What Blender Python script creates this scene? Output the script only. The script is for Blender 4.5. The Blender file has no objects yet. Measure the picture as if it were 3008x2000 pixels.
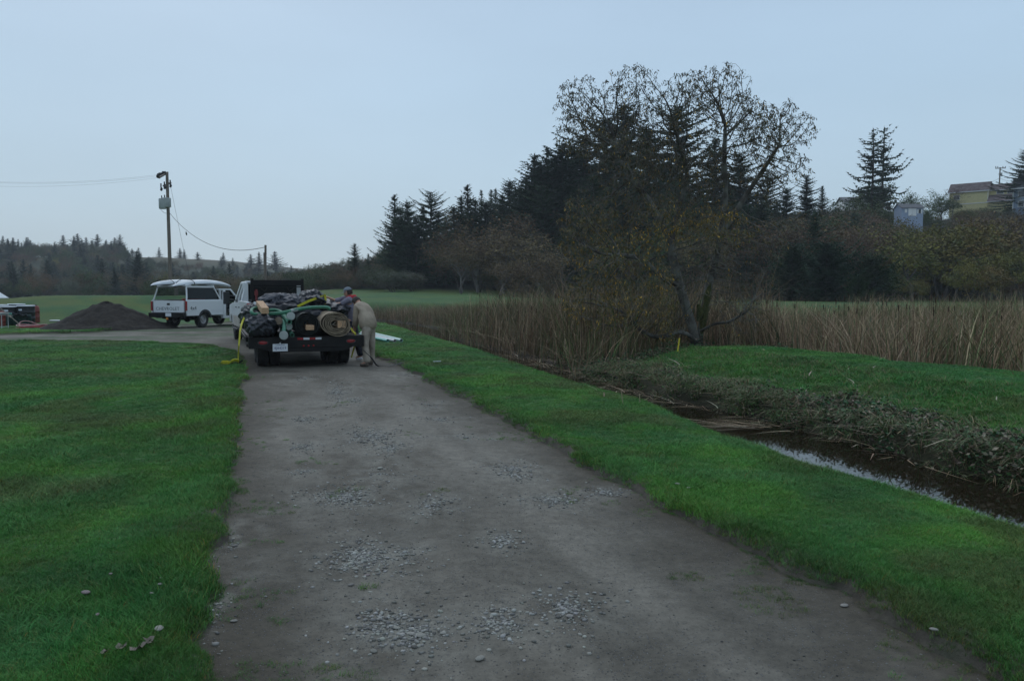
import bpy, bmesh, math, random
import numpy as np
from mathutils import Vector, Matrix

scene = bpy.context.scene
random.seed(7)
RNG = np.random.default_rng(7)

# ------------------------------------------------------------------ camera
PITCH = math.radians(3.48)
CAM_H = 1.6
cam_data = bpy.data.cameras.new('camera')
cam_data.lens = 18.0
cam_data.sensor_width = 23.7
cam_data.clip_start = 0.1
cam_data.clip_end = 6000.0
cam = bpy.data.objects.new('camera', cam_data)
scene.collection.objects.link(cam)
cam.location = (0, 0, CAM_H)
cam.rotation_euler = (math.radians(90) - PITCH, 0, 0)
scene.camera = cam

# ------------------------------------------------------------------ sky, sun, exposure
SUN_EL, SUN_AZ = math.radians(40), math.radians(-25)      # azimuth from +Y towards +X
world = bpy.data.worlds.new('World')
scene.world = world
world.use_nodes = True
wn = world.node_tree
wn.nodes.clear()
w_out = wn.nodes.new('ShaderNodeOutputWorld')
w_bg = wn.nodes.new('ShaderNodeBackground')
w_bg.inputs['Strength'].default_value = 0.1
w_sky = wn.nodes.new('ShaderNodeTexSky')
w_sky.sky_type = 'NISHITA'
w_sky.sun_disc = False
w_sky.sun_elevation = SUN_EL
w_sky.sun_rotation = SUN_AZ
w_sky.air_density = 1.0
w_sky.dust_density = 2.0
w_tc = wn.nodes.new('ShaderNodeTexCoord')
w_sep = wn.nodes.new('ShaderNodeSeparateXYZ')
wn.links.new(w_tc.outputs['Generated'], w_sep.inputs[0])
w_ramp = wn.nodes.new('ShaderNodeValToRGB')               # overcast layer: colour by elevation
cr = w_ramp.color_ramp
cr.elements[0].position = 0.0
cr.elements[0].color = (0.50, 0.615, 0.69, 1)
cr.elements[1].position = 1.0
cr.elements[1].color = (0.62, 0.74, 0.90, 1)
for p_, c_ in ((0.10, (0.455, 0.60, 0.715, 1)), (0.24, (0.44, 0.60, 0.755, 1)), (0.45, (0.435, 0.585, 0.77, 1))):
    e_ = cr.elements.new(p_)
    e_.color = c_
wn.links.new(w_sep.outputs['Z'], w_ramp.inputs['Fac'])
w_noise = wn.nodes.new('ShaderNodeTexNoise')              # faint uneven cloud base
w_noise.inputs['Scale'].default_value = 1.6
w_noise.inputs['Detail'].default_value = 5.0
w_map = wn.nodes.new('ShaderNodeMapping')
w_map.inputs['Scale'].default_value = (1, 1, 3.5)
wn.links.new(w_tc.outputs['Generated'], w_map.inputs[0])
wn.links.new(w_map.outputs[0], w_noise.inputs['Vector'])
w_mr = wn.nodes.new('ShaderNodeMapRange')
w_mr.inputs['To Min'].default_value = 8.45
w_mr.inputs['To Max'].default_value = 11.0
wn.links.new(w_noise.outputs['Fac'], w_mr.inputs['Value'])
w_mul = wn.nodes.new('ShaderNodeVectorMath')
w_mul.operation = 'SCALE'
wn.links.new(w_ramp.outputs['Color'], w_mul.inputs[0])
wn.links.new(w_mr.outputs['Result'], w_mul.inputs['Scale'])
w_mix = wn.nodes.new('ShaderNodeMix')
w_mix.data_type = 'RGBA'
w_mix.inputs['Factor'].default_value = 0.93
wn.links.new(w_sky.outputs['Color'], w_mix.inputs['A'])
wn.links.new(w_mul.outputs['Vector'], w_mix.inputs['B'])
wn.links.new(w_mix.outputs['Result'], w_bg.inputs['Color'])
wn.links.new(w_bg.outputs[0], w_out.inputs['Surface'])

sun_d = bpy.data.lights.new('sun', 'SUN')
sun_d.energy = 0.5
sun_d.angle = math.radians(60)
sun_d.color = (1.0, 0.97, 0.92)
sun = bpy.data.objects.new('sun', sun_d)
scene.collection.objects.link(sun)
sun.rotation_euler = Vector((-math.sin(SUN_AZ) * math.cos(SUN_EL), -math.cos(SUN_AZ) * math.cos(SUN_EL),
                             -math.sin(SUN_EL))).to_track_quat('-Z', 'Y').to_euler()

scene.view_settings.view_transform = 'Standard'
scene.view_settings.look = 'None'
scene.view_settings.exposure = 0.09
scene.view_settings.gamma = 1.0
scene.view_settings.use_curve_mapping = False
scene.render.engine = 'CYCLES'
scene.cycles.max_bounces = 5
scene.cycles.diffuse_bounces = 3
scene.cycles.glossy_bounces = 3
scene.cycles.transmission_bounces = 4
scene.cycles.transparent_max_bounces = 8
scene.cycles.volume_bounces = 0
scene.cycles.use_denoising = True

# ------------------------------------------------------------------ pixel <-> place helpers (photo pixels, 3008 x 2000)
FPX = 3008 * 18.0 / 23.7
CP, SP = math.cos(PITCH), math.sin(PITCH)
V2F = 3008 / 2358.0

def ray(px, py):
    u, v = (px - 1504) / FPX, -(py - 1000) / FPX
    return Vector((u, CP + v * SP, -SP + v * CP))

def at(px, py, Y):
    d = ray(px, py)
    t = Y / d.y
    return Vector((d.x * t, Y, CAM_H + d.z * t))

# ------------------------------------------------------------------ custom properties
def tag(o, label=None, cat=None, group=None, kind=None):
    if label: o['label'] = label
    if cat: o['category'] = cat
    if group: o['group'] = group
    if kind: o['kind'] = kind
    return o

def thing(name, label, cat, loc=(0, 0, 0), rz=0.0, group=None):
    o = bpy.data.objects.new(name, None)
    scene.collection.objects.link(o)
    o.location = loc
    o.rotation_euler = (0, 0, rz)
    o.empty_display_size = 0.2
    return tag(o, label, cat, group)

# ------------------------------------------------------------------ materials
MATS = {}
def mat(name, c, c2=None, scale=6.0, rough=0.6, metal=0.0, bump=0.0, bscale=None, spec=0.5, attr=None, detail=4.0,
        trans=0.0, ior=1.45, alpha=1.0, coat=0.0, mixlo=0.35, mixhi=0.65, stretch=None, objrand=0.0, emit=None):
    if name in MATS: return MATS[name]
    m = bpy.data.materials.new(name)
    m.use_nodes = True
    n, l = m.node_tree.nodes, m.node_tree.links
    b = n['Principled BSDF']
    b.inputs['Roughness'].default_value = rough
    b.inputs['Metallic'].default_value = metal
    b.inputs['Specular IOR Level'].default_value = spec
    b.inputs['IOR'].default_value = ior
    b.inputs['Transmission Weight'].default_value = trans
    b.inputs['Coat Weight'].default_value = coat
    tc = n.new('ShaderNodeTexCoord')
    vec = tc.outputs['Object']
    if stretch:
        mp = n.new('ShaderNodeMapping')
        mp.inputs['Scale'].default_value = stretch
        l.new(vec, mp.inputs[0])
        vec = mp.outputs[0]
    col = None
    if attr:
        a = n.new('ShaderNodeAttribute')
        a.attribute_type, a.attribute_name = attr
        col = a.outputs['Color']
    if c2 is not None:
        no = n.new('ShaderNodeTexNoise')
        no.inputs['Scale'].default_value = scale
        no.inputs['Detail'].default_value = detail
        l.new(vec, no.inputs['Vector'])
        mr = n.new('ShaderNodeMapRange')
        mr.inputs['From Min'].default_value = mixlo
        mr.inputs['From Max'].default_value = mixhi
        l.new(no.outputs['Fac'], mr.inputs['Value'])
        mx = n.new('ShaderNodeMix')
        mx.data_type = 'RGBA'
        l.new(mr.outputs['Result'], mx.inputs['Factor'])
        mx.inputs['A'].default_value = (*c, 1)
        mx.inputs['B'].default_value = (*c2, 1)
        if col is not None:
            mm = n.new('ShaderNodeMix')
            mm.data_type = 'RGBA'
            mm.blend_type = 'MULTIPLY'
            mm.inputs['Factor'].default_value = 1.0
            l.new(mx.outputs['Result'], mm.inputs['A'])
            l.new(col, mm.inputs['B'])
            col = mm.outputs['Result']
        else:
            col = mx.outputs['Result']
    if objrand:
        oi = n.new('ShaderNodeObjectInfo')
        mr2 = n.new('ShaderNodeMapRange')
        mr2.inputs['To Min'].default_value = 1 - objrand
        mr2.inputs['To Max'].default_value = 1 + objrand
        l.new(oi.outputs['Random'], mr2.inputs['Value'])
        hs = n.new('ShaderNodeHueSaturation')
        if col is not None: l.new(col, hs.inputs['Color'])
        else: hs.inputs['Color'].default_value = (*c, 1)
        l.new(mr2.outputs['Result'], hs.inputs['Value'])
        mr3 = n.new('ShaderNodeMapRange')
        mr3.inputs['To Min'].default_value = 0.5 + objrand * 0.12
        mr3.inputs['To Max'].default_value = 0.5 - objrand * 0.12
        mu = n.new('ShaderNodeMath'); mu.operation = 'FRACT'
        m7 = n.new('ShaderNodeMath'); m7.operation = 'MULTIPLY'; m7.inputs[1].default_value = 7.31
        l.new(oi.outputs['Random'], m7.inputs[0]); l.new(m7.outputs[0], mu.inputs[0])
        l.new(mu.outputs[0], mr3.inputs['Value']); l.new(mr3.outputs['Result'], hs.inputs['Hue'])
        col = hs.outputs['Color']
    if col is not None: l.new(col, b.inputs['Base Color'])
    else: b.inputs['Base Color'].default_value = (*c, 1)
    if bump:
        nb = n.new('ShaderNodeTexNoise')
        nb.inputs['Scale'].default_value = bscale or scale * 3
        nb.inputs['Detail'].default_value = 5
        l.new(vec, nb.inputs['Vector'])
        bp = n.new('ShaderNodeBump')
        bp.inputs['Strength'].default_value = 1.0
        bp.inputs['Distance'].default_value = bump
        l.new(nb.outputs['Fac'], bp.inputs['Height'])
        l.new(bp.outputs['Normal'], b.inputs['Normal'])
    if emit:
        b.inputs['Emission Color'].default_value = (*emit[:3], 1)
        b.inputs['Emission Strength'].default_value = emit[3]
    MATS[name] = m
    return m

# ------------------------------------------------------------------ mesh building
class MB:
    """collects shapes; build() links them as one mesh object"""
    def __init__(s): s.v, s.f, s.m = [], [], []; s.mi = 0; s.mats = []
    def use(s, m):
        if m not in s.mats: s.mats.append(m)
        s.mi = s.mats.index(m); return s
    def add(s, vs, fs, M=None):
        o = len(s.v)
        s.v += [tuple(M @ Vector(p)) if M else tuple(p) for p in vs]
        s.f += [tuple(i + o for i in f) for f in fs]
        s.m += [s.mi] * len(fs); return s
    def box(s, c, d, M=None, taper=1.0):
        x, y, z = c; a, b, h = d[0] / 2, d[1] / 2, d[2] / 2
        vs = [(x + i * a * (taper if k > 0 else 1), y + j * b * (taper if k > 0 else 1), z + k * h) for k in (-1, 1) for i, j in ((-1, -1), (1, -1), (1, 1), (-1, 1))]
        return s.add(vs, [(3, 2, 1, 0), (4, 5, 6, 7), (0, 1, 5, 4), (1, 2, 6, 5), (2, 3, 7, 6), (3, 0, 4, 7)], M)
    def bar(s, a, b, w, h=None, up=(0, 0, 1)):
        a, b = Vector(a), Vector(b); h = h or w; d = b - a; L = d.length; d.normalize()
        u = Vector(up); x = d.cross(u)
        if x.length < 1e-3: x = d.cross(Vector((1, 0, 0)))
        x.normalize(); z = x.cross(d)
        vs = [p + x * (i * w / 2) + z * (j * h / 2) for p in (a, b) for i, j in ((-1, -1), (1, -1), (1, 1), (-1, 1))]
        return s.add(vs, [(3, 2, 1, 0), (4, 5, 6, 7), (0, 1, 5, 4), (1, 2, 6, 5), (2, 3, 7, 6), (3, 0, 4, 7)])
    def tube(s, pts, r, n=8, cap=True, M=None, flat=1.0):
        pts = [Vector(p) for p in pts]
        rs = r if isinstance(r, (list, tuple)) else [r] * len(pts)
        vs, fs = [], []; x = None
        for i, p in enumerate(pts):
            d = (pts[min(i + 1, len(pts) - 1)] - pts[max(i - 1, 0)])
            if d.length < 1e-9: d = Vector((0, 0, 1))
            d.normalize()
            if x is None:
                x = d.cross(Vector((0, 0, 1)))
                if x.length < 0.05: x = d.cross(Vector((1, 0, 0)))
            x = x - d * x.dot(d); x.normalize(); y = d.cross(x)
            for k in range(n):
                a = 2 * math.pi * k / n
                vs.append(p + x * (math.cos(a) * rs[i]) + y * (math.sin(a) * rs[i] * flat))
        for i in range(len(pts) - 1):
            for k in range(n):
                fs.append((i * n + k, i * n + (k + 1) % n, (i + 1) * n + (k + 1) % n, (i + 1) * n + k))
        if cap:
            fs.append(tuple(reversed(range(n)))); fs.append(tuple((len(pts) - 1) * n + k for k in range(n)))
        return s.add(vs, fs, M)
    def cyl(s, a, b, r, n=16, r2=None): return s.tube([a, b], [r, r if r2 is None else r2], n)
    def lathe(s, prof, n=20, M=None, axis='z', cap=True):
        vs, fs = [], []
        for r, z in prof:
            for k in range(n):
                a = 2 * math.pi * k / n
                p = (r * math.cos(a), r * math.sin(a), z)
                if axis == 'x': p = (p[2], p[0], p[1])
                if axis == 'y': p = (p[0], p[2], p[1])
                vs.append(p)
        for i in range(len(prof) - 1):
            for k in range(n):
                fs.append((i * n + k, i * n + (k + 1) % n, (i + 1) * n + (k + 1) % n, (i + 1) * n + k))
        if cap: fs.append(tuple(range(n))); fs.append(tuple((len(prof) - 1) * n + k for k in range(n)))
        return s.add(vs, fs, M)
    def prism(s, poly, x0, x1, M=None, inset=None):
        """poly of (y, z) swept along x from x0 to x1; inset(z) narrows"""
        n = len(poly)
        g = inset or (lambda z: 0.0)
        vs = [(x0 + g(z), y, z) for y, z in poly] + [(x1 - g(z), y, z) for y, z in poly]
        fs = [tuple(range(n)), tuple(reversed(range(n, 2 * n)))] + [(i, i + n, (i + 1) % n + n, (i + 1) % n) for i in range(n)]
        return s.add(vs, fs, M)
    def build(s, name, m=None, parent=None, smooth=False, bevel=0.0, loc=None, seg=1):
        me = bpy.data.meshes.new(name)
        me.from_pydata(s.v, [], s.f)
        mats = s.mats or [m]
        for q in mats: me.materials.append(q)
        if s.mats: me.polygons.foreach_set('material_index', s.m)
        bm = bmesh.new(); bm.from_mesh(me); bmesh.ops.recalc_face_normals(bm, faces=bm.faces); bm.to_mesh(me); bm.free()
        me.update()
        o = bpy.data.objects.new(name, me)
        scene.collection.objects.link(o)
        if parent: o.parent = parent
        if loc: o.location = loc
        if smooth:
            me.polygons.foreach_set('use_smooth', [True] * len(me.polygons))
            try:
                me.set_sharp_from_angle(angle=math.radians(38))
            except Exception: pass
        if bevel:
            bv = o.modifiers.new('bevel', 'BEVEL'); bv.width = bevel; bv.segments = seg; bv.limit_method = 'ANGLE'
        return o

def np_mesh(name, V, F, col=None, mats=(), smooth=False, fmat=None, link=True, extra=None):
    """V (n,3), F (m,3|4) -> object; col (n,3) point colour attribute 'col'"""
    me = bpy.data.meshes.new(name)
    V = np.ascontiguousarray(V, dtype=np.float32); F = np.ascontiguousarray(F, dtype=np.int32)
    me.vertices.add(len(V)); me.vertices.foreach_set('co', V.ravel())
    k = F.shape[1]
    me.loops.add(F.size); me.loops.foreach_set('vertex_index', F.ravel())
    me.polygons.add(len(F)); me.polygons.foreach_set('loop_start', np.arange(0, F.size, k, dtype=np.int32))
    if smooth: me.polygons.foreach_set('use_smooth', np.ones(len(F), dtype=bool))
    for q in mats: me.materials.append(q)
    if fmat is not None: me.polygons.foreach_set('material_index', np.asarray(fmat, dtype=np.int32))
    me.update(calc_edges=True)
    if col is not None:
        a = me.attributes.new('col', 'FLOAT_COLOR', 'POINT')
        c4 = np.ones((len(V), 4), dtype=np.float32); c4[:, :3] = col
        a.data.foreach_set('color', c4.ravel())
    o = bpy.data.objects.new(name, me)
    if link: scene.collection.objects.link(o)
    return o

# ------------------------------------------------------------------ numpy noise
def _hash(ix, iy, seed):
    h = (ix.astype(np.int64) * 374761393 + iy.astype(np.int64) * 668265263 + seed * 1442695041) & 0xFFFFFFFF
    h = ((h ^ (h >> 13)) * 1274126177) & 0xFFFFFFFF
    h = (h ^ (h >> 16)) & 0xFFFFFF
    return h / float(0xFFFFFF)

def vnoise(x, y, seed=0):
    x = np.asarray(x, dtype=float); y = np.asarray(y, dtype=float)
    ix, iy = np.floor(x), np.floor(y)
    fx, fy = x - ix, y - iy
    fx, fy = fx * fx * (3 - 2 * fx), fy * fy * (3 - 2 * fy)
    a, b = _hash(ix, iy, seed), _hash(ix + 1, iy, seed)
    c, d = _hash(ix, iy + 1, seed), _hash(ix + 1, iy + 1, seed)
    return (a * (1 - fx) + b * fx) * (1 - fy) + (c * (1 - fx) + d * fx) * fy

def fbm(x, y, seed=0, oct=4):
    s, a, t = 0.0, 1.0, 0.0
    for i in range(oct):
        s = s + a * vnoise(np.asarray(x) * 2 ** i + 13.7 * i, np.asarray(y) * 2 ** i - 7.3 * i, seed + i); t += a; a *= 0.5
    return s / t

def ss(a, b, x):
    t = np.clip((np.asarray(x, dtype=float) - a) / (b - a), 0, 1)
    return t * t * (3 - 2 * t)

def pl_dist(x, y, pts):
    """signed distance to an open polyline (positive on the right of its direction) and arc position"""
    x = np.asarray(x, dtype=float); y = np.asarray(y, dtype=float)
    best = np.full(x.shape, 1e18); sg = np.ones(x.shape); pos = np.zeros(x.shape); acc = 0.0
    for i in range(len(pts) - 1):
        (ax, ay), (bx, by) = pts[i], pts[i + 1]
        dx, dy = bx - ax, by - ay; L = math.hypot(dx, dy)
        t = ((x - ax) * dx + (y - ay) * dy) / (L * L)
        t = np.clip(t, -1e9 if i == 0 else 0, 1e9 if i == len(pts) - 2 else 1)
        qx, qy = x - ax - t * dx, y - ay - t * dy
        d = qx * qx + qy * qy
        s = np.where((x - ax) * dy - (y - ay) * dx > 0, 1.0, -1.0)
        m = d < best
        best = np.where(m, d, best); sg = np.where(m, s, sg); pos = np.where(m, acc + t * L, pos)
        acc += L
    return np.sqrt(best) * sg, pos

def poly_dist(x, y, pts):
    """signed distance to a closed polygon, positive inside"""
    x = np.asarray(x, dtype=float); y = np.asarray(y, dtype=float)
    best = np.full(x.shape, 1e18); ins = np.zeros(x.shape, dtype=bool)
    for i in range(len(pts)):
        (ax, ay), (bx, by) = pts[i], pts[(i + 1) % len(pts)]
        dx, dy = bx - ax, by - ay
        t = np.clip(((x - ax) * dx + (y - ay) * dy) / (dx * dx + dy * dy), 0, 1)
        d = (x - ax - t * dx) ** 2 + (y - ay - t * dy) ** 2
        best = np.minimum(best, d)
        if dy != 0:
            c = ((ay > y) != (by > y)) & (x < dx * (y - ay) / dy + ax)
            ins ^= c
    return np.sqrt(best) * np.where(ins, 1, -1)

def smooth_poly(pts, n=6, closed=False):
    out = []
    N = len(pts)
    for i in range(N if closed else N - 1):
        P = [pts[(i + k) % N] if closed else pts[min(max(i + k, 0), N - 1)] for k in (-1, 0, 1, 2)]
        for j in range(n):
            t = j / n
            out.append(tuple(0.5 * ((2 * P[1][c]) + (-P[0][c] + P[2][c]) * t + (2 * P[0][c] - 5 * P[1][c] + 4 * P[2][c] - P[3][c]) * t * t
                                    + (-P[0][c] + 3 * P[1][c] - 3 * P[2][c] + P[3][c]) * t ** 3) for c in range(len(pts[0]))))
    if not closed: out.append(tuple(pts[-1]))
    return out
# ------------------------------------------------------------------ the lie of the land
WATER_Z = -0.55
EDGE = smooth_poly([(7.0, -3.0), (4.7, 2.0), (3.5, 5.4), (2.5, 8.6), (1.8, 12.5), (0.75, 15.5), (-1.7, 24.9), (-4.6, 34.0), (-7.6, 44.0), (-12.0, 56.0), (-19, 68)], 3)
BACK = smooth_poly([(-2.0, 23.0), (0.5, 20.3), (2.4, 20.4), (5.0, 23.2), (7.2, 23.0), (8.6, 20.8), (10.2, 16.5), (14.0, 11.5), (22.0, 6.5), (32.0, 2.0)], 3)
FARM = smooth_poly([(-26, 80), (-15, 67), (-4, 60), (2, 52), (7, 41), (14, 36), (30, 32), (60, 24)], 3)
ROAD = [(1.63, -6), (-1.36, 3.2), (-2.29, 6.03), (-3.41, 9.4), (-4.88, 14), (-6.45, 18.5), (-7.6, 21.3), (-9.4, 23.9), (-12.5, 25.6), (-17.2, 26.1),
        (-30, 26.4), (-60, 27), (-60, 31), (-30, 30.4), (-20.5, 30.4), (-17.5, 32.6), (-17.8, 36), (-17.4, 40), (-16.0, 44), (-15.5, 52), (-16, 60), (-12.8, 60),
        (-11.8, 52), (-9.6, 39), (-7.2, 31), (-5.4, 25.5), (-3.3, 19.75), (-2.1, 16.4), (-0.9, 12.5), (0.34, 8.56), (1.10, 6.16), (1.56, 4.9), (1.86, 4.0),
        (2.12, 3.2), (4.9, -6)]

def road_sd(x, y):
    e = 0.14 * (fbm(np.asarray(x) * 1.7, np.asarray(y) * 1.7, 31, 4) - 0.5) * 2 + 0.07 * (fbm(np.asarray(x) * 6, np.asarray(y) * 6, 33, 2) - 0.5)
    return poly_dist(x, y, ROAD) + e

def water_w(pos_y): return 2.75 - 0.75 * ss(8, 17, pos_y) + 1.3 * ss(36, 46, pos_y)

def masks(x, y):
    d, s = pl_dist(x, y, EDGE)
    d = d + 0.16 * (fbm(x * 1.3, y * 1.3, 5, 3) - 0.5)
    e, _ = pl_dist(x, y, FARM)          # positive on the camera side
    b, _ = pl_dist(x, y, BACK)          # positive on the camera side
    b = b + 0.5 * (fbm(x * 0.7, y * 0.7, 8, 3) - 0.5)
    w = water_w(y)
    marsh = ss(0.0, 0.62, d) * (1 - ss(0.0, 4.0, -e))
    dn = d + 0.5 * (fbm(x * 0.9, y * 0.9, 77, 3) - 0.5)
    plat = (0.62 * ss(w - 0.05, w + 0.6, dn) + 0.38 * ss(w + 0.3, w + 2.8, dn)) * ss(-0.3, 1.3, b)
    return d, e, b, w, marsh, plat

def hill_h(x, y):
    p = (x + 30) * 0.423 + (y - 128) * 0.906
    along = (x + 30) * 0.906 - (y - 128) * 0.423
    h = 15.8 * ss(-5, 85, p) * ss(-60, 45, along + 0.35 * p) + 3 * (fbm(x * 0.02, y * 0.02, 3, 3) - 0.5) * ss(10, 60, p)
    rid = 17.5 * ss(250, 400, y - 0.12 * x) * (1 - ss(-170, -95, x)) + 3 * ss(300, 500, y)
    return np.maximum(h, 0) + rid * (1 - ss(0, 30, p) * ss(-70, -30, x))

def terrain(x, y, road=True):
    x = np.asarray(x, dtype=float); y = np.asarray(y, dtype=float)
    d, e, b, w, marsh, plat = masks(x, y)
    r = np.hypot(x, y)
    g = 0.05 * (fbm(x * 0.35, y * 0.35, 1, 3) - 0.5) + 0.02 * (fbm(x * 1.6, y * 1.6, 2, 3) - 0.5)
    g = g + 0.5 * (fbm(x * 0.06, y * 0.06, 4, 3) - 0.5) * ss(30, 60, y)
    ctr = ss(-42, -20, x + 0.1 * (y - 60))
    g = g + (0.72 * ss(46, 63, y) + 1.65 * ss(63, 140, y) * (1 - ss(-4, 10, x))) * ctr + 0.25 * ss(50, 90, y) * (1 - ctr)
    # grass mounds behind the pile
    for mx, my, sx, sy, mh in ((-30, 51, 6.5, 5.5, 1.22), (-41, 54, 7, 6, 0.9), (-22.5, 56, 6.0, 5.0, 0.95), (-14, 62, 7, 5, 0.4), (-26, 46, 3, 2.5, 0.30), (-34.5, 47, 3.0, 2.5, 0.40), (-19, 50, 2.5, 2.5, 0.25)):
        g = g + mh * np.exp(-((x - mx) / sx) ** 2 - ((y - my) / sy) ** 2)
    # slight roll of the verge
    g = g - 0.05 * ss(-0.9, 0.0, d) * (y < 60)
    chan = ss(0.25, 0.6, d) * (1 - ss(w + 0.15, w + 0.5, d))
    mz = -0.48 - 0.42 * chan + 0.10 * (fbm(x * 1.1, y * 1.1, 9, 3) - 0.5)
    z = g * (1 - marsh) + mz * marsh
    pz = 0.10 + 0.16 * (fbm(x * 0.45, y * 0.45, 12, 4) - 0.5) - 0.25 * ss(2.5, -0.2, d - w - 1.4) * 1.0 + 0.05 * np.exp(-((x - 4) / 3) ** 2 - ((y - 19.5) / 3) ** 2)
    pl = plat * ss(0.3, 1.0, marsh)
    z = z * (1 - pl) + pz * pl
    bank = ss(w - 0.3, w + 0.2, d) * (1 - ss(w + 1.6, w + 2.8, d)) * ss(-0.3, 1.0, b)
    z = z + bank * 0.22 * (fbm(x * 2.6, y * 2.6, 41, 3) - 0.5)
    z = z + hill_h(x, y)
    if road:
        sd = road_sd(x, y)
        z = z - 0.15 * ss(-0.03, 0.13, sd) + 0.035 * np.exp(-((sd + 0.14) / 0.16) ** 2) * (y > 2)
    return z

def road_z(x, y):
    x = np.asarray(x, dtype=float); y = np.asarray(y, dtype=float)
    sd = poly_dist(x, y, ROAD)
    base = terrain(x, y, road=False)
    z = base - 0.045 + 0.03 * ss(0.2, 1.8, sd)
    z = z + 0.030 * (fbm(x * 1.1, y * 1.1, 21, 4) - 0.5) + 0.012 * (fbm(x * 5, y * 5, 22, 4) - 0.5) + 0.012 * (fbm(x * 16, y * 16, 24, 2) - 0.5) * (np.hypot(x, y) < 11)
    # shallow wheel ruts along the track
    tr = np.abs(np.sin((x + 0.325 * y) * 1.9))
    return z - 0.012 * ss(0.75, 1.0, tr) * ss(0.3, 0.8, sd)

def gz(x, y): return float(terrain(np.array([x]), np.array([y]))[0])
def rz_(x, y): return float(road_z(np.array([x]), np.array([y]))[0])
def on(x, y): return max(gz(x, y), rz_(x, y)) if float(road_sd(np.array([x]), np.array([y]))[0]) > 0.0 else gz(x, y)

def hit(px, py, y0=2.0, y1=420.0):
    """where the ray through a photo pixel meets the land"""
    d = ray(px, py)
    ys = np.geomspace(y0, y1, 1500)
    t = ys / d.y
    xs, zs = d.x * t, CAM_H + d.z * t
    h = terrain(xs, ys, road=False)
    k = np.argmax(zs < h)
    if not (zs < h).any(): k = len(ys) - 1
    return float(xs[k]), float(ys[k]), float(h[k])

# ------------------------------------------------------------------ ground sheet (fan of rows that widen with distance)
AZ = np.concatenate([np.arange(-180, -62, 6.0), np.arange(-62, -44, 1.0), np.arange(-44, 44, 0.3), np.arange(44, 62, 1.0), np.arange(62, 180.1, 6.0)])
RR = np.concatenate([[0.0], np.geomspace(0.5, 2.2, 12)[:-1], np.geomspace(2.2, 2600, 500)])
AG, RG = np.meshgrid(np.radians(AZ), RR)
GX, GY = RG * np.sin(AG), RG * np.cos(AG)
GZ = terrain(GX, GY)
nr, nc = GX.shape
idx = np.arange(nr * nc).reshape(nr, nc)
quads = np.stack([idx[:-1, :-1], idx[:-1, 1:], idx[1:, 1:], idx[1:, :-1]], -1).reshape(-1, 4)[:, ::-1]

def lerp3(a, b, t): return np.asarray(a) * (1 - t[..., None]) + np.asarray(b) * t[..., None]

def ground_col(x, y):
    d, e, b, w, marsh, plat = masks(x, y)
    n1 = fbm(x * 0.5, y * 0.5, 51, 4); n2 = fbm(x * 2.3, y * 2.3, 52, 3); n3 = fbm(x * 0.12, y * 0.12, 53, 3)
    c = lerp3((0.030, 0.092, 0.028), (0.062, 0.132, 0.026), ss(0.3, 0.7, n1 * 0.6 + n2 * 0.4))
    c = lerp3(c, (0.085, 0.105, 0.025), ss(0.40, 0.65, n3 * 0.5 + n1 * 0.5) * 0.8 * ss(25, 45, y))
    sd = road_sd(x, y)
    c = lerp3(c, (0.075, 0.066, 0.052), ss(-0.40, -0.06, sd) * ss(0.1, 0.45, n2 + 0.15))
    bank = ss(w - 0.3, w + 0.1, d) * (1 - ss(w + 0.5, w + 2.0, d + 1.8 * (n2 - 0.5)))
    c = lerp3(c, (0.055, 0.05, 0.028), np.clip(bank, 0, 1) * 0.9)
    c = lerp3(c, (0.03, 0.024, 0.016), marsh * (1 - plat))
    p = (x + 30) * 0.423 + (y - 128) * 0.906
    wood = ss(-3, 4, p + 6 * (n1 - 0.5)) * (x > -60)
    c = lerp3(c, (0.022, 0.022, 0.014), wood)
    fr = ss(230, 270, y)
    c = lerp3(c, (0.05, 0.06, 0.035), fr)
    c = lerp3(c, (0.085, 0.078, 0.045), ss(13.5, 17.5, hill_h(x, y)) * fr)
    return c

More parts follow.
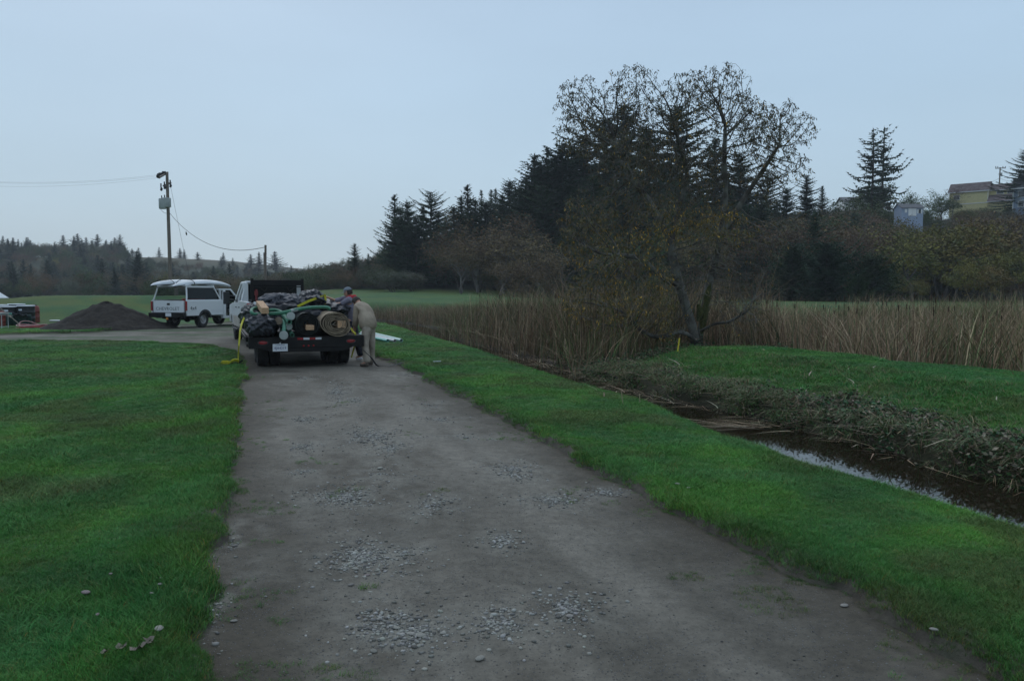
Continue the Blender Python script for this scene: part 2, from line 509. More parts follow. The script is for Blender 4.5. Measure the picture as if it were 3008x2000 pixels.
def field_mat(name, rough, bump_d, speck=False):
    m = bpy.data.materials.new(name); m.use_nodes = True
    n, l = m.node_tree.nodes, m.node_tree.links
    b = n['Principled BSDF']; b.inputs['Roughness'].default_value = rough; b.inputs['Specular IOR Level'].default_value = 0.25
    a = n.new('ShaderNodeAttribute'); a.attribute_name = 'col'
    tc = n.new('ShaderNodeTexCoord')
    n1 = n.new('ShaderNodeTexNoise'); n1.inputs['Scale'].default_value = 11 if speck else 14; n1.inputs['Detail'].default_value = 10; n1.inputs['Roughness'].default_value = 0.82 if speck else 0.7
    l.new(tc.outputs['Object'], n1.inputs['Vector'])
    r1 = n.new('ShaderNodeMapRange'); r1.inputs['From Min'].default_value = 0.3; r1.inputs['From Max'].default_value = 0.7
    r1.inputs['To Min'].default_value = 0.58 if speck else 0.6; r1.inputs['To Max'].default_value = 1.42 if speck else 1.35
    l.new(n1.outputs['Fac'], r1.inputs['Value'])
    mu = n.new('ShaderNodeVectorMath'); mu.operation = 'SCALE'
    l.new(a.outputs['Color'], mu.inputs[0]); l.new(r1.outputs['Result'], mu.inputs['Scale'])
    col = mu.outputs['Vector']
    hgt = n1.outputs['Fac']
    if speck:
        vo = n.new('ShaderNodeTexVoronoi'); vo.inputs['Scale'].default_value = 75; vo.inputs['Randomness'].default_value = 1
        l.new(tc.outputs['Object'], vo.inputs['Vector'])
        n2 = n.new('ShaderNodeTexNoise'); n2.inputs['Scale'].default_value = 1.6; n2.inputs['Detail'].default_value = 4
        l.new(tc.outputs['Object'], n2.inputs['Vector'])
        th = n.new('ShaderNodeMapRange'); th.inputs['From Min'].default_value = 0.42; th.inputs['From Max'].default_value = 0.68
        th.inputs['To Min'].default_value = 0.22; th.inputs['To Max'].default_value = 0.50
        l.new(n2.outputs['Fac'], th.inputs['Value'])
        sp = n.new('ShaderNodeSeparateColor'); l.new(vo.outputs['Color'], sp.inputs[0])
        pk = n.new('ShaderNodeMath'); pk.operation = 'LESS_THAN'; l.new(sp.outputs['Red'], pk.inputs[0]); l.new(th.outputs['Result'], pk.inputs[1])
        ds = n.new('ShaderNodeMapRange'); ds.inputs['From Min'].default_value = 0.38; ds.inputs['From Max'].default_value = 0.26
        l.new(vo.outputs['Distance'], ds.inputs['Value'])
        fa = n.new('ShaderNodeMath'); fa.operation = 'MULTIPLY'; l.new(pk.outputs[0], fa.inputs[0]); l.new(ds.outputs['Result'], fa.inputs[1])
        f2 = n.new('ShaderNodeMath'); f2.operation = 'MULTIPLY'; l.new(fa.outputs[0], f2.inputs[0]); f2.inputs[1].default_value = 0.75
        sc = n.new('ShaderNodeMapRange'); sc.inputs['To Min'].default_value = 0.05; sc.inputs['To Max'].default_value = 0.25; l.new(sp.outputs['Green'], sc.inputs['Value'])
        cc = n.new('ShaderNodeCombineColor')
        for k in ('Red', 'Green', 'Blue'): l.new(sc.outputs['Result'], cc.inputs[k])
        mx = n.new('ShaderNodeMix'); mx.data_type = 'RGBA'; l.new(f2.outputs[0], mx.inputs['Factor']); l.new(col, mx.inputs['A']); l.new(cc.outputs[0], mx.inputs['B'])
        col = mx.outputs['Result']
        ad = n.new('ShaderNodeMath'); ad.operation = 'ADD'; l.new(n1.outputs['Fac'], ad.inputs[0]); l.new(fa.outputs[0], ad.inputs[1]); hgt = ad.outputs[0]
    l.new(col, b.inputs['Base Color'])
    bp = n.new('ShaderNodeBump'); bp.inputs['Distance'].default_value = bump_d; l.new(hgt, bp.inputs['Height']); l.new(bp.outputs['Normal'], b.inputs['Normal'])
    return m

M_GROUND = field_mat('turf_and_soil', 0.9, 0.02)
M_ROAD = field_mat('packed_gravel', 0.8, 0.014, True)
ground = np_mesh('ground', np.stack([GX, GY, GZ], -1).reshape(-1, 3), quads, ground_col(GX, GY).reshape(-1, 3), [M_GROUND], smooth=True)
tag(ground, kind='structure')

# (view x, view y, half width, half depth) of the pebble beds, in the enlarged photo's pixels
BEDS = [(775, 905, 26, 34, 560), (700, 872, 28, 8, 90), (815, 925, 22, 10, 120), (700, 965, 36, 8, 160), (850, 1005, 62, 22, 900), (900, 1035, 32, 18, 260),
        (1180, 1078, 66, 24, 380), (1190, 1095, 30, 8, 120), (700, 1030, 30, 14, 160), (700, 1085, 26, 8, 80), (1015, 965, 60, 6, 130), (1080, 1005, 60, 8, 90),
        (790, 1140, 90, 26, 950), (1280, 1150, 84, 20, 520), (1400, 1130, 42, 12, 190), (1000, 1165, 52, 30, 260), (1160, 1245, 46, 20, 240),
        (830, 1280, 92, 46, 900), (940, 1270, 30, 20, 60), (880, 1430, 75, 55, 380), (960, 1450, 90, 50, 420), (1150, 1440, 70, 36, 330), (1310, 1400, 78, 48, 420),
        (880, 1090, 60, 30, 120), (930, 860, 40, 10, 50), (520, 1240, 40, 60, 60), (490, 1400, 30, 110, 130), (990, 932, 40, 8, 60)]

# gravel track: the same rows, only where the track runs, just under the turf line
RSD = road_sd(GX, GY)
RZ = road_z(GX, GY)
keep = (RSD.ravel() > -0.30)[quads].all(1) & (RG.ravel()[quads].max(1) < 75)
rv = quads[keep]
used, inv = np.unique(rv, return_inverse=True)
rx, ry = GX.ravel()[used], GY.ravel()[used]
n1 = fbm(rx * 0.8, ry * 0.8, 61, 4); n2 = fbm((rx + 0.325 * ry) * 2.4, ry * 0.35, 62, 4); n3 = fbm(rx * 4, ry * 4, 63, 3)
rc = lerp3((0.114, 0.102, 0.081), (0.198, 0.179, 0.146), ss(0.3, 0.7, 0.55 * n2 + 0.3 * n1 + 0.15 * n3))
rc = lerp3(rc, (0.072, 0.060, 0.043), ss(0.48, 0.68, n1 * 0.7 + n3 * 0.3) * 0.75)
rc = lerp3(rc, (0.058, 0.048, 0.033), (1 - ss(0.05, 0.75, RSD.ravel()[used] + 0.5 * (n3 - 0.5))) * 0.75)
mid = np.exp(-(((rx + 0.325 * ry) + 1.25 + 0.4) / 0.35) ** 2) * ss(0.5, 0.7, n1) * 0.3
rc = lerp3(rc, (0.05, 0.07, 0.03), mid)
# paler where the pebble beds lie
for vx, vy, hw, hd, n in BEDS:
    d_ = ray(vx * V2F, vy * V2F); t_ = -(CAM_H + 0.03) / d_.z; cx, cy = d_.x * t_, d_.y * t_
    sx = hw * V2F * cy / FPX * 1.5; sy = max(hd * V2F * cy * cy / FPX / CAM_H * 1.3, 0.12)
    bf = np.exp(-((rx - cx) / sx) ** 2 - ((ry - cy) / sy) ** 2) * ss(0.3, 0.7, fbm(rx * 9, ry * 9, 68, 3)) * 0.75
    rc = lerp3(rc, (0.215, 0.205, 0.172), bf)
far_gr = ss(0.5, 0.62, fbm(rx * 0.25, ry * 0.9, 66, 3)) * ss(24, 29, ry) * 0.7
rc = lerp3(rc, (0.03, 0.075, 0.02), far_gr)
road = np_mesh('gravel_road', np.stack([rx, ry, RZ.ravel()[used]], -1), inv.reshape(-1, 4), rc, [M_ROAD], smooth=True)
tag(road, kind='structure')

# ditch and pond water
wb = MB()
pts = [p for p in EDGE]
L, R = [], []
for i, p in enumerate(pts):
    a, c = Vector(pts[max(i - 1, 0)]), Vector(pts[min(i + 1, len(pts) - 1)])
    t = (c - a).normalized(); nrm = Vector((t.y, -t.x))
    L.append(Vector(p) - nrm * 0.1); R.append(Vector(p) + nrm * 9.0)
vs = [(q.x, q.y, WATER_Z) for q in L] + [(q.x, q.y, WATER_Z) for q in R]
n_ = len(L)
wb.add(vs, [(i, i + 1, n_ + i + 1, n_ + i) for i in range(n_ - 1)])
M_WATER = mat('ditch_water', (0.018, 0.014, 0.008), rough=0.03, spec=0.5, ior=1.33, bump=0.0006, bscale=5)
water = tag(wb.build('water', M_WATER), kind='structure')
# ------------------------------------------------------------------ blades (numpy)
def blades(P, H, W, A, LEAN, K=4, twist=None, droop=0.0, p_taper=1.6, rng=RNG):
    """strips: P (n,3) feet, H heights, W widths, A lean azimuth, LEAN horizontal reach -> V, F(quads)"""
    n = len(P); t = np.linspace(0, 1, K)
    dirx, diry = np.cos(A), np.sin(A)
    tw = rng.uniform(0, math.pi, n) if twist is None else twist
    wx, wy = np.cos(tw), np.sin(tw)
    V = np.zeros((n, K, 2, 3), dtype=np.float32)
    for k, tk in enumerate(t):
        reach = LEAN * tk ** 2
        up = H * (tk - droop * tk ** 3)
        w = W * (1 - tk ** p_taper) * 0.5 + W * 0.03
        cx, cy, cz = P[:, 0] + dirx * reach, P[:, 1] + diry * reach, P[:, 2] + up
        V[:, k, 0] = np.stack([cx - wx * w, cy - wy * w, cz], -1)
        V[:, k, 1] = np.stack([cx + wx * w, cy + wy * w, cz], -1)
    b = (np.arange(n) * K * 2)[:, None]
    k = np.arange(K - 1)[None, :] * 2
    F = np.stack([b + k, b + k + 1, b + k + 3, b + k + 2], -1).reshape(-1, 4)
    return V.reshape(-1, 3), F

def leaf_mat(name, attr, rough=0.5, spec=0.35, sub=0.0):
    m = bpy.data.materials.new(name); m.use_nodes = True
    n, l = m.node_tree.nodes, m.node_tree.links
    b = n['Principled BSDF']; b.inputs['Roughness'].default_value = rough; b.inputs['Specular IOR Level'].default_value = spec
    a = n.new('ShaderNodeAttribute'); a.attribute_type, a.attribute_name = attr
    if attr[0] == 'INSTANCER':
        a2 = n.new('ShaderNodeAttribute'); a2.attribute_name = 'col'
        mx = n.new('ShaderNodeMix'); mx.data_type = 'RGBA'; mx.blend_type = 'MULTIPLY'; mx.inputs['Factor'].default_value = 1
        l.new(a.outputs['Color'], mx.inputs['A']); l.new(a2.outputs['Color'], mx.inputs['B'])
        l.new(mx.outputs['Result'], b.inputs['Base Color'])
    else:
        l.new(a.outputs['Color'], b.inputs['Base Color'])
    return m

def template_collection(name, objs):
    c = bpy.data.collections.new(name)          # holds the shapes only; not linked to the scene
    for i, o in enumerate(objs):
        o.name = '%s_%02d' % (name, i)
        c.objects.link(o)
    return c

def scatter(name, pts, rot, scl, idx_, tint, coll, lab=None, tilt=None):
    """one object whose geometry nodes place templates on given points"""
    me = bpy.data.meshes.new(name)
    me.vertices.add(len(pts)); me.vertices.foreach_set('co', np.asarray(pts, dtype=np.float32).ravel())
    R = np.zeros((len(pts), 3), dtype=np.float32); R[:, 2] = rot
    if tilt is not None: R[:, 0] = tilt[:, 0]; R[:, 1] = tilt[:, 1]
    a = me.attributes.new('rot', 'FLOAT_VECTOR', 'POINT'); a.data.foreach_set('vector', R.ravel())
    S = np.asarray(scl, dtype=np.float32)
    if S.ndim == 1: S = np.repeat(S[:, None], 3, 1)
    a = me.attributes.new('scl', 'FLOAT_VECTOR', 'POINT'); a.data.foreach_set('vector', np.ascontiguousarray(S).ravel())
    a = me.attributes.new('pick', 'INT', 'POINT'); a.data.foreach_set('value', np.asarray(idx_, dtype=np.int32))
    c4 = np.ones((len(pts), 4), dtype=np.float32); c4[:, :3] = tint
    a = me.attributes.new('tint', 'FLOAT_COLOR', 'POINT'); a.data.foreach_set('color', c4.ravel())
    o = bpy.data.objects.new(name, me); scene.collection.objects.link(o)
    g = bpy.data.node_groups.new(name + '_spread', 'GeometryNodeTree')
    g.interface.new_socket('Geometry', in_out='INPUT', socket_type='NodeSocketGeometry')
    g.interface.new_socket('Geometry', in_out='OUTPUT', socket_type='NodeSocketGeometry')
    gi, go = g.nodes.new('NodeGroupInput'), g.nodes.new('NodeGroupOutput')
    ci = g.nodes.new('GeometryNodeCollectionInfo'); ci.inputs['Collection'].default_value = coll
    ci.inputs['Separate Children'].default_value = True; ci.inputs['Reset Children'].default_value = True
    ip = g.nodes.new('GeometryNodeInstanceOnPoints'); ip.inputs['Pick Instance'].default_value = True
    def na(nm, ty):
        q = g.nodes.new('GeometryNodeInputNamedAttribute'); q.data_type = ty; q.inputs['Name'].default_value = nm
        return [s for s in q.outputs if s.enabled and s.name == 'Attribute'][0]
    g.links.new(gi.outputs[0], ip.inputs['Points']); g.links.new(ci.outputs[0], ip.inputs['Instance'])
    g.links.new(na('pick', 'INT'), ip.inputs['Instance Index'])
    g.links.new(na('rot', 'FLOAT_VECTOR'), ip.inputs['Rotation']); g.links.new(na('scl', 'FLOAT_VECTOR'), ip.inputs['Scale'])
    g.links.new(ip.outputs[0], go.inputs[0])
    md = o.modifiers.new('spread', 'NODES'); md.node_group = g
    tag(o, label=lab, kind='stuff')
    return o

# ------------------------------------------------------------------ grass tufts
M_GRASS = leaf_mat('grass_blade', ('INSTANCER', 'tint'), 0.6, 0.2)
tufts = []
for k in range(6):
    n = 26 if k < 4 else 16
    r = np.sqrt(RNG.random(n)) * 0.05; th = RNG.uniform(0, 2 * math.pi, n)
    P = np.stack([r * np.cos(th), r * np.sin(th), np.full(n, -0.008)], -1)
    H = RNG.uniform(0.02, 0.048, n) * (1.0 if k < 4 else 1.7)
    V, F = blades(P, H, RNG.uniform(0.0022, 0.0042, n), RNG.uniform(0, 6.28, n), H * RNG.uniform(0.2, 1.1, n), K=3, droop=0.15)
    c = np.repeat(RNG.uniform(0.7, 1.3, n), 6)[:, None] * np.ones(3)
    dry = np.repeat(RNG.random(n) < 0.06, 6)
    c[dry] = c[dry] * (3.0, 1.2, 1.2)
    tufts.append(np_mesh('tuft', V, F, c, [M_GRASS], link=False))
COL_TUFT = template_collection('grass_tuft', tufts)

def sample_fan(n, r0, r1, az0=-50, az1=50, power=1.0):
    """points spread so that density falls with distance as r**-power"""
    u = RNG.random(n)
    if abs(power - 2) < 1e-6: r = r0 * (r1 / r0) ** u
    else:
        q = 2 - power; r = (r0 ** q + u * (r1 ** q - r0 ** q)) ** (1 / q)
    a = np.radians(RNG.uniform(az0, az1, n))
    return r * np.sin(a), r * np.cos(a)

def turf_points(n, r0, r1, power):
    x, y = sample_fan(n, r0, r1, power=power)
    d, e, b, w, marsh, plat = masks(x, y)
    sd = road_sd(x, y)
    keep = (sd < 0.05 - 0.35 * (fbm(x * 3.1, y * 3.1, 71, 3) - 0.45) * (RNG.random(n) < 0.7)) & ((marsh < 0.35) | (plat > 0.75))
    keep |= (sd > 0) & (fbm(x * 1.6, y * 1.6, 72, 3) > 0.735) & (RNG.random(n) < 0.2) & (np.hypot(x, y) < 12)
    keep |= (sd > 0) & (sd < 0.75) & (fbm(x * 2.2, y * 2.2, 73, 3) + 0.25 * (0.4 - sd) > 0.60) & (RNG.random(n) < 0.12) & (np.hypot(x, y) < 16)
    # thin fringe on the far slope
    keep &= ~((plat < 0.9) & (marsh > 0.35) & (RNG.random(n) < 0.25))
    return x[keep], y[keep], sd[keep], d[keep], plat[keep]

def grass_tint(x, y, sd):
    n1 = fbm(x * 0.55, y * 0.55, 51, 4); n2 = fbm(x * 2.3, y * 2.3, 52, 3)
    c = lerp3((0.044, 0.178, 0.040), (0.090, 0.250, 0.038), ss(0.32, 0.68, n1 * 0.65 + n2 * 0.35))
    c = lerp3(c, (0.068, 0.200, 0.062), ss(0.52, 0.75, fbm(x * 0.8, y * 1.3, 57, 3)) * 0.6)
    c = lerp3(c, (0.15, 0.17, 0.05), (RNG.random(len(x)) < 0.10) * 0.7)
    c = lerp3(c, (0.11, 0.12, 0.045), ss(0.56, 0.72, fbm(x * 1.1, y * 0.8, 64, 4)) * 0.55)
    c = c * (0.60 + 0.85 * fbm(x * 1.9, y * 1.2, 59, 4))[:, None]
    c = lerp3(c, (0.12, 0.15, 0.035), ss(-0.35, 0.1, sd) * 0.55 * RNG.random(len(x)))
    return c * RNG.uniform(0.75, 1.25, len(x))[:, None]

X, Y, SDs, Dd, PL = turf_points(450000, 2.6, 44.0, 1.55)
Rr = np.hypot(X, Y)
zz = terrain(X, Y); on_road = SDs > 0.02
zz = np.where(on_road, road_z(X, Y), zz)
sc = (0.68 + 0.026 * Rr) * RNG.uniform(0.7, 1.3, len(X)) * (0.75 + 0.6 * ss(0.4, 0.7, fbm(X * 1.1, Y * 1.1, 58, 3)))
sc = np.where(on_road, 0.5, sc)
hs = np.where((SDs > -0.5) & (SDs < 0), 1.15, 0.9)
S3 = np.stack([sc, sc, sc * hs * (1.0 - 0.3 * ss(8, 30, Rr))], -1)
S3[:, :2] *= (1 + 0.02 * Rr)[:, None]
pick = np.where(RNG.random(len(X)) < 0.93, RNG.integers(0, 4, len(X)), RNG.integers(4, 6, len(X)))
grass = scatter('grass', np.stack([X, Y, zz], -1), RNG.uniform(0, 6.28, len(X)), S3, pick, grass_tint(X, Y, SDs), COL_TUFT)

# ------------------------------------------------------------------ reeds
M_REED = leaf_mat('reed_blade', ('GEOMETRY', 'col'), 0.65, 0.2)
M_WEED = leaf_mat('weed_leaf', ('GEOMETRY', 'col'), 0.6, 0.25)

def pick_cols(n, table, wts, jit=0.25):
    t = np.array(table)[RNG.choice(len(table), n, p=np.array(wts) / sum(wts))]
    return t * RNG.uniform(1 - jit, 1 + jit, (n, 1)) * RNG.uniform(0.93, 1.07, (n, 3))

def reed_field(n, x0, x1, y0, y1):
    x, y = RNG.uniform(x0, x1, n), RNG.uniform(y0, y1, n)
    d, e, b, w, marsh, plat = masks(x, y)
    wet = (d > w - 0.25 + 0.9 * fbm(x * 0.6, y * 0.6, 81, 3)) & (marsh > 0.9) & (plat < 0.12) & (e > -2.5) & ((b < -0.1) | (y > 25))
    dens = 0.30 + 1.0 * ss(0.38, 0.62, fbm(x * 0.8, y * 0.8, 82, 3))
    wet &= RNG.random(n) < dens
    # the pond at the far end keeps open water
    wet &= ~((y > 36) & (d < w + 0.1))
    return x[wet], y[wet], d[wet], w[wet]

REED_T = [(0.39, 0.285, 0.175), (0.28, 0.19, 0.115), (0.175, 0.112, 0.066), (0.10, 0.105, 0.045), (0.065, 0.095, 0.045), (0.56, 0.42, 0.27)]
def reeds(name, n, box, hmul, wts, label):
    x, y, d, w = reed_field(n, *box)
    m = len(x)
    z = terrain(x, y)
    hh = fbm(x * 0.35, y * 0.35, 83, 3)
    H = hmul(x, y) * (0.62 + 0.42 * hh + 0.34 * fbm(x * 1.6, y * 1.6, 86, 2)) * RNG.uniform(0.45, 1.15, m) ** 0.9
    H *= 0.55 + 0.45 * ss(0, 1.8, d - w)
    lean = H * np.abs(RNG.normal(0, 0.40, m)) + 0.03
    fall = RNG.random(m) < 0.10 + 0.25 * ss(0.5, 0.7, fbm(x * 0.9, y * 0.9, 88, 2)) + 0.3 * (1 - ss(0, 1.6, d - w))
    lean = np.where(fall, H * RNG.uniform(0.7, 1.4, m), lean); H = np.where(fall, H * 0.45, H)
    wind = np.where(RNG.random(m) < 0.6, 12.0 * fbm(x * 0.45, y * 0.45, 87, 2) + RNG.normal(0, 0.6, m), RNG.uniform(0, 6.28, m))
    V, F = blades(np.stack([x, y, z - 0.05], -1), H, RNG.uniform(0.009, 0.024, m), wind, lean, K=5, droop=0.12, p_taper=2.5)
    pat = ss(0.4, 0.6, fbm(x * 0.5, y * 0.5, 84, 3))
    c = pick_cols(m, REED_T, wts)
    g = (RNG.random(m) < 0.35 * pat)
    c[g] = c[g] * (0.5, 0.85, 0.55)
    if len(x) and x.min() < 0: c = c * 0.80
    o = np_mesh(name, V, F, np.repeat(c, 10, 0), [M_REED])
    return tag(o, label, kind='stuff')

reeds('reeds', 125000, (1.5, 32, 9, 34), lambda x, y: 1.80 + 0.35 * ss(12, 16, x), (3.2, 3, 1.6, 1.4, 0.9, 0.9), 'tall dry tan reeds standing behind the grassy bank')
reeds('reeds', 165000, (-22, 8, 19, 66), lambda x, y: (2.75 - 1.3 * ss(31, 46, y)), (2.0, 3.2, 2.4, 1.5, 1.0, 0.5), 'brown reeds along the far side of the ditch')

# cattail heads among the reeds
hv = MB()
x, y, d, w = reed_field(2600, -10, 26, 14, 50)
for i in range(min(len(x), 420)):
    zt = gz(x[i], y[i]) + random.uniform(1.3, 1.95) * (1 if y[i] < 34 else 0.6)
    hv.tube([(x[i], y[i], zt - 1.0), (x[i], y[i], zt)], 0.004, 3, False)
    hv.tube([(x[i], y[i], zt), (x[i], y[i], zt + 0.03), (x[i], y[i], zt + 0.14), (x[i], y[i], zt + 0.16)], [0.004, 0.014, 0.014, 0.004], 5)
tag(hv.build('cattail_heads', mat('cattail_brown', (0.045, 0.024, 0.014), rough=0.9)), kind='stuff')

# ------------------------------------------------------------------ bank weeds, straw and dead leaves
def bank_pts(n, lo, hi, y0=4, y1=24, jitter=0.5):
    """points on the far bank, lo..hi metres past the water line"""
    x, y = RNG.uniform(-1, 16, n * 40), RNG.uniform(y0, y1, n * 40)
    d, e, b, w, marsh, plat = masks(x, y)
    q = d - w + jitter * (fbm(x * 1.2, y * 1.2, 91, 3) - 0.5) * 2
    k = (q > lo) & (q < hi) & (b > -0.3) & (RNG.random(len(x)) < 0.3 + 0.9 * ss(0.35, 0.6, fbm(x * 1.5, y * 1.5, 92, 3)))
    return x[k][:n], y[k][:n]

VV, FF, CC = [], [], []; off = 0
def push(V, F, c, rep):
    global off
    VV.append(V); FF.append(F + off); CC.append(np.repeat(c, rep, 0)); off += len(V)

# arching sedge clumps over the water
x, y = bank_pts(900, -0.3, 1.3)
for cx, cy in zip(x, y):
    m = random.randint(14, 34); r = RNG.random(m) * 0.09; th = RNG.uniform(0, 6.28, m)
    H = RNG.uniform(0.18, 0.52, m); base = gz(cx, cy)
    V, F = blades(np.stack([cx + r * np.cos(th), cy + r * np.sin(th), np.full(m, base - 0.03)], -1), H, RNG.uniform(0.006, 0.014, m),
                  np.where(RNG.random(m) < 0.55, RNG.normal(3.9, 0.7, m), th), H * RNG.uniform(0.5, 1.5, m), K=5, droop=0.75)
    push(V, F, pick_cols(m, [(0.12, 0.17, 0.065), (0.075, 0.14, 0.05), (0.30, 0.22, 0.13), (0.17, 0.115, 0.07)], (3, 3.6, 1.5, 2)), 10)
# coarse grass higher up the bank
x, y = bank_pts(3200, 0.3, 3.8, y1=23)
for cx, cy in zip(x, y):
    m = random.randint(8, 18); r = RNG.random(m) * 0.08; th = RNG.uniform(0, 6.28, m)
    H = RNG.uniform(0.05, 0.20, m); base = gz(cx, cy)
    V, F = blades(np.stack([cx + r * np.cos(th), cy + r * np.sin(th), np.full(m, base - 0.02)], -1), H, RNG.uniform(0.004, 0.010, m),
                  th, H * RNG.uniform(0.3, 1.2, m), K=4, droop=0.4)
    push(V, F, pick_cols(m, [(0.05, 0.17, 0.035), (0.10, 0.22, 0.04), (0.20, 0.19, 0.07), (0.28, 0.21, 0.13)], (3.4, 3.4, 1.2, 1.4)), 8)
weeds = np_mesh('bank_weeds', np.concatenate(VV), np.concatenate(FF), np.concatenate(CC), [M_WEED])
tag(weeds, kind='stuff')

# small ragged leaves (bracken, bramble, dead stalk litter) in low mounds
def leaf_cloud(cen, rad, hgt, n, size, table, wts):
    """n small rhombic leaves round each centre: returns V, F, c"""
    m = len(cen) * n
    ci = np.repeat(np.arange(len(cen)), n)
    th = RNG.uniform(0, 6.28, m); r = np.sqrt(RNG.random(m)) * rad[ci]
    u = RNG.random(m)
    P = np.stack([cen[ci, 0] + r * np.cos(th), cen[ci, 1] + r * np.sin(th), cen[ci, 2] + u * hgt[ci] * (1 - 0.6 * (r / rad[ci]) ** 2)], -1)
    a = RNG.uniform(0, 6.28, m); el = RNG.uniform(-0.6, 0.7, m)
    D = np.stack([np.cos(a) * np.cos(el), np.sin(a) * np.cos(el), np.sin(el)], -1)
    S = np.cross(D, RNG.normal(0, 1, (m, 3))); S /= np.linalg.norm(S, axis=1)[:, None] + 1e-9
    L = (size * RNG.uniform(0.5, 1.4, m))[:, None]
    V = np.stack([P, P + D * L * 0.5 + S * L * 0.28, P + D * L, P + D * L * 0.5 - S * L * 0.28], 1).reshape(-1, 3)
    F = np.arange(m * 4).reshape(-1, 4)
    return V, F, np.repeat(pick_cols(m, table, wts, 0.35), 4, 0)

x, y = bank_pts(560, -0.2, 0.9, y0=4.5)
cen = np.stack([x, y, terrain(x, y) - 0.02], -1)
V1, F1, C1 = leaf_cloud(cen, RNG.uniform(0.08, 0.24, len(x)), RNG.uniform(0.08, 0.36, len(x)), 36, 0.055,
                        [(0.038, 0.075, 0.030), (0.14, 0.115, 0.08), (0.20, 0.165, 0.12), (0.07, 0.052, 0.034), (0.06, 0.13, 0.035)], (3, 2.0, 0.8, 2.2, 2.8))
tag(np_mesh('bank_undergrowth', V1, F1, C1, [M_WEED]), kind='stuff')

x, y = bank_pts(420, -0.35, 1.2, y0=4.5, y1=14)
k = x + 0.4 * (14 - y) > 5.2
x, y = x[k], y[k]
cen = np.stack([x, y, terrain(x, y)], -1)
V1, F1, C1 = leaf_cloud(cen, RNG.uniform(0.12, 0.28, len(x)), RNG.uniform(0.12, 0.34, len(x)), 60, 0.062,
                        [(0.028, 0.070, 0.030), (0.16, 0.125, 0.085), (0.28, 0.24, 0.17), (0.075, 0.055, 0.036), (0.045, 0.11, 0.04)], (2.4, 2.6, 1.6, 2.2, 2.0))
tag(np_mesh('bank_undergrowth', V1, F1, C1, [M_WEED]), kind='stuff')
# brush where the reeds meet the near tip of the bank and below the big tree
xs = RNG.uniform(-3.5, 7.5, 1500); ys = RNG.uniform(17.5, 27, 1500)
d, e, b, w, marsh, plat = masks(xs, ys)
k = (d > w - 0.3) & (b < 1.1) & (b > -2.4)
xs, ys = xs[k][:520], ys[k][:520]
cen = np.stack([xs, ys, terrain(xs, ys) - 0.02], -1)
V1, F1, C1 = leaf_cloud(cen, RNG.uniform(0.15, 0.40, len(xs)), RNG.uniform(0.15, 0.55, len(xs)), 55, 0.06,
                        [(0.030, 0.070, 0.028), (0.15, 0.115, 0.07), (0.08, 0.058, 0.038), (0.055, 0.11, 0.035)], (3, 2.4, 1.6, 2.4))
tag(np_mesh('brush', V1, F1, C1, [M_WEED]), kind='stuff')

# fallen straw: long flat stalks lying on the bank and in the water
sb = []
def straw(n, fx, L0, L1, wd, zoff, azm, azs):
    P = np.array([fx() for _ in range(n)])
    L = RNG.uniform(L0, L1, n); az = RNG.normal(azm, azs, n)
    V, F = blades(np.column_stack([P[:, 0], P[:, 1], P[:, 2] + zoff]), RNG.uniform(-0.02, 0.14, n), np.full(n, wd) * RNG.uniform(0.5, 1.3, n), az, L, K=4, twist=az + math.pi / 2, p_taper=3)
    return V, F, np.repeat(pick_cols(n, [(0.32, 0.24, 0.15), (0.23, 0.16, 0.10), (0.42, 0.36, 0.26)], (3, 3, 1)), 8, 0)
def f_bank():
    while True:
        X_, Y_ = random.uniform(-3, 8), random.uniform(9, 27)
        dd, e_, bb, ww, mm, pp = masks(np.array([X_]), np.array([Y_]))
        if -0.2 < dd[0] - ww[0] < (0.9 if Y_ < 17 else 2.0): return (X_, Y_, max(gz(X_, Y_), WATER_Z) + 0.03)
def f_raft():
    c = at(2215, 1262, 12.3)
    return (c.x + random.gauss(0, 0.28), c.y + random.gauss(0, 0.14), WATER_Z + 0.02)
def f_lawn():
    while True:
        X_, Y_ = random.uniform(-1, 12), random.uniform(8, 22)
        dd, e_, bb, ww, mm, pp = masks(np.array([X_]), np.array([Y_]))
        if pp[0] > 0.95 or (-0.8 < dd[0] < -0.05 and random.random() < 0.6): return (X_, Y_, gz(X_, Y_) + 0.03)
parts = [straw(800, f_bank, 0.3, 0.9, 0.02, 0.0, 3.4, 0.9), straw(46, f_raft, 0.5, 1.1, 0.022, 0.0, 3.2, 0.22), straw(70, f_lawn, 0.05, 0.2, 0.018, 0.0, 0, 3)]
o_ = 0; Vs, Fs, Cs = [], [], []
for V, F, C in parts: Vs.append(V); Fs.append(F + o_); Cs.append(C); o_ += len(V)
tag(np_mesh('straw_litter', np.concatenate(Vs), np.concatenate(Fs), np.concatenate(Cs), [M_REED]), kind='stuff')

# ------------------------------------------------------------------ gravel on the track
def rock(seed, sub=1, flat=0.55):
    rg = np.random.default_rng(seed)
    bm = bmesh.new(); bmesh.ops.create_icosphere(bm, subdivisions=sub, radius=0.5)
    ax = rg.uniform(0.65, 1.15, 2)
    for v in bm.verts:
        k = rg.uniform(0.82, 1.12) if sub == 1 else rg.uniform(0.95, 1.05)
        v.co = Vector((v.co.x * ax[0] * 1.2 * k, v.co.y * ax[1] * k, v.co.z * flat * k))
    me = bpy.data.meshes.new('pebble'); bm.to_mesh(me); bm.free()
    me.polygons.foreach_set('use_smooth', [True] * len(me.polygons))
    return me
M_PEB = bpy.data.materials.new('pebble'); M_PEB.use_nodes = True
_n, _l = M_PEB.node_tree.nodes, M_PEB.node_tree.links
_a = _n.new('ShaderNodeAttribute'); _a.attribute_type = 'INSTANCER'; _a.attribute_name = 'tint'
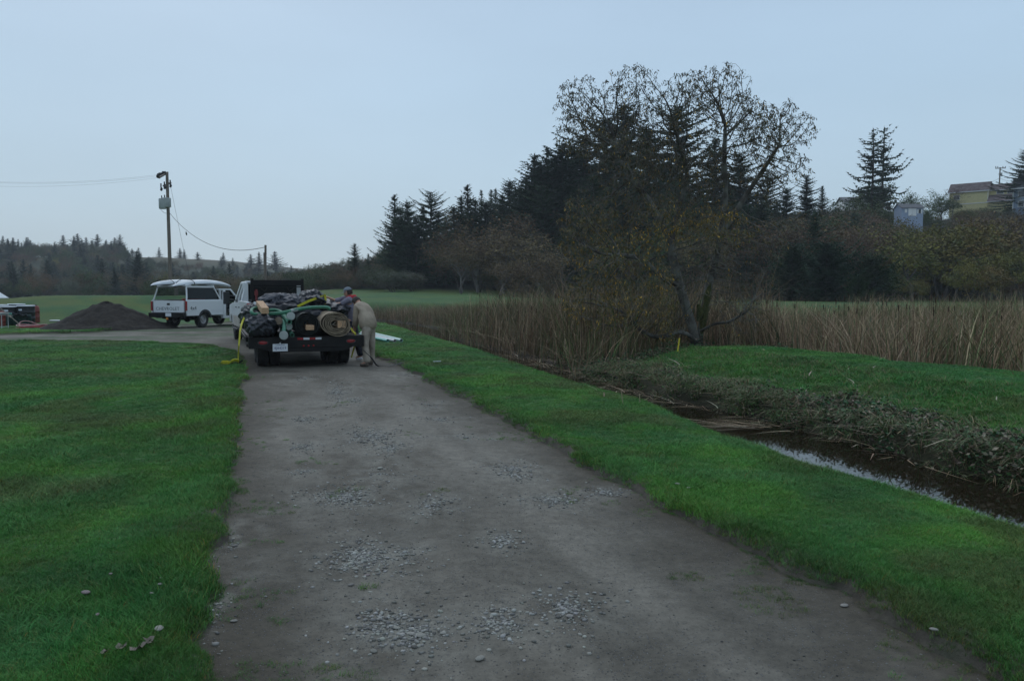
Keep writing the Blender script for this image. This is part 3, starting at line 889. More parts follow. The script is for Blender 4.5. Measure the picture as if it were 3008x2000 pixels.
_l.new(_a.outputs['Color'], _n['Principled BSDF'].inputs['Base Color']); _n['Principled BSDF'].inputs['Roughness'].default_value = 0.65
pebs = []
for k in range(6):
    me = rock(100 + k, 1, 0.6); me.materials.append(M_PEB); pebs.append(bpy.data.objects.new('p', me))
COL_PEB = template_collection('pebble', pebs)
px_, py_, ps_ = [], [], []
for vx, vy, hw, hd, n in BEDS:
    n = int(n * 1.9)
    ang = RNG.uniform(0, 6.28, n); rr = np.abs(RNG.normal(0, 0.80, n)) * (0.8 + 0.5 * np.sin(ang * 3 + vx) * 0.5)
    fx = (vx + hw * rr * np.cos(ang) * 1.12) * V2F; fy = (vy + hd * rr * np.sin(ang) * 1.12) * V2F
    for a_, b_ in zip(fx, fy):
        d_ = ray(a_, b_); t_ = (-0.03 - CAM_H) / d_.z
        px_.append(d_.x * t_); py_.append(d_.y * t_); ps_.append(1.0)
px_ += list(RNG.uniform(-1, 1, 0))
# loose scatter all over
lx, ly = sample_fan(15000, 2.8, 30, -34, 34, 1.3)
k = (road_sd(lx, ly) > -0.06)
lx, ly = lx[k], ly[k]
X = np.concatenate([np.array(px_), lx]); Y = np.concatenate([np.array(py_), ly])
jit = 0.03
X = X + RNG.normal(0, jit, len(X)); Y = Y + RNG.normal(0, jit * 1.5, len(Y))
size = 0.0045 + 0.021 * RNG.random(len(X)) ** 3.6 + 0.013 * (RNG.random(len(X)) < 0.03)
size[len(px_):] *= 0.5
size *= 1 + 0.02 * np.maximum(np.hypot(X, Y) - 6, 0)
g_ = 0.08 + 0.29 * RNG.random(len(X)) ** 1.3
tint = np.stack([g_, g_ * RNG.uniform(0.94, 1.0, len(X)), g_ * RNG.uniform(0.80, 0.92, len(X))], -1)
tint[len(px_):] *= np.where(RNG.random(len(X) - len(px_)) < 0.45, 0.25, 0.6)[:, None]
tag(scatter('gravel', np.stack([X, Y, road_z(X, Y) + size * 0.10], -1), RNG.uniform(0, 6.28, len(X)), size, RNG.integers(0, 6, len(X)), tint, COL_PEB), kind='stuff')
# ------------------------------------------------------------------ tree shapes
def tubes_np(A, B, ra, rb, sides=4):
    """frusta from A to B (n,3)"""
    n = len(A); D = B - A; D = D / (np.linalg.norm(D, axis=1)[:, None] + 1e-9)
    ref = np.where(np.abs(D[:, 2:3]) > 0.9, np.array([[1.0, 0, 0]]), np.array([[0, 0, 1.0]]))
    U = np.cross(D, ref); U /= np.linalg.norm(U, axis=1)[:, None] + 1e-9
    W = np.cross(D, U)
    V = np.zeros((n, 2, sides, 3), dtype=np.float32)
    for k in range(sides):
        a = 2 * math.pi * k / sides
        q = U * math.cos(a) + W * math.sin(a)
        V[:, 0, k] = A + q * ra[:, None]; V[:, 1, k] = B + q * rb[:, None]
    b = (np.arange(n) * 2 * sides)[:, None]
    k = np.arange(sides)[None, :]; k2 = (k + 1) % sides
    F = np.stack([b + k, b + k2, b + sides + k2, b + sides + k], -1).reshape(-1, 4)
    return V.reshape(-1, 3), F

def tris_as_quads(T): return np.concatenate([T, T[:, 2:3]], 1)

def conifer_mesh(seed, H=18.0, R=3.6, bare=0.08, power=0.8, droop=0.25, up=0.25, whorl=0.42, sprig=0.42, gap=0.12, rag=0.35, n_br=6, trunk_vis=True):
    rg = np.random.default_rng(seed)
    A, B, ra, rb = [], [], [], []
    T = []                                             # sprig triangles
    steps = 10
    ph = rg.uniform(0, 6, 4)
    tr = [np.array([0.12 * math.sin(ph[0] + 3 * t), 0.12 * math.sin(ph[1] + 2.6 * t), H * t]) for t in np.linspace(0, 1, steps)]
    for i in range(steps - 1):
        A.append(tr[i]); B.append(tr[i + 1]); ra.append(H * 0.013 * (1 - i / steps) + 0.02); rb.append(H * 0.013 * (1 - (i + 1) / steps) + 0.02)
    z = bare * H
    sideL = 1 + rag * np.sin(np.arange(12) * 2.1 + ph[2])
    while z < H * 0.985:
        t = z / H
        Rz = R * (1 - t) ** power * (1 if t > bare + 0.08 else 0.65 + 0.35 * (t - bare) / 0.08) + 0.12
        nb = max(4, int(n_br * (0.85 + 0.5 * (1 - t))))
        a0 = rg.uniform(0, 6.28)
        for j in range(nb):
            if rg.random() < gap: continue
            zj = rg.uniform(-0.5, 0.5) * whorl
            az = a0 + j * 6.283 / nb + rg.normal(0, 0.35)
            L = Rz * rg.uniform(0.62, 1.18) * sideL[int((az % 6.283) / 6.283 * 12) % 12]
            L *= 1 + 0.12 * math.sin(z * 1.3 + ph[3] + 3 * math.cos(az))
            L = max(L, 0.1)
            rise0 = rg.normal(0.10, 0.10) + 0.5 * t
            d = np.array([math.cos(az), math.sin(az)])
            side = np.array([-d[1], d[0]])
            ns = max(3, int(L / (sprig * 0.42)))
            prev = None
            for s in np.linspace(0.08, 1, ns):
                r = L * s
                zz_ = z + zj + r * rise0 - droop * L * s ** 1.6 * (1 - 0.5 * t) + up * L * max(0, s - 0.55) ** 2 * 3
                p = np.array([d[0] * r, d[1] * r, zz_])
                if prev is not None and L > 1.0 and trunk_vis:
                    A.append(prev); B.append(p); ra.append(0.035 * (1.1 - s) + 0.012); rb.append(0.03 * (1.1 - s) + 0.01)
                prev = p
                sz = sprig * (0.55 + 0.65 * (1 - s)) * rg.uniform(0.7, 1.3) * (0.68 + 0.42 * min(1, 3 * (1 - t)))
                for sg in (-1, 1):
                    fw = rg.uniform(0.35, 0.9)
                    tip = p + np.array([d[0] * fw + side[0] * sg, d[1] * fw + side[1] * sg, rg.uniform(-0.55, -0.05) + 0.35 * up]) * sz
                    wv = np.array([d[0], d[1], rg.uniform(-0.3, 0.3)]) * sz * 0.33
                    T += [p - wv, p + wv, tip]
                hg = p + np.array([rg.normal(0, 0.15), rg.normal(0, 0.15), -1.0]) * sz * rg.uniform(0.4, 0.9)
                wv = np.array([d[0], d[1], 0]) * sz * 0.32
                T += [p - wv, p + wv, hg]
            tip = prev + np.array([d[0], d[1], 0.5 * up + rg.uniform(-0.1, 0.2)]) * sprig * 0.6
            T += [prev + np.array([side[0], side[1], 0]) * sprig * 0.16, prev - np.array([side[0], side[1], 0]) * sprig * 0.16, tip]
        z += whorl * (0.55 + 0.75 * (1 - t)) * rg.uniform(0.8, 1.2)
    # leader
    for k in range(10):
        q = H * (1 - 0.012 * k); az = k * 2.4
        p = np.array([0, 0, q]); T += [p + (0.02, 0, 0), p - (0.02, 0, 0), p + np.array([math.cos(az) * 0.10 * k * 0.5, math.sin(az) * 0.10 * k * 0.5, 0.12])]
    T += [np.array([0.04, 0, H - 0.5]), np.array([-0.04, 0, H - 0.5]), np.array([0, 0, H + 0.35])]
    T = np.array(T)
    Vw, Fw = tubes_np(np.array(A), np.array(B), np.array(ra), np.array(rb), 5)
    tri = np.arange(len(T)).reshape(-1, 3)
    return (Vw, Fw), (T, tri)

M_BARK = mat('bark', (0.060, 0.050, 0.042), (0.11, 0.10, 0.085), scale=3, rough=0.9, bump=0.01, objrand=0.2)
M_BARKP = mat('pale_bark', (0.13, 0.125, 0.11), (0.20, 0.19, 0.17), scale=2, rough=0.9, objrand=0.2)
M_NEEDLE = mat('needles', (0.020, 0.052, 0.026), (0.045, 0.092, 0.040), scale=0.7, rough=0.7, spec=0.25, objrand=0.3)
M_NEEDLE2 = mat('blue_needles', (0.020, 0.040, 0.028), (0.036, 0.060, 0.036), scale=0.7, rough=0.7, spec=0.25, objrand=0.25)
M_PINE = mat('bright_needles', (0.020, 0.050, 0.014), (0.045, 0.085, 0.024), scale=0.8, rough=0.7, spec=0.25, objrand=0.25)

def mesh_obj(name, V, F, mats, col=None, fmat=None):
    o = np_mesh(name, V, F, col, mats, link=False, fmat=fmat)
    return o.data

class Proto:
    def __init__(s, trunk, crown, H): s.trunk, s.crown, s.H = trunk, crown, H

def make_conifer(seed, needle=None, **kw):
    kw['R'] = kw.get('R', 3.6) * 1.35
    kw['sprig'] = kw.get('sprig', 0.42) * 1.3
    (Vw, Fw), (T, tri) = conifer_mesh(seed, **kw)
    return Proto(mesh_obj('trunk', Vw, Fw, [M_BARK]), mesh_obj('crown', T, tri, [needle or M_NEEDLE]), kw.get('H', 18.0))

def decid_mesh(seed, H=9.0, spread=0.55, levels=4, leaves=2.2, leaf=0.20, twig=0.9, fork=0.28, flat=0.9, stems=1):
    """returns wood (A,B,ra,rb), twig triangles, leaf quads"""
    rg = np.random.default_rng(seed)
    A, B, ra, rb, T, Lf = [], [], [], [], [], []
    def norm(v): return v / (np.linalg.norm(v) + 1e-9)
    def grow(p, d, L, r, lv):
        n = 3 if lv < 3 else 2
        for i in range(n):
            d = norm(d + rg.normal(0, 0.16, 3) + np.array([0, 0, 0.06]))
            q = p + d * L / n
            r2 = r * (1 - 0.35 / n)
            if lv <= 2: A.append(p); B.append(q); ra.append(r); rb.append(r2)
            else:
                s = norm(np.cross(d, rg.normal(0, 1, 3))) * max(r, 0.012)
                T.extend([p - s, p + s, q])
            p, r = q, r2
            if lv >= 1 and lv < levels and rg.random() < 0.75:
                side = norm(np.cross(d, rg.normal(0, 1, 3)))
                grow(p, norm(d * 0.55 + side * 0.9), L * rg.uniform(0.45, 0.7), r * 0.55, lv + 1)
        if lv >= levels - 1:
            k = rg.poisson(leaves)
            for _ in range(k):
                c = p - d * L * rg.uniform(0, 1) + rg.normal(0, 0.22, 3)
                dd = norm(rg.normal(0, 1, 3) + (0, 0, -0.3)); sd = norm(np.cross(dd, rg.normal(0, 1, 3)))
                z = leaf * rg.uniform(0.5, 1.3)
                Lf.extend([c, c + dd * z * .5 + sd * z * .35, c + dd * z, c + dd * z * .5 - sd * z * .35])
        if lv < levels:
            k = rg.integers(2, 4) if lv > 0 else rg.integers(4, 6)
            for _ in range(k):
                side = norm(np.cross(d, rg.normal(0, 1, 3)))
                s = spread * rg.uniform(0.6, 1.5)
                grow(p, norm(d * flat + side * s + np.array([0, 0, 0.12])), L * rg.uniform(0.62, 0.86), r * 0.62, lv + 1)
    for k in range(stems):
        a = rg.uniform(0, 6.28); t = 0.0 if stems == 1 else rg.uniform(0.15, 0.4)
        grow(np.array([math.cos(a) * 0.15 * (stems > 1), math.sin(a) * 0.15 * (stems > 1), 0.0]), norm(np.array([math.cos(a) * t, math.sin(a) * t, 1.0])), H * fork, H * 0.018 / math.sqrt(stems), 0)
    return (np.array(A), np.array(B), np.array(ra), np.array(rb)), np.array(T).reshape(-1, 3), np.array(Lf).reshape(-1, 3)

M_TWIG = mat('twigs', (0.085, 0.068, 0.055), (0.14, 0.118, 0.10), scale=1.5, rough=0.9, objrand=0.25)
M_LBROWN = mat('brown_leaves', (0.115, 0.075, 0.042), (0.19, 0.130, 0.065), scale=0.9, rough=0.8, spec=0.2, objrand=0.25)
M_LOLIVE = mat('olive_leaves', (0.085, 0.098, 0.030), (0.215, 0.160, 0.042), scale=0.6, rough=0.75, spec=0.2, objrand=0.22)
M_LGREEN = mat('dull_green_leaves', (0.045, 0.080, 0.030), (0.10, 0.125, 0.048), scale=0.7, rough=0.75, spec=0.2, objrand=0.25)
M_LGREY = mat('grey_green_leaves', (0.085, 0.100, 0.065), (0.145, 0.150, 0.105), scale=0.8, rough=0.8, spec=0.2, objrand=0.2)

def make_decid(seed, leafm, wood=None, **kw):
    (A, B, ra, rb), T, Lf = decid_mesh(seed, **kw)
    Vw, Fw = tubes_np(A, B, ra, rb, 5)
    tq = tris_as_quads(np.arange(len(T)).reshape(-1, 3))
    # twigs as thin kites so everything stays four-sided
    Tm = T.reshape(-1, 3, 3); Vk = np.concatenate([Tm, (Tm[:, 2:3] + (Tm[:, 0:1] - Tm[:, 1:2]) * 0.15)], 1).reshape(-1, 3)
    Vk = Vk.reshape(-1, 4, 3)[:, [0, 1, 2, 3]].reshape(-1, 3)
    Fk = np.arange(len(Vk)).reshape(-1, 4)
    V = np.concatenate([Vk, Lf]) if len(Lf) else Vk
    F = np.concatenate([Fk, np.arange(len(Lf)).reshape(-1, 4) + len(Vk)]) if len(Lf) else Fk
    fm = np.concatenate([np.zeros(len(Fk)), np.ones(len(Lf) // 4)])
    H = max(V[:, 2].max(), 0.1)
    return Proto(mesh_obj('trunk', Vw, Fw, [wood or M_BARK]), mesh_obj('crown', V, F, [M_TWIG, leafm], fmat=fm), H)

CON = [make_conifer(11, H=18, R=3.4, power=0.75), make_conifer(12, H=18, R=4.3, power=0.62, droop=0.35, rag=0.4),
       make_conifer(13, H=18, R=2.7, power=0.85, gap=0.2), make_conifer(14, H=18, R=3.9, power=0.5, bare=0.12, gap=0.22, rag=0.5, whorl=0.55),
       make_conifer(15, H=18, R=3.7, power=0.9, droop=0.15, up=0.4, gap=0.15, whorl=0.5, rag=0.25)]
CONB = [make_conifer(21, needle=M_NEEDLE2, H=18, R=4.8, power=0.95, whorl=0.7, sprig=0.6, trunk_vis=False), make_conifer(22, needle=M_NEEDLE2, H=18, R=5.6, power=0.85, whorl=0.75, sprig=0.65, gap=0.15, trunk_vis=False),
        make_conifer(23, needle=M_NEEDLE2, H=18, R=3.8, power=1.0, whorl=0.7, sprig=0.55, trunk_vis=False)]
SWEEP = [make_conifer(31, H=15, R=2.3, power=0.55, droop=0.55, up=0.55, gap=0.15, whorl=0.9, sprig=0.42, rag=0.25, n_br=5, bare=0.06),
         make_conifer(35, H=15, R=3.1, power=0.70, droop=0.50, up=0.80, gap=0.2, whorl=1.0, sprig=0.45, rag=0.22, n_br=6, bare=0.04)]
BROWN = [make_decid(41, M_LBROWN, H=9, leaves=4.5, leaf=0.15), make_decid(42, M_LBROWN, H=9, leaves=3.0, leaf=0.15, spread=0.7), make_decid(43, M_LBROWN, H=9, leaves=5.0, leaf=0.15, stems=2, fork=0.25)]
OLIVE = [make_decid(51, M_LOLIVE, H=9, leaves=5.5, leaf=0.22, spread=0.7), make_decid(52, M_LOLIVE, H=9, leaves=6.0, leaf=0.22, stems=2, spread=0.75)]
DGREEN = [make_decid(61, M_LGREEN, H=9, leaves=5.0, leaf=0.24, spread=0.65), make_decid(62, M_LGREEN, H=9, leaves=3.4, leaf=0.22, stems=2)]
GREY = [make_decid(71, M_LGREY, H=9, leaves=3.2, leaf=0.18, spread=0.8, stems=3, fork=0.22), make_decid(72, M_LBROWN, H=9, leaves=0.5, spread=0.6, wood=M_BARKP)]
ROUND = [make_conifer(81, needle=M_PINE, H=9, R=4.0, power=0.38, whorl=0.38, sprig=0.55, gap=0.05, rag=0.3, n_br=9, droop=0.1, up=0.4, bare=0.02, trunk_vis=False),
         make_conifer(82, needle=M_NEEDLE, H=9, R=3.8, power=0.45, whorl=0.38, sprig=0.55, gap=0.05, rag=0.35, n_br=9, droop=0.15, up=0.3, bare=0.02, trunk_vis=False)]

def plant(name, proto, x, y, H, label, cat, group=None, wid=1.0, rz=None, sink=0.3, z=None):
    t = thing(name, label, cat, (x, y, (gz(x, y) if z is None else z) - sink), random.uniform(0, 6.28) if rz is None else rz, group)
    s = (H + sink) / proto.H
    t.scale = (s * wid, s * wid, s)
    for nm, me in (('trunk', proto.trunk), ('crown', proto.crown)):
        if len(me.polygons) == 0: continue
        o = bpy.data.objects.new(nm, me); scene.collection.objects.link(o); o.parent = t
    return t

def plant_px(name, proto, vx, vtop, Y, label, cat, group=None, wid=1.0, minh=1.0, **kw):
    wid *= 1.28 if Y < 200 else 1.12
    """stand a tree at depth Y under photo column vx (enlarged-view pixels) reaching the row vtop"""
    p = at(vx * V2F, vtop * V2F, Y)
    base = gz(p.x, p.y)
    return plant(name, proto, p.x, p.y, max(p.z - base, minh), label, cat, group, wid, **kw)

# far ridge beyond the field
RIDGE = [(100, 572, 380, 2, 'small lone conifer low on the far ridge above the brown brush'),
         (145, 543, 400, 0, 'first tall conifer of the clump on the far ridge'),
         (178, 540, 410, 1, 'broad conifer second in the far ridge clump'), (198, 548, 405, 2, 'conifer squeezed behind the broad one in the far ridge clump'),
         (210, 556, 400, 2, 'short thin conifer in a dip of the far ridge clump'), (224, 541, 395, 0, 'tapered conifer in the middle of the far ridge clump'),
         (244, 554, 400, 2, 'thin see-through conifer on the far ridge'), (264, 549, 395, 1, 'bushy conifer after the thin one on the far ridge'),
         (286, 566, 385, 0, 'conifer where the far ridge clump starts to descend'), (304, 574, 375, 1, 'wide conifer low in the descending end of the far clump'),
         (322, 582, 365, 0, 'conifer near the foot of the descending far clump'), (343, 597, 360, 1, 'last low conifer of the descending far clump'),
         (366, 571, 400, 2, 'lone conifer just before the tall utility pole on the far ridge'), (414, 573, 400, 0, 'conifer close after the tall utility pole, left of a twin peak'),
         (424, 576, 402, 2, 'second peak of the twin conifer after the utility pole'), (455, 582, 400, 1, 'pointed conifer on the open part of the far ridge'),
         (514, 583, 405, 2, 'small conifer alone on the bare ridge top'), (577, 587, 400, 0, 'conifer just before the short wooden pole'),
         (596, 582, 400, 2, 'narrow conifer partly behind the short wooden pole'), (633, 581, 395, 1, 'large conifer just after the short wooden pole')]
for i, (vx, vt, Y, k, lab) in enumerate(RIDGE):
    plant_px('conifer_tree', CONB[k], vx, vt - 2, Y, lab, 'tree', 'conifers on the far ridge', wid=1.25, sink=0.5)
# mixed wood on the slope below the ridge: too many and too faint to count

def crown_only(protos):
    out = []
    for p in protos:
        for me in (p.crown,):
            out.append(bpy.data.objects.new('w', me))
    return out
COL_WOOD = template_collection('wood_shape', crown_only([BROWN[0], BROWN[2], DGREEN[0], DGREEN[1], CONB[0], CONB[1], GREY[0], OLIVE[0]]))
WH = np.array([BROWN[0].H, BROWN[2].H, DGREEN[0].H, DGREEN[1].H, 18, 18, GREY[0].H, OLIVE[0].H])
n = 2600
xx, yy = RNG.uniform(-330, -30, n), RNG.uniform(170, 395, n)
el = xx / yy
k = (el > -0.72) & (el < -0.26 + 0.0 * yy)
xx, yy, el = xx[k], yy[k], el[k]
open_top = (hill_h(xx, yy) > 11.5) & (el > -0.50)
keep_ = ~open_top
xx, yy = xx[keep_], yy[keep_]
pk = RNG.choice(8, len(xx), p=[.2, .16, .2, .14, .12, .05, .08, .05])
hh = np.where((pk == 4) | (pk == 5), RNG.uniform(8, 14, len(xx)), RNG.uniform(4.5, 9.5, len(xx)))
hh *= np.where(xx / yy > -0.42, 0.6, 0.75)
scatter('far_woodland', np.stack([xx, yy, terrain(xx, yy) - 0.4], -1), RNG.uniform(0, 6.28, len(xx)), hh / WH[pk] * 1.1, pk, np.ones((len(xx), 3)), COL_WOOD,
        'mixed wood covering the slope of the far ridge')

# named trees of the wooded hill, by column and top in the enlarged photo
HILL = [
 ('conifer_tree', CON[0], 817, 560, 128, 1.0, 'lone pointed conifer standing apart from the wood, above the capped man', 'tree'),
 ('conifer_tree', CON[2], 848, 584, 132, 0.9, 'small thin conifer between the lone conifer and the wood', 'tree'),
 ('conifer_tree', CON[4], 908, 449, 128, 1.0, 'tall conifer with a thin crooked top at the edge of the wood', 'tree'),
 ('conifer_tree', CON[1], 938, 462, 126, 0.9, 'dense dark conifer beside the crooked one', 'tree'),
 ('conifer_tree', CON[3], 990, 441, 130, 1.0, 'open ragged conifer with a broken top', 'tree'),
 ('conifer_tree', CON[0], 1026, 498, 124, 0.9, 'shorter conifer filling the gap after the ragged one', 'tree'),
 ('conifer_tree', CON[4], 1076, 426, 132, 1.05, 'tall conifer with wide upswept branches over the brown trees', 'tree'),
 ('conifer_tree', CON[4], 1108, 438, 136, 0.7, 'conifer with a long bent branch beside the upswept one', 'tree'),
 ('conifer_tree', CON[2], 1131, 436, 150, 0.7, 'narrow far conifer, one of two small spires', 'tree'),
 ('conifer_tree', CON[2], 1141, 434, 152, 0.7, 'narrow far conifer, the other of two small spires', 'tree'),
 ('conifer_tree', CON[1], 1175, 414, 142, 1.0, 'dome topped conifer before the high dark wood', 'tree'),
 ('conifer_tree', CON[0], 1232, 354, 128, 1.0, 'tall conifer at the stepped edge of the high dark wood', 'tree'),
 ('conifer_tree', CON[4], 1262, 340, 126, 1.0, 'dense conifer in the high dark wood next to the leafy tree', 'tree'),
 ('conifer_tree', CON[0], 1296, 326, 124, 1.2, 'broad conifer of the high wood at the leafy tree edge', 'tree'),
 ('conifer_tree', CON[0], 1345, 306, 126, 1.1, 'conifer rising behind the left crown lobes of the leafy tree', 'tree'),
 ('conifer_tree', CON[3], 1390, 270, 128, 1.1, 'tall conifer seen through twigs behind the leafy tree', 'tree'),
 ('conifer_tree', CON[0], 1436, 236, 128, 1.2, 'tallest conifer seen behind the leafy tree crown', 'tree'),
 ('conifer_tree', CON[1], 1490, 290, 126, 1.0, 'conifer between the two tallest behind the leafy tree', 'tree'),
 ('conifer_tree', CON[3], 1556, 242, 130, 1.15, 'tall gappy conifer behind the middle of the leafy tree', 'tree'),
 ('conifer_tree', CON[0], 1648, 316, 130, 1.0, 'conifer stepping down behind the leafy tree', 'tree'),
 ('conifer_tree', CON[1], 1704, 352, 132, 1.0, 'broad conifer behind the outer twigs of the leafy tree', 'tree'),
 ('conifer_tree', CON[3], 1766, 396, 134, 1.0, 'last conifer overlapped by bare twigs of the leafy tree', 'tree'),
 ('conifer_tree', CON[1], 1812, 432, 134, 0.9, 'low conifer under the bare twig tips of the leafy tree', 'tree'),
 ('conifer_tree', CON[0], 1858, 402, 138, 1.1, 'pointed conifer standing clear after the leafy tree', 'tree'),
 ('conifer_tree', CON[2], 1894, 428, 142, 0.9, 'small conifer next to the clear standing one', 'tree'),
 ('conifer_tree', SWEEP[0], 2010, 296, 150, 1.0, 'tall dark conifer with a narrow top, one of the skyline pair', 'tree'),
 ('conifer_tree', SWEEP[1], 2036, 293, 152, 0.95, 'big dark conifer with upturned branches, other of the skyline pair', 'tree'),
 ('conifer_tree', CON[1], 2366, 344, 150, 1.1, 'dark conifer at the picture edge behind the blue grey house', 'tree'),
 ('round_evergreen_tree', ROUND[1], 1905, 562, 84, 0.9, 'dark rounded evergreen at the hill foot with layered boughs', 'tree'),
 ('round_evergreen_tree', ROUND[1], 1826, 566, 86, 0.7, 'dark evergreen half behind the leafy tree twigs', 'tree'),
 ('round_evergreen_tree', ROUND[0], 2010, 590, 82, 0.8, 'green evergreen bush tree between the dark one and the olive trees', 'tree'),
 ('round_evergreen_tree', ROUND[0], 1975, 640, 80, 0.7, 'low green evergreen at the field edge', 'tree'),
 ('olive_tree', OLIVE[0], 2105, 512, 88, 1.1, 'rounded tree with olive and gold leaves below the blue shed', 'tree'),
 ('olive_tree', OLIVE[1], 2175, 500, 92, 1.0, 'olive leaved tree in the middle of the golden thicket', 'tree'),
 ('olive_tree', OLIVE[0], 2245, 490, 96, 1.1, 'olive leaved tree below the yellow house', 'tree'),
 ('olive_tree', OLIVE[1], 2310, 505, 90, 1.1, 'olive leaved tree below the blue grey house', 'tree'),
 ('olive_tree', OLIVE[1], 2365, 560, 82, 1.0, 'golden leaved tree at the picture edge', 'tree'),
 ('olive_shrub', OLIVE[0], 2102, 632, 78, 1.2, 'small rounded olive shrub at the edge of the far green', 'shrub'),
 ('olive_tree', OLIVE[0], 2200, 580, 80, 1.0, 'lower olive tree in front of the golden thicket', 'tree'),
 ('olive_tree', OLIVE[1], 2290, 600, 80, 1.1, 'wide low olive tree near the reeds', 'tree'),
 ('bushy_tree', DGREEN[0], 2078, 412, 168, 1.2, 'dark rounded bush tree at the foot of the skyline pair', 'tree'),
 ('bushy_tree', DGREEN[1], 2120, 432, 170, 1.1, 'dark bush tree sloping down after the skyline pair', 'tree'),
 ('bushy_tree', DGREEN[0], 2170, 455, 160, 1.2, 'dark green bush tree before the yellow house', 'tree'),
 ('bushy_tree', DGREEN[1], 1935, 446, 140, 1.2, 'pale topped bush tree left of the skyline pair', 'tree'),
 ('bushy_tree', DGREEN[0], 2150, 478, 150, 1.3, 'low dark bush tree between the blue shed and the yellow house', 'tree'),
 ('bushy_tree', DGREEN[1], 2045, 474, 140, 1.2, 'dark bush tree against the near wall of the blue shed', 'tree'),
 ('bushy_tree', GREY[1], 2195, 424, 165, 0.7, 'thin half bare tree in front of the yellow house', 'tree'),
 ('willow_shrub', GREY[0], 905, 618, 112, 1.5, 'grey green rounded shrub at the edge of the far green', 'shrub'),
 ('willow_shrub', GREY[0], 950, 622, 114, 1.4, 'grey green shrub beside the rounded one at the far green', 'shrub'),
 ('willow_shrub', GREY[0], 765, 604, 150, 1.3, 'pale grey bush behind the black rack', 'shrub'),
 ('willow_shrub', GREY[0], 700, 628, 140, 1.3, 'low grey brown bush above the black rack', 'shrub'),
 ('brown_tree', BROWN[0], 1150, 478, 116, 1.3, 'tall rounded brown tree below the narrow spires', 'tree'),
 ('brown_tree', BROWN[1], 1196, 470, 118, 1.2, 'brown tree below the dome topped conifer', 'tree'),
 ('brown_tree', BROWN[2], 1105, 512, 112, 1.3, 'rounded brown tree at the near side of the spires', 'tree'),
 ('brown_tree', BROWN[0], 1060, 560, 106, 1.2, 'lower brown tree over the pale stemmed trees', 'tree'),
 ('brown_tree', BROWN[1], 1250, 520, 104, 1.4, 'wide brown tree in front of the high dark wood', 'tree'),
 ('brown_tree', BROWN[2], 1225, 590, 98, 1.5, 'low brown tree at the edge behind the reeds', 'tree'),
 ('brown_tree', BROWN[0], 1310, 560, 100, 1.4, 'brown tree against the lower left of the leafy tree crown', 'tree'),
 ('brown_tree', BROWN[1], 1150, 590, 98, 1.4, 'low brown thicket tree by the far green end', 'tree'),
 ('brown_tree', BROWN[0], 1760, 500, 104, 1.4, 'brown tree seen past the outer side of the leafy tree', 'tree'),
 ('brown_tree', BROWN[1], 1850, 490, 106, 1.3, 'brown tree above the dark rounded evergreens', 'tree'),
 ('brown_tree', BROWN[2], 1930, 500, 110, 1.4, 'wide brown tree below the skyline pair', 'tree'),
 ('brown_tree', BROWN[0], 2010, 505, 108, 1.3, 'brown tree between the skyline pair and the blue shed', 'tree'),
 ('bare_tree', GREY[1], 1062, 555, 108, 1.0, 'pale stemmed leaning tree at the edge of the far green', 'tree'),
 ('bare_tree', GREY[1], 1100, 545, 110, 0.9, 'second pale stemmed tree at the edge of the far green', 'tree'),
 ('bare_tree', GREY[1], 1160, 520, 110, 1.0, 'pale stemmed tree before the brown wood', 'tree'),
 ('bare_tree', GREY[1], 507, 622, 75, 1.1, 'bare dark shrub tree behind the pickup with the kayaks', 'tree'),
 ('bare_tree', GREY[1], 2340, 455, 95, 0.7, 'pale bare trunked tree below the blue grey house', 'tree'),
]
BETWEEN = ['after the tall crooked conifer', 'close beside the ragged topped conifer', 'before the ragged topped conifer', 'after the ragged topped conifer', 'before the upswept conifer', 'half behind the upswept conifer',
           'after the upswept conifer', 'just before the two narrow spires', 'just after the two narrow spires', 'after the dome topped conifer', 'at the foot of the step up to the high dark wood', 'inside the near edge of the high dark wood',
           'between two tall conifers of the high dark wood', 'where the high dark wood meets the leafy tree']
for i, (vx, vt, Y, k) in enumerate([(922, 478, 130, 0), (958, 500, 124, 1), (974, 474, 132, 2), (1010, 486, 130, 0), (1046, 474, 128, 1), (1061, 452, 136, 2), (1094, 458, 130, 0), (1120, 462, 128, 1),
                                    (1156, 446, 134, 0), (1196, 432, 132, 1), (1212, 402, 130, 0), (1246, 372, 126, 1), (1279, 356, 124, 0), (1320, 330, 130, 1)]):
    HILL.append(('conifer_tree', CON[k], vx, vt, Y, 1.1, 'lower conifer ' + BETWEEN[i], 'tree'))
for nm, pr, vx, vt, Y, wd, lab, cat in HILL:
    plant_px(nm, pr, vx, vt, Y, lab, cat, None, wid=wd)

# fill of the hillside: trees nobody could tell apart share one label per kind
TOPS_X = [780, 860, 900, 960, 1030, 1100, 1180, 1240, 1340, 1500, 1650, 1760, 1850, 1920, 1990, 2050, 2065, 2135, 2180, 2260, 2400]
TOPS_Y = [640, 615, 560, 545, 520, 480, 450, 400, 380, 370, 400, 450, 458, 458, 470, 480, 506, 506, 486, 484, 490]
BACK_CON = 0
kinds = [('brown_tree', BROWN, 'bare brown tree in the wood on the hillside', 'brown trees of the wooded hill', 'tree'),
         ('green_tree', DGREEN, 'dull green tree in the wood on the hillside', 'dull green trees of the wooded hill', 'tree'),
         ('hill_conifer', CON[:4], 'dark conifer inside the wood on the hillside', 'conifers inside the wooded hill', 'tree'),
         ('golden_tree', OLIVE, 'olive gold tree in the thicket on the hillside', 'olive gold trees of the hillside thicket', 'tree')]
cnt = [0, 0, 0, 0]
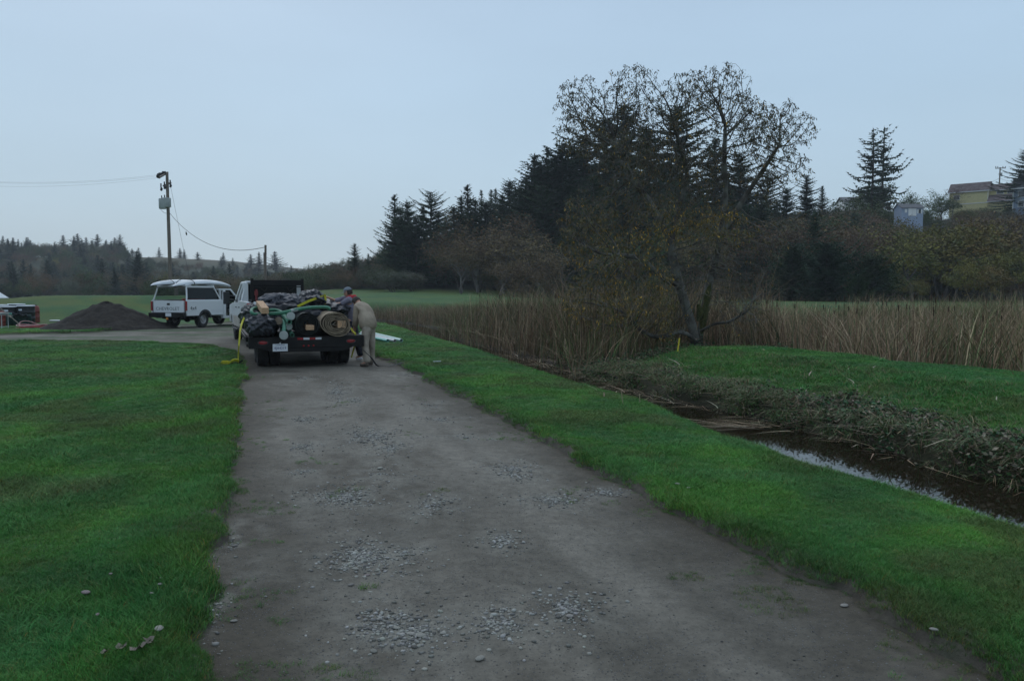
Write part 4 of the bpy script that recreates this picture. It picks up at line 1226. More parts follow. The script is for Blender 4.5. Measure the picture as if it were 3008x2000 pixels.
ANCH = [(975, 'below the tall crooked conifer'), (1045, 'below the ragged topped conifer'), (1120, 'below the upswept conifer'), (1185, 'below the two narrow spires'), (1260, 'at the stepped edge of the high wood'),
        (1340, 'beside the crown of the spreading tree'), (1430, 'behind the outer limbs of the spreading tree'), (1520, 'behind the middle of the spreading tree'), (1610, 'behind the twin trunks of the spreading tree'),
        (1700, 'behind the thin side of the spreading tree'), (1790, 'past the bare twig tips of the spreading tree'), (1870, 'above the half hidden round evergreen'), (1950, 'above the dark round evergreen'),
        (2050, 'below the skyline pair of conifers'), (2140, 'below the blue garden shed'), (2230, 'below the gable of the yellow house'), (2310, 'below the low wing of the yellow house'), (2500, 'below the blue grey house')]
ROWS = ['at the hill foot', 'just above the hill foot', 'low on the slope', 'mid slope', 'above mid slope', 'high on the slope', 'near the hilltop']
for row, Y in enumerate([98, 104, 111, 119, 128, 138, 150]):
    vx = 875 + random.uniform(0, 20)
    while vx < 2400:
        top = np.interp(vx, TOPS_X, TOPS_Y)
        frac = row / 6.0
        p = at(vx * V2F, 700 * V2F, Y)
        pf = (p.x + 30) * 0.423 + (p.y - 128) * 0.906
        if pf > 1.0 and not (2055 < vx < 2140 and Y > 128) and not (vx > 2170 and Y > 135):
            u = random.random()
            if vx > 2030: ki = 3 if u < 0.5 else (0 if u < 0.85 else 1)
            elif 1180 < vx < 1760: ki = 2 if u < 0.62 else (0 if u < 0.85 else 1)
            else: ki = 0 if u < 0.62 else (2 if u < 0.78 else 1)
            if vx < 960: ki = 2 if u < .5 else 1
            base = gz(p.x, p.y)
            topz = at(vx * V2F, (top + random.uniform(4, 50)) * V2F, Y).z
            Hmax = {0: 10, 1: 10, 2: 19, 3: 9}[ki]
            Hh = min(topz - base, Hmax * random.uniform(0.75, 1.1))
            if Hh > 2.2:
                nm, prs, lab, grp, cat = kinds[ki]
                plant(nm, random.choice(prs), p.x, p.y, Hh, lab.split(' in ')[0].split(' inside ')[0] + ' ' + ROWS[row] + ' ' + next(a_[1] for a_ in ANCH if vx < a_[0]), cat, grp, wid=random.uniform(0.95, 1.35)); cnt[ki] += 1
        vx += random.uniform(26, 46)
# undergrowth that hides the soil between them
n = 1900
xx, yy = RNG.uniform(-45, 150, n), RNG.uniform(70, 215, n)
pf = (xx + 30) * 0.423 + (yy - 128) * 0.906
el = xx / yy
k = (pf > 0.5) & (el > -0.30) & (el < 0.72) & (hill_h(xx, yy) < 26)
xx, yy = xx[k], yy[k]
pk = RNG.choice(8, len(xx), p=[.34, .22, .16, .12, .0, .0, .08, .08])
hh = RNG.uniform(1.8, 4.6, len(xx))
# nothing here rises above the wood's own top line
vv = (xx / yy * FPX + 1504) / V2F
cap = CAM_H + (861 - (np.interp(vv, TOPS_X, TOPS_Y) + RNG.uniform(-14, 14, len(xx))) * V2F) / FPX * yy - terrain(xx, yy)
hh = np.minimum(hh, cap); ok_ = hh > 0.35
xx, yy, pk, hh = xx[ok_], yy[ok_], pk[ok_], hh[ok_]
scatter('hillside_undergrowth', np.stack([xx, yy, terrain(xx, yy) - 0.3], -1), RNG.uniform(0, 6.28, len(xx)),
        np.stack([hh / WH[pk] * 1.6, hh / WH[pk] * 1.6, hh / WH[pk]], -1), pk, np.ones((len(xx), 3)), COL_WOOD, 'brushy undergrowth covering the hillside')
n = 260
xx, yy = RNG.uniform(-75, -18, n), RNG.uniform(115, 180, n)
pk = RNG.choice(8, n, p=[.3, .2, .2, .1, .0, .0, .2, .0])
hh = RNG.uniform(2.2, 4.6, n)
k = (xx / yy > -0.47) & (xx / yy < -0.16)
scatter('field_edge_bushes', np.stack([xx, yy, terrain(xx, yy) - 0.3], -1)[k], RNG.uniform(0, 6.28, k.sum()),
        np.stack([hh / WH[pk] * 1.4, hh / WH[pk] * 1.4, hh / WH[pk]], -1)[k], pk[k], np.ones((k.sum(), 3)), COL_WOOD, 'low bushes along the far field edge')
print('hill trees', cnt)

# ------------------------------------------------------------------ the big spreading tree by the reeds
TY = 23.5
MPV = V2F * TY / FPX / 1.0                 # metres per enlarged-view pixel at the tree
def tp(vx, vy, dy=0.0):
    p = at(vx * V2F, vy * V2F, TY)
    return np.array([p.x, TY + dy, p.z])
def grow_tree():
    rg = np.random.default_rng(5)
    lobes = [(1345, 240, 72, 0.3), (1330, 320, 62, -.6), (1400, 300, 70, 0.9), (1455, 215, 70, 0.0), (1500, 290, 80, 0.6), (1555, 250, 66, -0.6), (1610, 205, 55, .3), (1668, 215, 74, 0.2), (1690, 300, 70, -.7),
             (1770, 285, 62, 0.5), (1745, 360, 70, -0.3), (1822, 300, 60, 0.1), (1810, 260, 36, 0.2), (1780, 410, 60, .5), (1830, 385, 40, 0),
             (1420, 390, 80, -0.9), (1500, 400, 90, 0.5), (1580, 370, 90, 0.0), (1650, 400, 80, 0.8), (1350, 510, 70, -0.5), (1330, 560, 50, -0.3), (1420, 510, 80, 0.7),
             (1500, 520, 70, -1.0), (1600, 480, 70, 0.9), (1620, 560, 80, -1.1), (1690, 520, 60, 0.4), (1740, 570, 60, -0.6), (1370, 640, 60, -0.5), (1340, 690, 55, -0.6),
             (1440, 620, 80, -1.0), (1470, 700, 70, -1.3), (1400, 725, 60, -1.0), (1550, 660, 60, -1.2), (1680, 650, 60, 0.6), (1740, 660, 50, 0.2), (1690, 720, 55, -0.8), (1520, 740, 45, -1.4)]
    att = []
    for vx, vy, r, dy in lobes:
        c = tp(vx, vy, dy * 1.2); R = r * MPV
        m = int(430 * (r / 70) ** 2)
        q = rg.normal(0, 1, (m, 3)); q /= np.linalg.norm(q, axis=1)[:, None]
        q *= (rg.random(m) ** 0.36)[:, None] * R
        att.append(c + q * (1.0, 1.25, 1.0))
    att = np.concatenate(att)
    def path(pts, n=5):
        return [np.array(p) for p in smooth_poly([tuple(tp(*q)) for q in pts], n)]
    base_z = gz(5.35, TY)
    chains = [path([(1603, 806), (1596, 760), (1582, 715), (1563, 650), (1549, 590), (1538, 540)]),
              path([(1611, 806, .15), (1616, 765, .2), (1627, 715, .3), (1640, 650, .35), (1655, 590, .3), (1666, 540, .2)]),
              path([(1600, 786, -.2), (1575, 768, -.45), (1545, 762, -.8), (1505, 772, -1.1), (1465, 760, -1.3), (1440, 735, -1.4)]),
              path([(1616, 762, .1), (1640, 745, -.3), (1668, 738, -.6), (1700, 715, -.9)]),
              path([(1566, 660, 0), (1520, 640, -.4), (1470, 600, -.6), (1420, 590, -.7)]),
              path([(1538, 540, 0), (1500, 470, .1), (1460, 410, .2), (1430, 350, .2)]),
              path([(1549, 590, 0), (1570, 480, .5), (1590, 400, .5), (1572, 330, .3)]),
              path([(1666, 540, .2), (1715, 460, .2), (1765, 385, .2), (1800, 330, .2)]),
              path([(1655, 590, .3), (1672, 470, .1), (1668, 380, 0), (1672, 300, .1)])]
    N, par = [], []
    for ci, ch in enumerate(chains):
        # start each chain at the nearest existing node when there is one
        if N:
            dd = np.linalg.norm(np.array(N) - ch[0], axis=1); j = int(dd.argmin()); start = j
        else: start = -1
        prev = start
        last = None
        for p in ch:
            N.append(np.array(p)); par.append(prev); prev = len(N) - 1
    N = list(N)
    step, kill, infl = 0.095, 0.11, 1.6
    P = np.array(N); A = att.copy()
    D = np.full(len(A), 1e9); I = np.zeros(len(A), dtype=int)
    def upd(new0):
        nonlocal D, I
        Q = P[new0:]
        dm = np.linalg.norm(A[:, None, :] - Q[None], axis=2)
        j = dm.argmin(1); v = dm[np.arange(len(A)), j]
        m = v < D; D[m] = v[m]; I[m] = j[m] + new0
    upd(0)
    par = list(par)
    for it in range(130):
        al = D > kill
        A, D, I = A[al], D[al], I[al]
        if len(A) == 0: break
        m = D < infl
        if not m.any(): break
        src = I[m]; dv = A[m] - P[src]; dv /= np.linalg.norm(dv, axis=1)[:, None]
        u, inv = np.unique(src, return_inverse=True)
        s = np.zeros((len(u), 3)); np.add.at(s, inv, dv)
        s += rg.normal(0, 0.18, s.shape) + np.array([0, 0, 0.05])
        s /= np.linalg.norm(s, axis=1)[:, None] + 1e-9
        newp = P[u] + s * step
        n0 = len(P); P = np.concatenate([P, newp]); par += list(u)
        if len(P) > 42000: break
        upd(n0)
    par = np.array(par)
    # pipe-model radii
    r = np.zeros(len(P)); kids = np.zeros(len(P), dtype=int)
    w = np.zeros(len(P))
    for i in range(len(P) - 1, -1, -1):
        if kids[i] == 0: w[i] = 1.0
        if par[i] >= 0: w[par[i]] += w[i]; kids[par[i]] += 1
    # chains point forward only, so one reverse pass is enough
    r = 0.0054 * w ** 0.415
    return P, par, r, kids, rg

P, par, rad, kids, rg = grow_tree()
big = thing('spreading_tree', 'large spreading tree with thinning brown and gold leaves at the reed edge', 'tree', (5.35, TY, gz(5.35, TY)))
org = np.array(big.location)
m = par >= 0
Ad, Bd = P[par[m]] - org, P[m] - org
ra, rb = np.minimum(rad[par[m]], rad[m] * 1.35), rad[m]
M_TBARK = mat('lichen_bark', (0.055, 0.048, 0.040), (0.145, 0.145, 0.125), scale=2.2, rough=0.9, bump=0.01, bscale=14, mixlo=0.42, mixhi=0.6)
thick = rb > 0.016
Vt, Ft = tubes_np(Ad[thick], Bd[thick], ra[thick], rb[thick], 8)
o = np_mesh('trunk', Vt, Ft, None, [M_TBARK], smooth=True); o.parent = big
# root flare
rf = MB()
for a in range(5):
    an = a * 1.3
    rf.tube([(math.cos(an) * 0.35, math.sin(an) * 0.3, -0.12), (math.cos(an) * 0.12, math.sin(an) * 0.12, 0.12), (0.02, 0, 0.45)], [0.05, 0.10, 0.10], 8)
rf.build('root', M_TBARK, big, smooth=True)
M_MOSS = mat('moss', (0.035, 0.045, 0.012), (0.07, 0.07, 0.02), scale=9, rough=1.0, bump=0.02)
mo = MB()
mp = [tp(1616, 770, .18) - org, tp(1626, 715, .25) - org, tp(1634, 680, .3) - org, tp(1640, 650, .33) - org]
mo.tube([tuple(p + np.array([0.01, -0.02, 0])) for p in smooth_poly([tuple(q_) for q_ in mp], 3)], [0.09, 0.10, 0.13, 0.12, 0.09, 0.11, 0.12, 0.09, 0.07, 0.06], 8)
mp = [tp(1607, 740, .0) - org, tp(1612, 720, .0) - org, tp(1608, 700, .0) - org]
mo.tube([tuple(p) for p in mp], [0.05, 0.11, 0.05], 8)
mo.build('moss_patch', M_MOSS, big, smooth=True)
Vt, Ft = tubes_np(Ad[~thick], Bd[~thick], ra[~thick], rb[~thick], 3)
o = np_mesh('twigs', Vt, Ft, None, [mat('twig_bark', (0.095, 0.085, 0.070), (0.155, 0.145, 0.122), scale=3, rough=0.9)]); o.parent = big; tag(o, kind='stuff')
# hanging slender leaflets at the twig ends
tips = np.where(kids == 0)[0]
near = np.where((rad < 0.0085) & (kids > 0))[0]
cand = np.concatenate([tips, tips, near[rg.random(len(near)) < 0.30]])
pc = P[cand]
vxs = (pc[:, 0] / TY * FPX + 1504) / V2F
vys = 674 - (pc[:, 2] - CAM_H) / MPV
dens = 0.50 + 0.55 * ss(420, 560, vys) * (1 - ss(1620, 1760, vxs)) - 0.42 * ss(1770, 1820, vxs) * ss(340, 380, vys)
dens = np.where((vys < 420), 0.62 + 0.35 * fbm(vxs * 0.02, vys * 0.02, 5, 2), dens)
dens = np.where((vxs > 1560) & (vxs < 1760) & (vys > 560), 0.3, dens)
dens = np.where((vxs > 1525) & (vxs < 1680) & (vys > 585), 0.10, dens)
kk = rg.random(len(pc)) < dens
pc, vxs, vys = pc[kk], vxs[kk], vys[kk]
nl = 4
c0 = np.repeat(pc, nl, 0) - org + rg.normal(0, 0.035, (len(pc) * nl, 3))
vx4, vy4 = np.repeat(vxs, nl), np.repeat(vys, nl)
D = rg.normal(0, 0.55, c0.shape); D[:, 2] = -np.abs(rg.normal(0.9, 0.35, len(c0))); D /= np.linalg.norm(D, axis=1)[:, None]
S = np.cross(D, rg.normal(0, 1, c0.shape)); S /= np.linalg.norm(S, axis=1)[:, None]
Ln = rg.uniform(0.05, 0.125, len(c0))[:, None]
Vl = np.stack([c0, c0 + D * Ln * .45 + S * Ln * .15, c0 + D * Ln, c0 + D * Ln * .45 - S * Ln * .15], 1).reshape(-1, 3)
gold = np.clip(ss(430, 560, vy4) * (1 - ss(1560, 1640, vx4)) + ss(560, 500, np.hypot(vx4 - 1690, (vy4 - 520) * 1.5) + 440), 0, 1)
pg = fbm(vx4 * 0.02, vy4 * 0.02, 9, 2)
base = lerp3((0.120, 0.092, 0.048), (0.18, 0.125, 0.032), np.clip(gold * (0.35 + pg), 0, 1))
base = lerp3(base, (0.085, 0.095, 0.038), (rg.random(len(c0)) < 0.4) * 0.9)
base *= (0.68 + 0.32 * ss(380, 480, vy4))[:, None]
hot = rg.random(len(c0)) < 0.04 + 0.20 * gold * (pg > 0.55)
base[hot] = (0.46, 0.27, 0.04)
base *= rg.uniform(0.7, 1.3, (len(c0), 1))
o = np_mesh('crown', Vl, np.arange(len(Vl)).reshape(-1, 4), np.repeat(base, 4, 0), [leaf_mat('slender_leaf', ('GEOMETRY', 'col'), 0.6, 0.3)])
o.parent = big
print('big tree', len(P), len(Vl) // 4)
# ------------------------------------------------------------------ houses on the hill
M_YEL = mat('yellow_siding', (0.62, 0.55, 0.28), (0.56, 0.50, 0.26), scale=1.5, rough=0.8)
M_WHT = mat('white_trim', (0.72, 0.72, 0.70), rough=0.6)
M_ROOF = mat('brown_shingles', (0.075, 0.052, 0.050), (0.15, 0.12, 0.12), scale=1.2, rough=0.9, bump=0.02)
M_GROOF = mat('grey_shingles', (0.11, 0.11, 0.115), (0.15, 0.15, 0.155), scale=2, rough=0.9)
M_BLUE = mat('blue_grey_siding', (0.27, 0.33, 0.44), (0.30, 0.36, 0.46), scale=1.0, rough=0.8)
M_GLASS = mat('dark_glass', (0.015, 0.018, 0.022), rough=0.08, spec=0.8)

def gable(mb, x0, x1, y0, y1, z0, z1, over=0.4, thick=0.18):
    """ridge along x; returns nothing: two roof slabs"""
    ym = (y0 + y1) / 2; k = (z1 - z0) / (ym - y0)
    for s in (-1, 1):
        e = (y0 - over) if s < 0 else (y1 + over)
        ze = z0 - k * over
        a = [(x0 - over, e, ze), (x1 + over, e, ze), (x1 + over, ym, z1), (x0 - over, ym, z1)]
        mb.add(a + [(p[0], p[1], p[2] + thick) for p in a], [(3, 2, 1, 0), (4, 5, 6, 7), (0, 1, 5, 4), (1, 2, 6, 5), (2, 3, 7, 6), (3, 0, 4, 7)])

def gable_body(mb, x0, x1, y0, y1, zb, z0, z1):
    ym = (y0 + y1) / 2
    mb.prism([(y0, zb), (y1, zb), (y1, z0), (ym, z1), (y0, z0)], x0, x1)

def window(parent, x, z, w, h, y, n=2, face='y', sgn=-1):
    """frame with panes on a wall; face y: wall looks along -y"""
    f = MB()
    t = 0.09
    def B(cx, cz, sx, sz, th, off):
        if face == 'y': f2.box((cx, y + sgn * off, cz), (sx, th, sz))
        else: f2.box((y + sgn * off, cx, cz), (th, sx, sz))
    f2 = f
    B(x, z + h / 2, w + t * 2, t, 0.10, 0.03); B(x, z - h / 2, w + t * 2, t, 0.12, 0.03)
    for k in range(n + 1): B(x - w / 2 + w * k / n, z, t, h - t, 0.10, 0.03)
    fr = f.build('window', M_WHT, parent)
    for k in range(n):
        f2 = MB(); B(x - w / 2 + w * (k + 0.5) / n, z, w / n - t, h - t, 0.03, 0.02)
        f2.build('pane', M_GLASS, fr)

HY = 165
hx, hy = at(2847, 570, HY).x, HY
hz = at(2847, 570, HY).z
# yellow house: gable block with low wing
hs_ = thing('yellow_house', 'pale yellow house with brown roofs and a low wing up on the hill', 'house', (hx, hy, hz), math.radians(-40))
hs_.scale = (0.74, 0.7, 0.66)
zb = -7
b = MB(); gable_body(b, -5.0, 4.6, 0, 7.0, zb, 1.0, 3.7); b.build('wall', M_YEL, hs_)
b = MB(); gable(b, -5.0, 4.6, 0, 7.0, 1.0, 3.7); rf_ = b.build('roof', M_ROOF, hs_)
b = MB(); b.box((-0.2, -0.46, 0.66), (10.4, 0.06, 0.24)); b.box((-0.2, -0.05, -3.05), (9.9, 0.12, 0.22)); b.box((4.62, -0.05, -1.0), (0.12, 0.12, 4)); b.build('trim', M_WHT, hs_)
b = MB(); gable_body(b, 4.7, 16, 2.0, 8.0, zb, 1.0, 2.9); b.build('wall', M_YEL, hs_)
b = MB(); gable(b, 5.0, 16, 2.0, 8.0, 1.0, 2.9); b.build('roof', M_ROOF, hs_)
b = MB(); b.box((10.4, 1.54, 0.74), (11.2, 0.06, 0.22)); b.build('trim', M_WHT, hs_)
b = MB(); b.add([(4.7, -2.2, -3.2), (13.6, -2.2, -3.2), (13.6, 1.98, -0.8), (4.7, 1.98, -0.8), (4.7, -2.2, -3.0), (13.6, -2.2, -3.0), (13.6, 1.98, -0.6), (4.7, 1.98, -0.6)],
                [(3, 2, 1, 0), (4, 5, 6, 7), (0, 1, 5, 4), (1, 2, 6, 5), (2, 3, 7, 6), (3, 0, 4, 7)]); b.build('porch_roof', M_ROOF, hs_)
b = MB(); b.box((9.1, -2.24, -3.12), (8.9, 0.06, 0.16)); b.build('trim', M_WHT, hs_)
b = MB(); b.box((9.1, 0.4, -5.0), (8.4, 3.0, 3.4)); b.build('porch_wall', M_YEL, hs_)
for wx_ in (7.3, 9.8, 12.3): window(hs_, wx_, 0.0, 1.7, 0.9, 2.0, 1)
window(hs_, -3.1, -0.9, 1.5, 1.4, 0.0, 1)
# blue grey house at the picture edge
q = at(2974, 591, 150)
bh = thing('blue_grey_house', 'blue grey two storey house with paired windows beside the yellow one', 'house', (q.x, 150, q.z), math.radians(-42))
b = MB(); gable_body(b, 0, 12, 0, 8, -8, 2.6, 4.6); b.build('wall', M_BLUE, bh)
b = MB(); gable(b, 0, 12, 0, 8, 2.6, 4.6, over=0.5); b.build('roof', M_GROOF, bh)
b = MB(); b.box((6, -0.56, 2.25), (13, 0.06, 0.2)); b.box((0.1, -0.06, -1.4), (0.16, 0.1, 7.2)); b.build('trim', M_WHT, bh)
window(bh, 2.0, 1.2, 2.2, 1.2, 0, 2); window(bh, 1.9, -0.6, 1.9, 1.2, 0, 2); window(bh, 5.6, 0.9, 2.0, 1.3, 0, 2)
# blue shed
SHY = 132.0
q = at(2680, 635, SHY)
print('shed', q, gz(q.x, q.y), hit(2672, 640))
sh = thing('garden_shed', 'small blue grey shed with white double doors on the brushy slope', 'shed', (q.x, q.y, q.z), math.radians(4))
sh.scale = (0.78, 0.78, 0.66)
b = MB(); gable_body(b, -2.4, 2.4, 0, 3.0, -4.0, 2.15, 3.2); b.build('wall', M_BLUE, sh)
b = MB(); gable(b, -2.4, 2.4, 0, 3.0, 2.15, 3.2, over=0.25, thick=0.1); b.build('roof', M_GROOF, sh)
for s in (-1, 1):
    d_ = MB(); d_.box((-0.05 + s * 0.46, -0.05, 1.0), (0.88, 0.08, 1.9)); d_.build('door', M_WHT, sh)
for s in (-1, 1):
    d_ = MB(); d_.box((1.6 + s * 0.42, -0.05, 1.2), (0.26, 0.06, 1.1)); d_.build('shutter', M_WHT, sh)
d_ = MB(); d_.box((1.6, -0.03, 1.2), (0.5, 0.05, 1.0)); d_.build('window', M_GLASS, sh)
d_ = MB(); d_.box((-1.5, -0.05, 1.3), (0.5, 0.06, 0.9)); d_.build('window', M_WHT, sh)
# roof of a house glimpsed by the skyline pair
q = at(2530, 598, 172)
lh = thing('white_house', 'low white house with a dark roof half hidden behind the skyline conifers', 'house', (q.x, 172, q.z), math.radians(-6))
b = MB(); gable_body(b, -3.5, 4.5, 0, 6, -3, 0.5, 1.6); b.build('wall', M_WHT, lh)
b = MB(); gable(b, -3.5, 4.5, 0, 6, 0.5, 1.6, over=0.3); b.build('roof', M_GROOF, lh)

# ------------------------------------------------------------------ utility poles and wires
M_POLE = mat('pole_wood', (0.13, 0.105, 0.085), (0.20, 0.17, 0.14), scale=3, rough=0.9, stretch=(6, 6, 0.4))
M_STEEL = mat('grey_steel', (0.30, 0.33, 0.33), (0.38, 0.41, 0.40), scale=2, rough=0.5)
M_DARKM = mat('dark_metal', (0.03, 0.03, 0.032), rough=0.5, metal=0.3)
M_WIRE = mat('wire', (0.035, 0.035, 0.04), rough=0.6)
PD = 75.0
def pp(px, py, D=PD): return at(px, py, D)
top = pp(490.5, 508); foot = pp(503, 900); fx_, fy_ = foot.x, PD
fz = gz(fx_, fy_)
up_ = thing('utility_pole', 'tall wooden utility pole with crossarms and transformers behind the parked pickup', 'utility pole', (fx_, fy_, fz - 0.4))
O_ = Vector(up_.location)
b = MB(); b.tube([Vector((0, 0, 0)), top - O_], [0.19, 0.13], 12); b.build('pole', M_POLE, up_, smooth=True)
b = MB(); b.bar(pp(469, 521, PD - 1.6) - O_, pp(493, 507, PD + 0.9) - O_, 0.12, 0.16); b.build('crossarm', M_POLE, up_)
b = MB(); b.bar(pp(479, 547) - O_, pp(503, 537) - O_, 0.11, 0.14); b.build('crossarm', M_POLE, up_)
for (ax, ay, bx2, by2) in ((460, 518, 470, 521), (462, 514, 474, 516), (466, 512, 478, 512), (476, 508, 488, 508)):
    b = MB()
    a0, a1 = pp(ax, ay) - O_, pp(bx2, by2) - O_
    b.tube([a0, a1], 0.035, 6)
    for t in (0.15, 0.38, 0.61, 0.84): c_ = a0.lerp(a1, t); b.cyl(c_ - Vector((0.02, 0, 0)), c_ + Vector((0.02, 0, 0)), 0.16, 8)
    b.build('insulator', M_DARKM, up_)
for (px, py, h_) in ((473, 550, 0.45), (483, 545, 0.5), (500, 540, 0.45)):
    b = MB(); c_ = pp(px, py, PD - 0.2) - O_
    b.tube([c_ + Vector((0, 0, -0.25)), c_ + Vector((0, 0, 0.35))], 0.06, 6); b.tube([c_ + Vector((0, 0, -0.35)), c_ + Vector((0.05, 0, -0.15)), c_ + Vector((0, 0, 0.0))], [0.10, 0.12, 0.05], 8)
    b.build('fuse_cutout', M_DARKM, up_)
for (px, D_, r_, zt, zb_) in ((477.5, PD - 0.55, 0.34, 584, 614), (486, PD - 0.45, 0.32, 582, 609), (492, PD + 0.1, 0.32, 582, 609)):
    c_ = pp(px, 598, D_) - O_; zt_, zb2 = pp(px, zt, D_).z - O_.z, pp(px, zb_, D_).z - O_.z
    b = MB(); b.lathe([(r_ * 0.9, zb2), (r_, zb2 + 0.05), (r_, zt_ - 0.05), (r_ * 0.96, zt_), (0.1, zt_ + 0.05)], 16, Matrix.Translation((c_.x, c_.y, 0)))
    tr_ = b.build('transformer', M_STEEL, up_, smooth=True)
    b = MB(); b.tube([(c_.x - 0.05, c_.y, zt_), (c_.x - 0.08, c_.y, zt_ + 0.3)], [0.06, 0.04], 6); b.build('bushing', M_DARKM, tr_)
def wire(name, a, c_, sag, r_, label, parent=None, n=24, cat='cable', group=None):
    pts_ = []
    for i in range(n + 1):
        t = i / n; p = Vector(a).lerp(Vector(c_), t); p.z -= 4 * sag * t * (1 - t); pts_.append(p)
    m_ = MB(); m_.tube(pts_, r_, 5); o = m_.build(name, M_WIRE, parent)
    if label: tag(o, label, cat, group)
    return o
for (a, c_, lab) in (((462, 514), (-160, 526), 'uppermost of the three thin wires running from the tall pole'), ((460, 518), (-160, 528), 'middle of the three thin wires running from the tall pole'),
                     ((460, 523), (-160, 540), 'lowest of the three thin wires running from the tall pole')):
    wire('power_line', pp(*a), pp(c_[0], c_[1], PD - 4), 0.5, 0.006, lab, group='wires from the tall utility pole')
SD = 50.0
stp = pp(780, 720, SD); sfx = at(779, 930, SD).x
sp_ = thing('service_pole', 'short thick wooden pole holding the sagging cable', 'utility pole', (sfx, SD, gz(sfx, SD) - 0.3))
O2 = Vector(sp_.location)
b = MB(); b.tube([(0, 0, 0), stp - O2], [0.085, 0.07], 12); b.build('pole', M_POLE, sp_, smooth=True)
b = MB(); l0 = at(776, 742, SD - 0.1); b.tube([(l0.x - sfx, -0.1, 0), l0 - O2], [0.06, 0.055], 8); b.build('conduit', M_POLE, sp_, smooth=True)
wire('service_cable', pp(499, 627), pp(779, 726, SD), 1.35, 0.020, 'dark sagging cable between the tall pole and the short pole', n=30)
wire('guy_wire', pp(501, 548), pp(575, 905), 0.0, 0.012, 'thin slanting stay wire beside the tall utility pole')
b = MB(); c_ = pp(547.5, 686.5); b.tube([c_ + Vector((-0.03, 0, 0.18)), c_, c_ + Vector((0.03, 0, -0.18))], [0.03, 0.08, 0.03], 8)
tag(b.build('guy_insulator', M_DARKM), 'small dark insulator on the slanting stay wire', 'insulator')
wire('drop_wire', pp(470, 612), pp(489, 627), 0.12, 0.015, 'short looping wire below the transformers', n=8)
# pole on the hill
HD = 205.0
ht = at(2938, 492, HD); hb = at(2934, 560, HD)
hp = thing('utility_pole', 'utility pole with a wide crossarm behind the yellow house roof', 'utility pole', (hb.x, HD, hb.z - 6))
O3 = Vector(hp.location)
b = MB(); b.tube([(0, 0, 0), ht - O3], [0.2, 0.15], 8); b.build('pole', M_POLE, hp)
b = MB(); b.bar(at(2924, 495, HD) - O3, at(2954, 494, HD) - O3, 0.16, 0.2); b.build('crossarm', M_POLE, hp)
for x_ in (2925, 2931, 2946, 2953):
    b = MB(); c_ = at(x_, 493, HD) - O3; b.tube([c_, c_ + Vector((0, 0, 0.35))], 0.09, 6); b.build('insulator', M_DARKM, hp)
b = MB(); c_ = at(2942, 508, HD) - O3; b.tube([c_ - Vector((0, 0, 0.8)), c_], 0.2, 8); b.build('transformer', M_STEEL, hp)
wire('power_line', at(2937, 524, HD), at(2990, 533, HD - 20), 0.3, 0.03, 'thin wire from the hill pole toward the blue grey house')
wire('power_line', at(2936, 524, HD), at(2880, 545, HD - 10), 0.2, 0.03, 'thin wire from the hill pole toward the yellow house roof')

# ------------------------------------------------------------------ small far things by the field
M_WOOD = mat('weathered_wood', (0.05, 0.045, 0.04), (0.09, 0.08, 0.07), scale=3, rough=0.9)
q = at(405, 872, 66)
pt = thing('picnic_table', 'dark wooden picnic table beyond the grass mound', 'picnic table', (q.x, 66, q.z - 0.75), 0.2)
for k in range(4):
    b = MB(); b.box((0, -0.36 + 0.24 * k, 0.74), (2.1, 0.21, 0.05)); b.build('plank', M_WOOD, pt)
for s in (-1, 1):
    b = MB(); b.box((0, s * 0.75, 0.44), (2.1, 0.26, 0.05)); b.build('bench', M_WOOD, pt)
for s in (-1, 1):
    b = MB(); b.bar((s * 0.8, -0.7, 0), (s * 0.8, -0.2, 0.72), 0.09); b.bar((s * 0.8, 0.7, 0), (s * 0.8, 0.2, 0.72), 0.09); b.bar((s * 0.8, -0.75, 0.40), (s * 0.8, 0.75, 0.40), 0.07); b.build('leg', M_WOOD, pt)
q = at(435, 870, 70)
rl = thing('wooden_railing', 'dark wooden rail on posts beside the far picnic table', 'railing', (q.x, 70, q.z - 0.9), 0.1)
b = MB(); b.box((0, 0, 0.9), (3.2, 0.1, 0.1)); b.build('rail', M_WOOD, rl)
for x_ in (-1.5, 0, 1.5):
    b = MB(); b.box((x_, 0, 0.42), (0.1, 0.1, 0.86)); b.build('post', M_WOOD, rl)
q = at(-7, 866, 62)
tn = thing('white_tent', 'white tent top showing past the grass mound at the picture edge', 'tent', (q.x, 62, q.z - 1.4))
M_CANVAS = mat('white_canvas', (0.75, 0.77, 0.78), rough=0.8)
b = MB(); b.add([(-0.55, -0.55, 1.15), (0.55, -0.55, 1.15), (0.55, 0.55, 1.15), (-0.55, 0.55, 1.15), (0, 0, 1.72)], [(0, 1, 4), (1, 2, 4), (2, 3, 4), (3, 0, 4), (3, 2, 1, 0)]); b.build('canopy', M_CANVAS, tn)
for i, j in ((-1, -1), (1, -1), (1, 1), (-1, 1)):
    b = MB(); b.bar((i * 0.5, j * 0.5, 0), (i * 0.5, j * 0.5, 1.15), 0.04); b.build('leg', M_STEEL, tn)
for i, (vx, Y) in enumerate(((1062, 100), (1100, 101), (1183, 103), (1216, 104), (1247, 105), (1285, 106))):
    q = at(vx * V2F, 850, Y); b = MB(); z0 = gz(q.x, q.y)
    b.box((0, 0, 0.5), (0.12, 0.12, 1.2), taper=0.85)
    o = b.build('fence_post', M_WOOD, loc=(q.x, q.y, z0)); tag(o, ('first', 'second', 'third', 'fourth', 'fifth', 'last')[i] + ' small wooden post along the wood edge of the far green', 'post', 'posts along the far green')
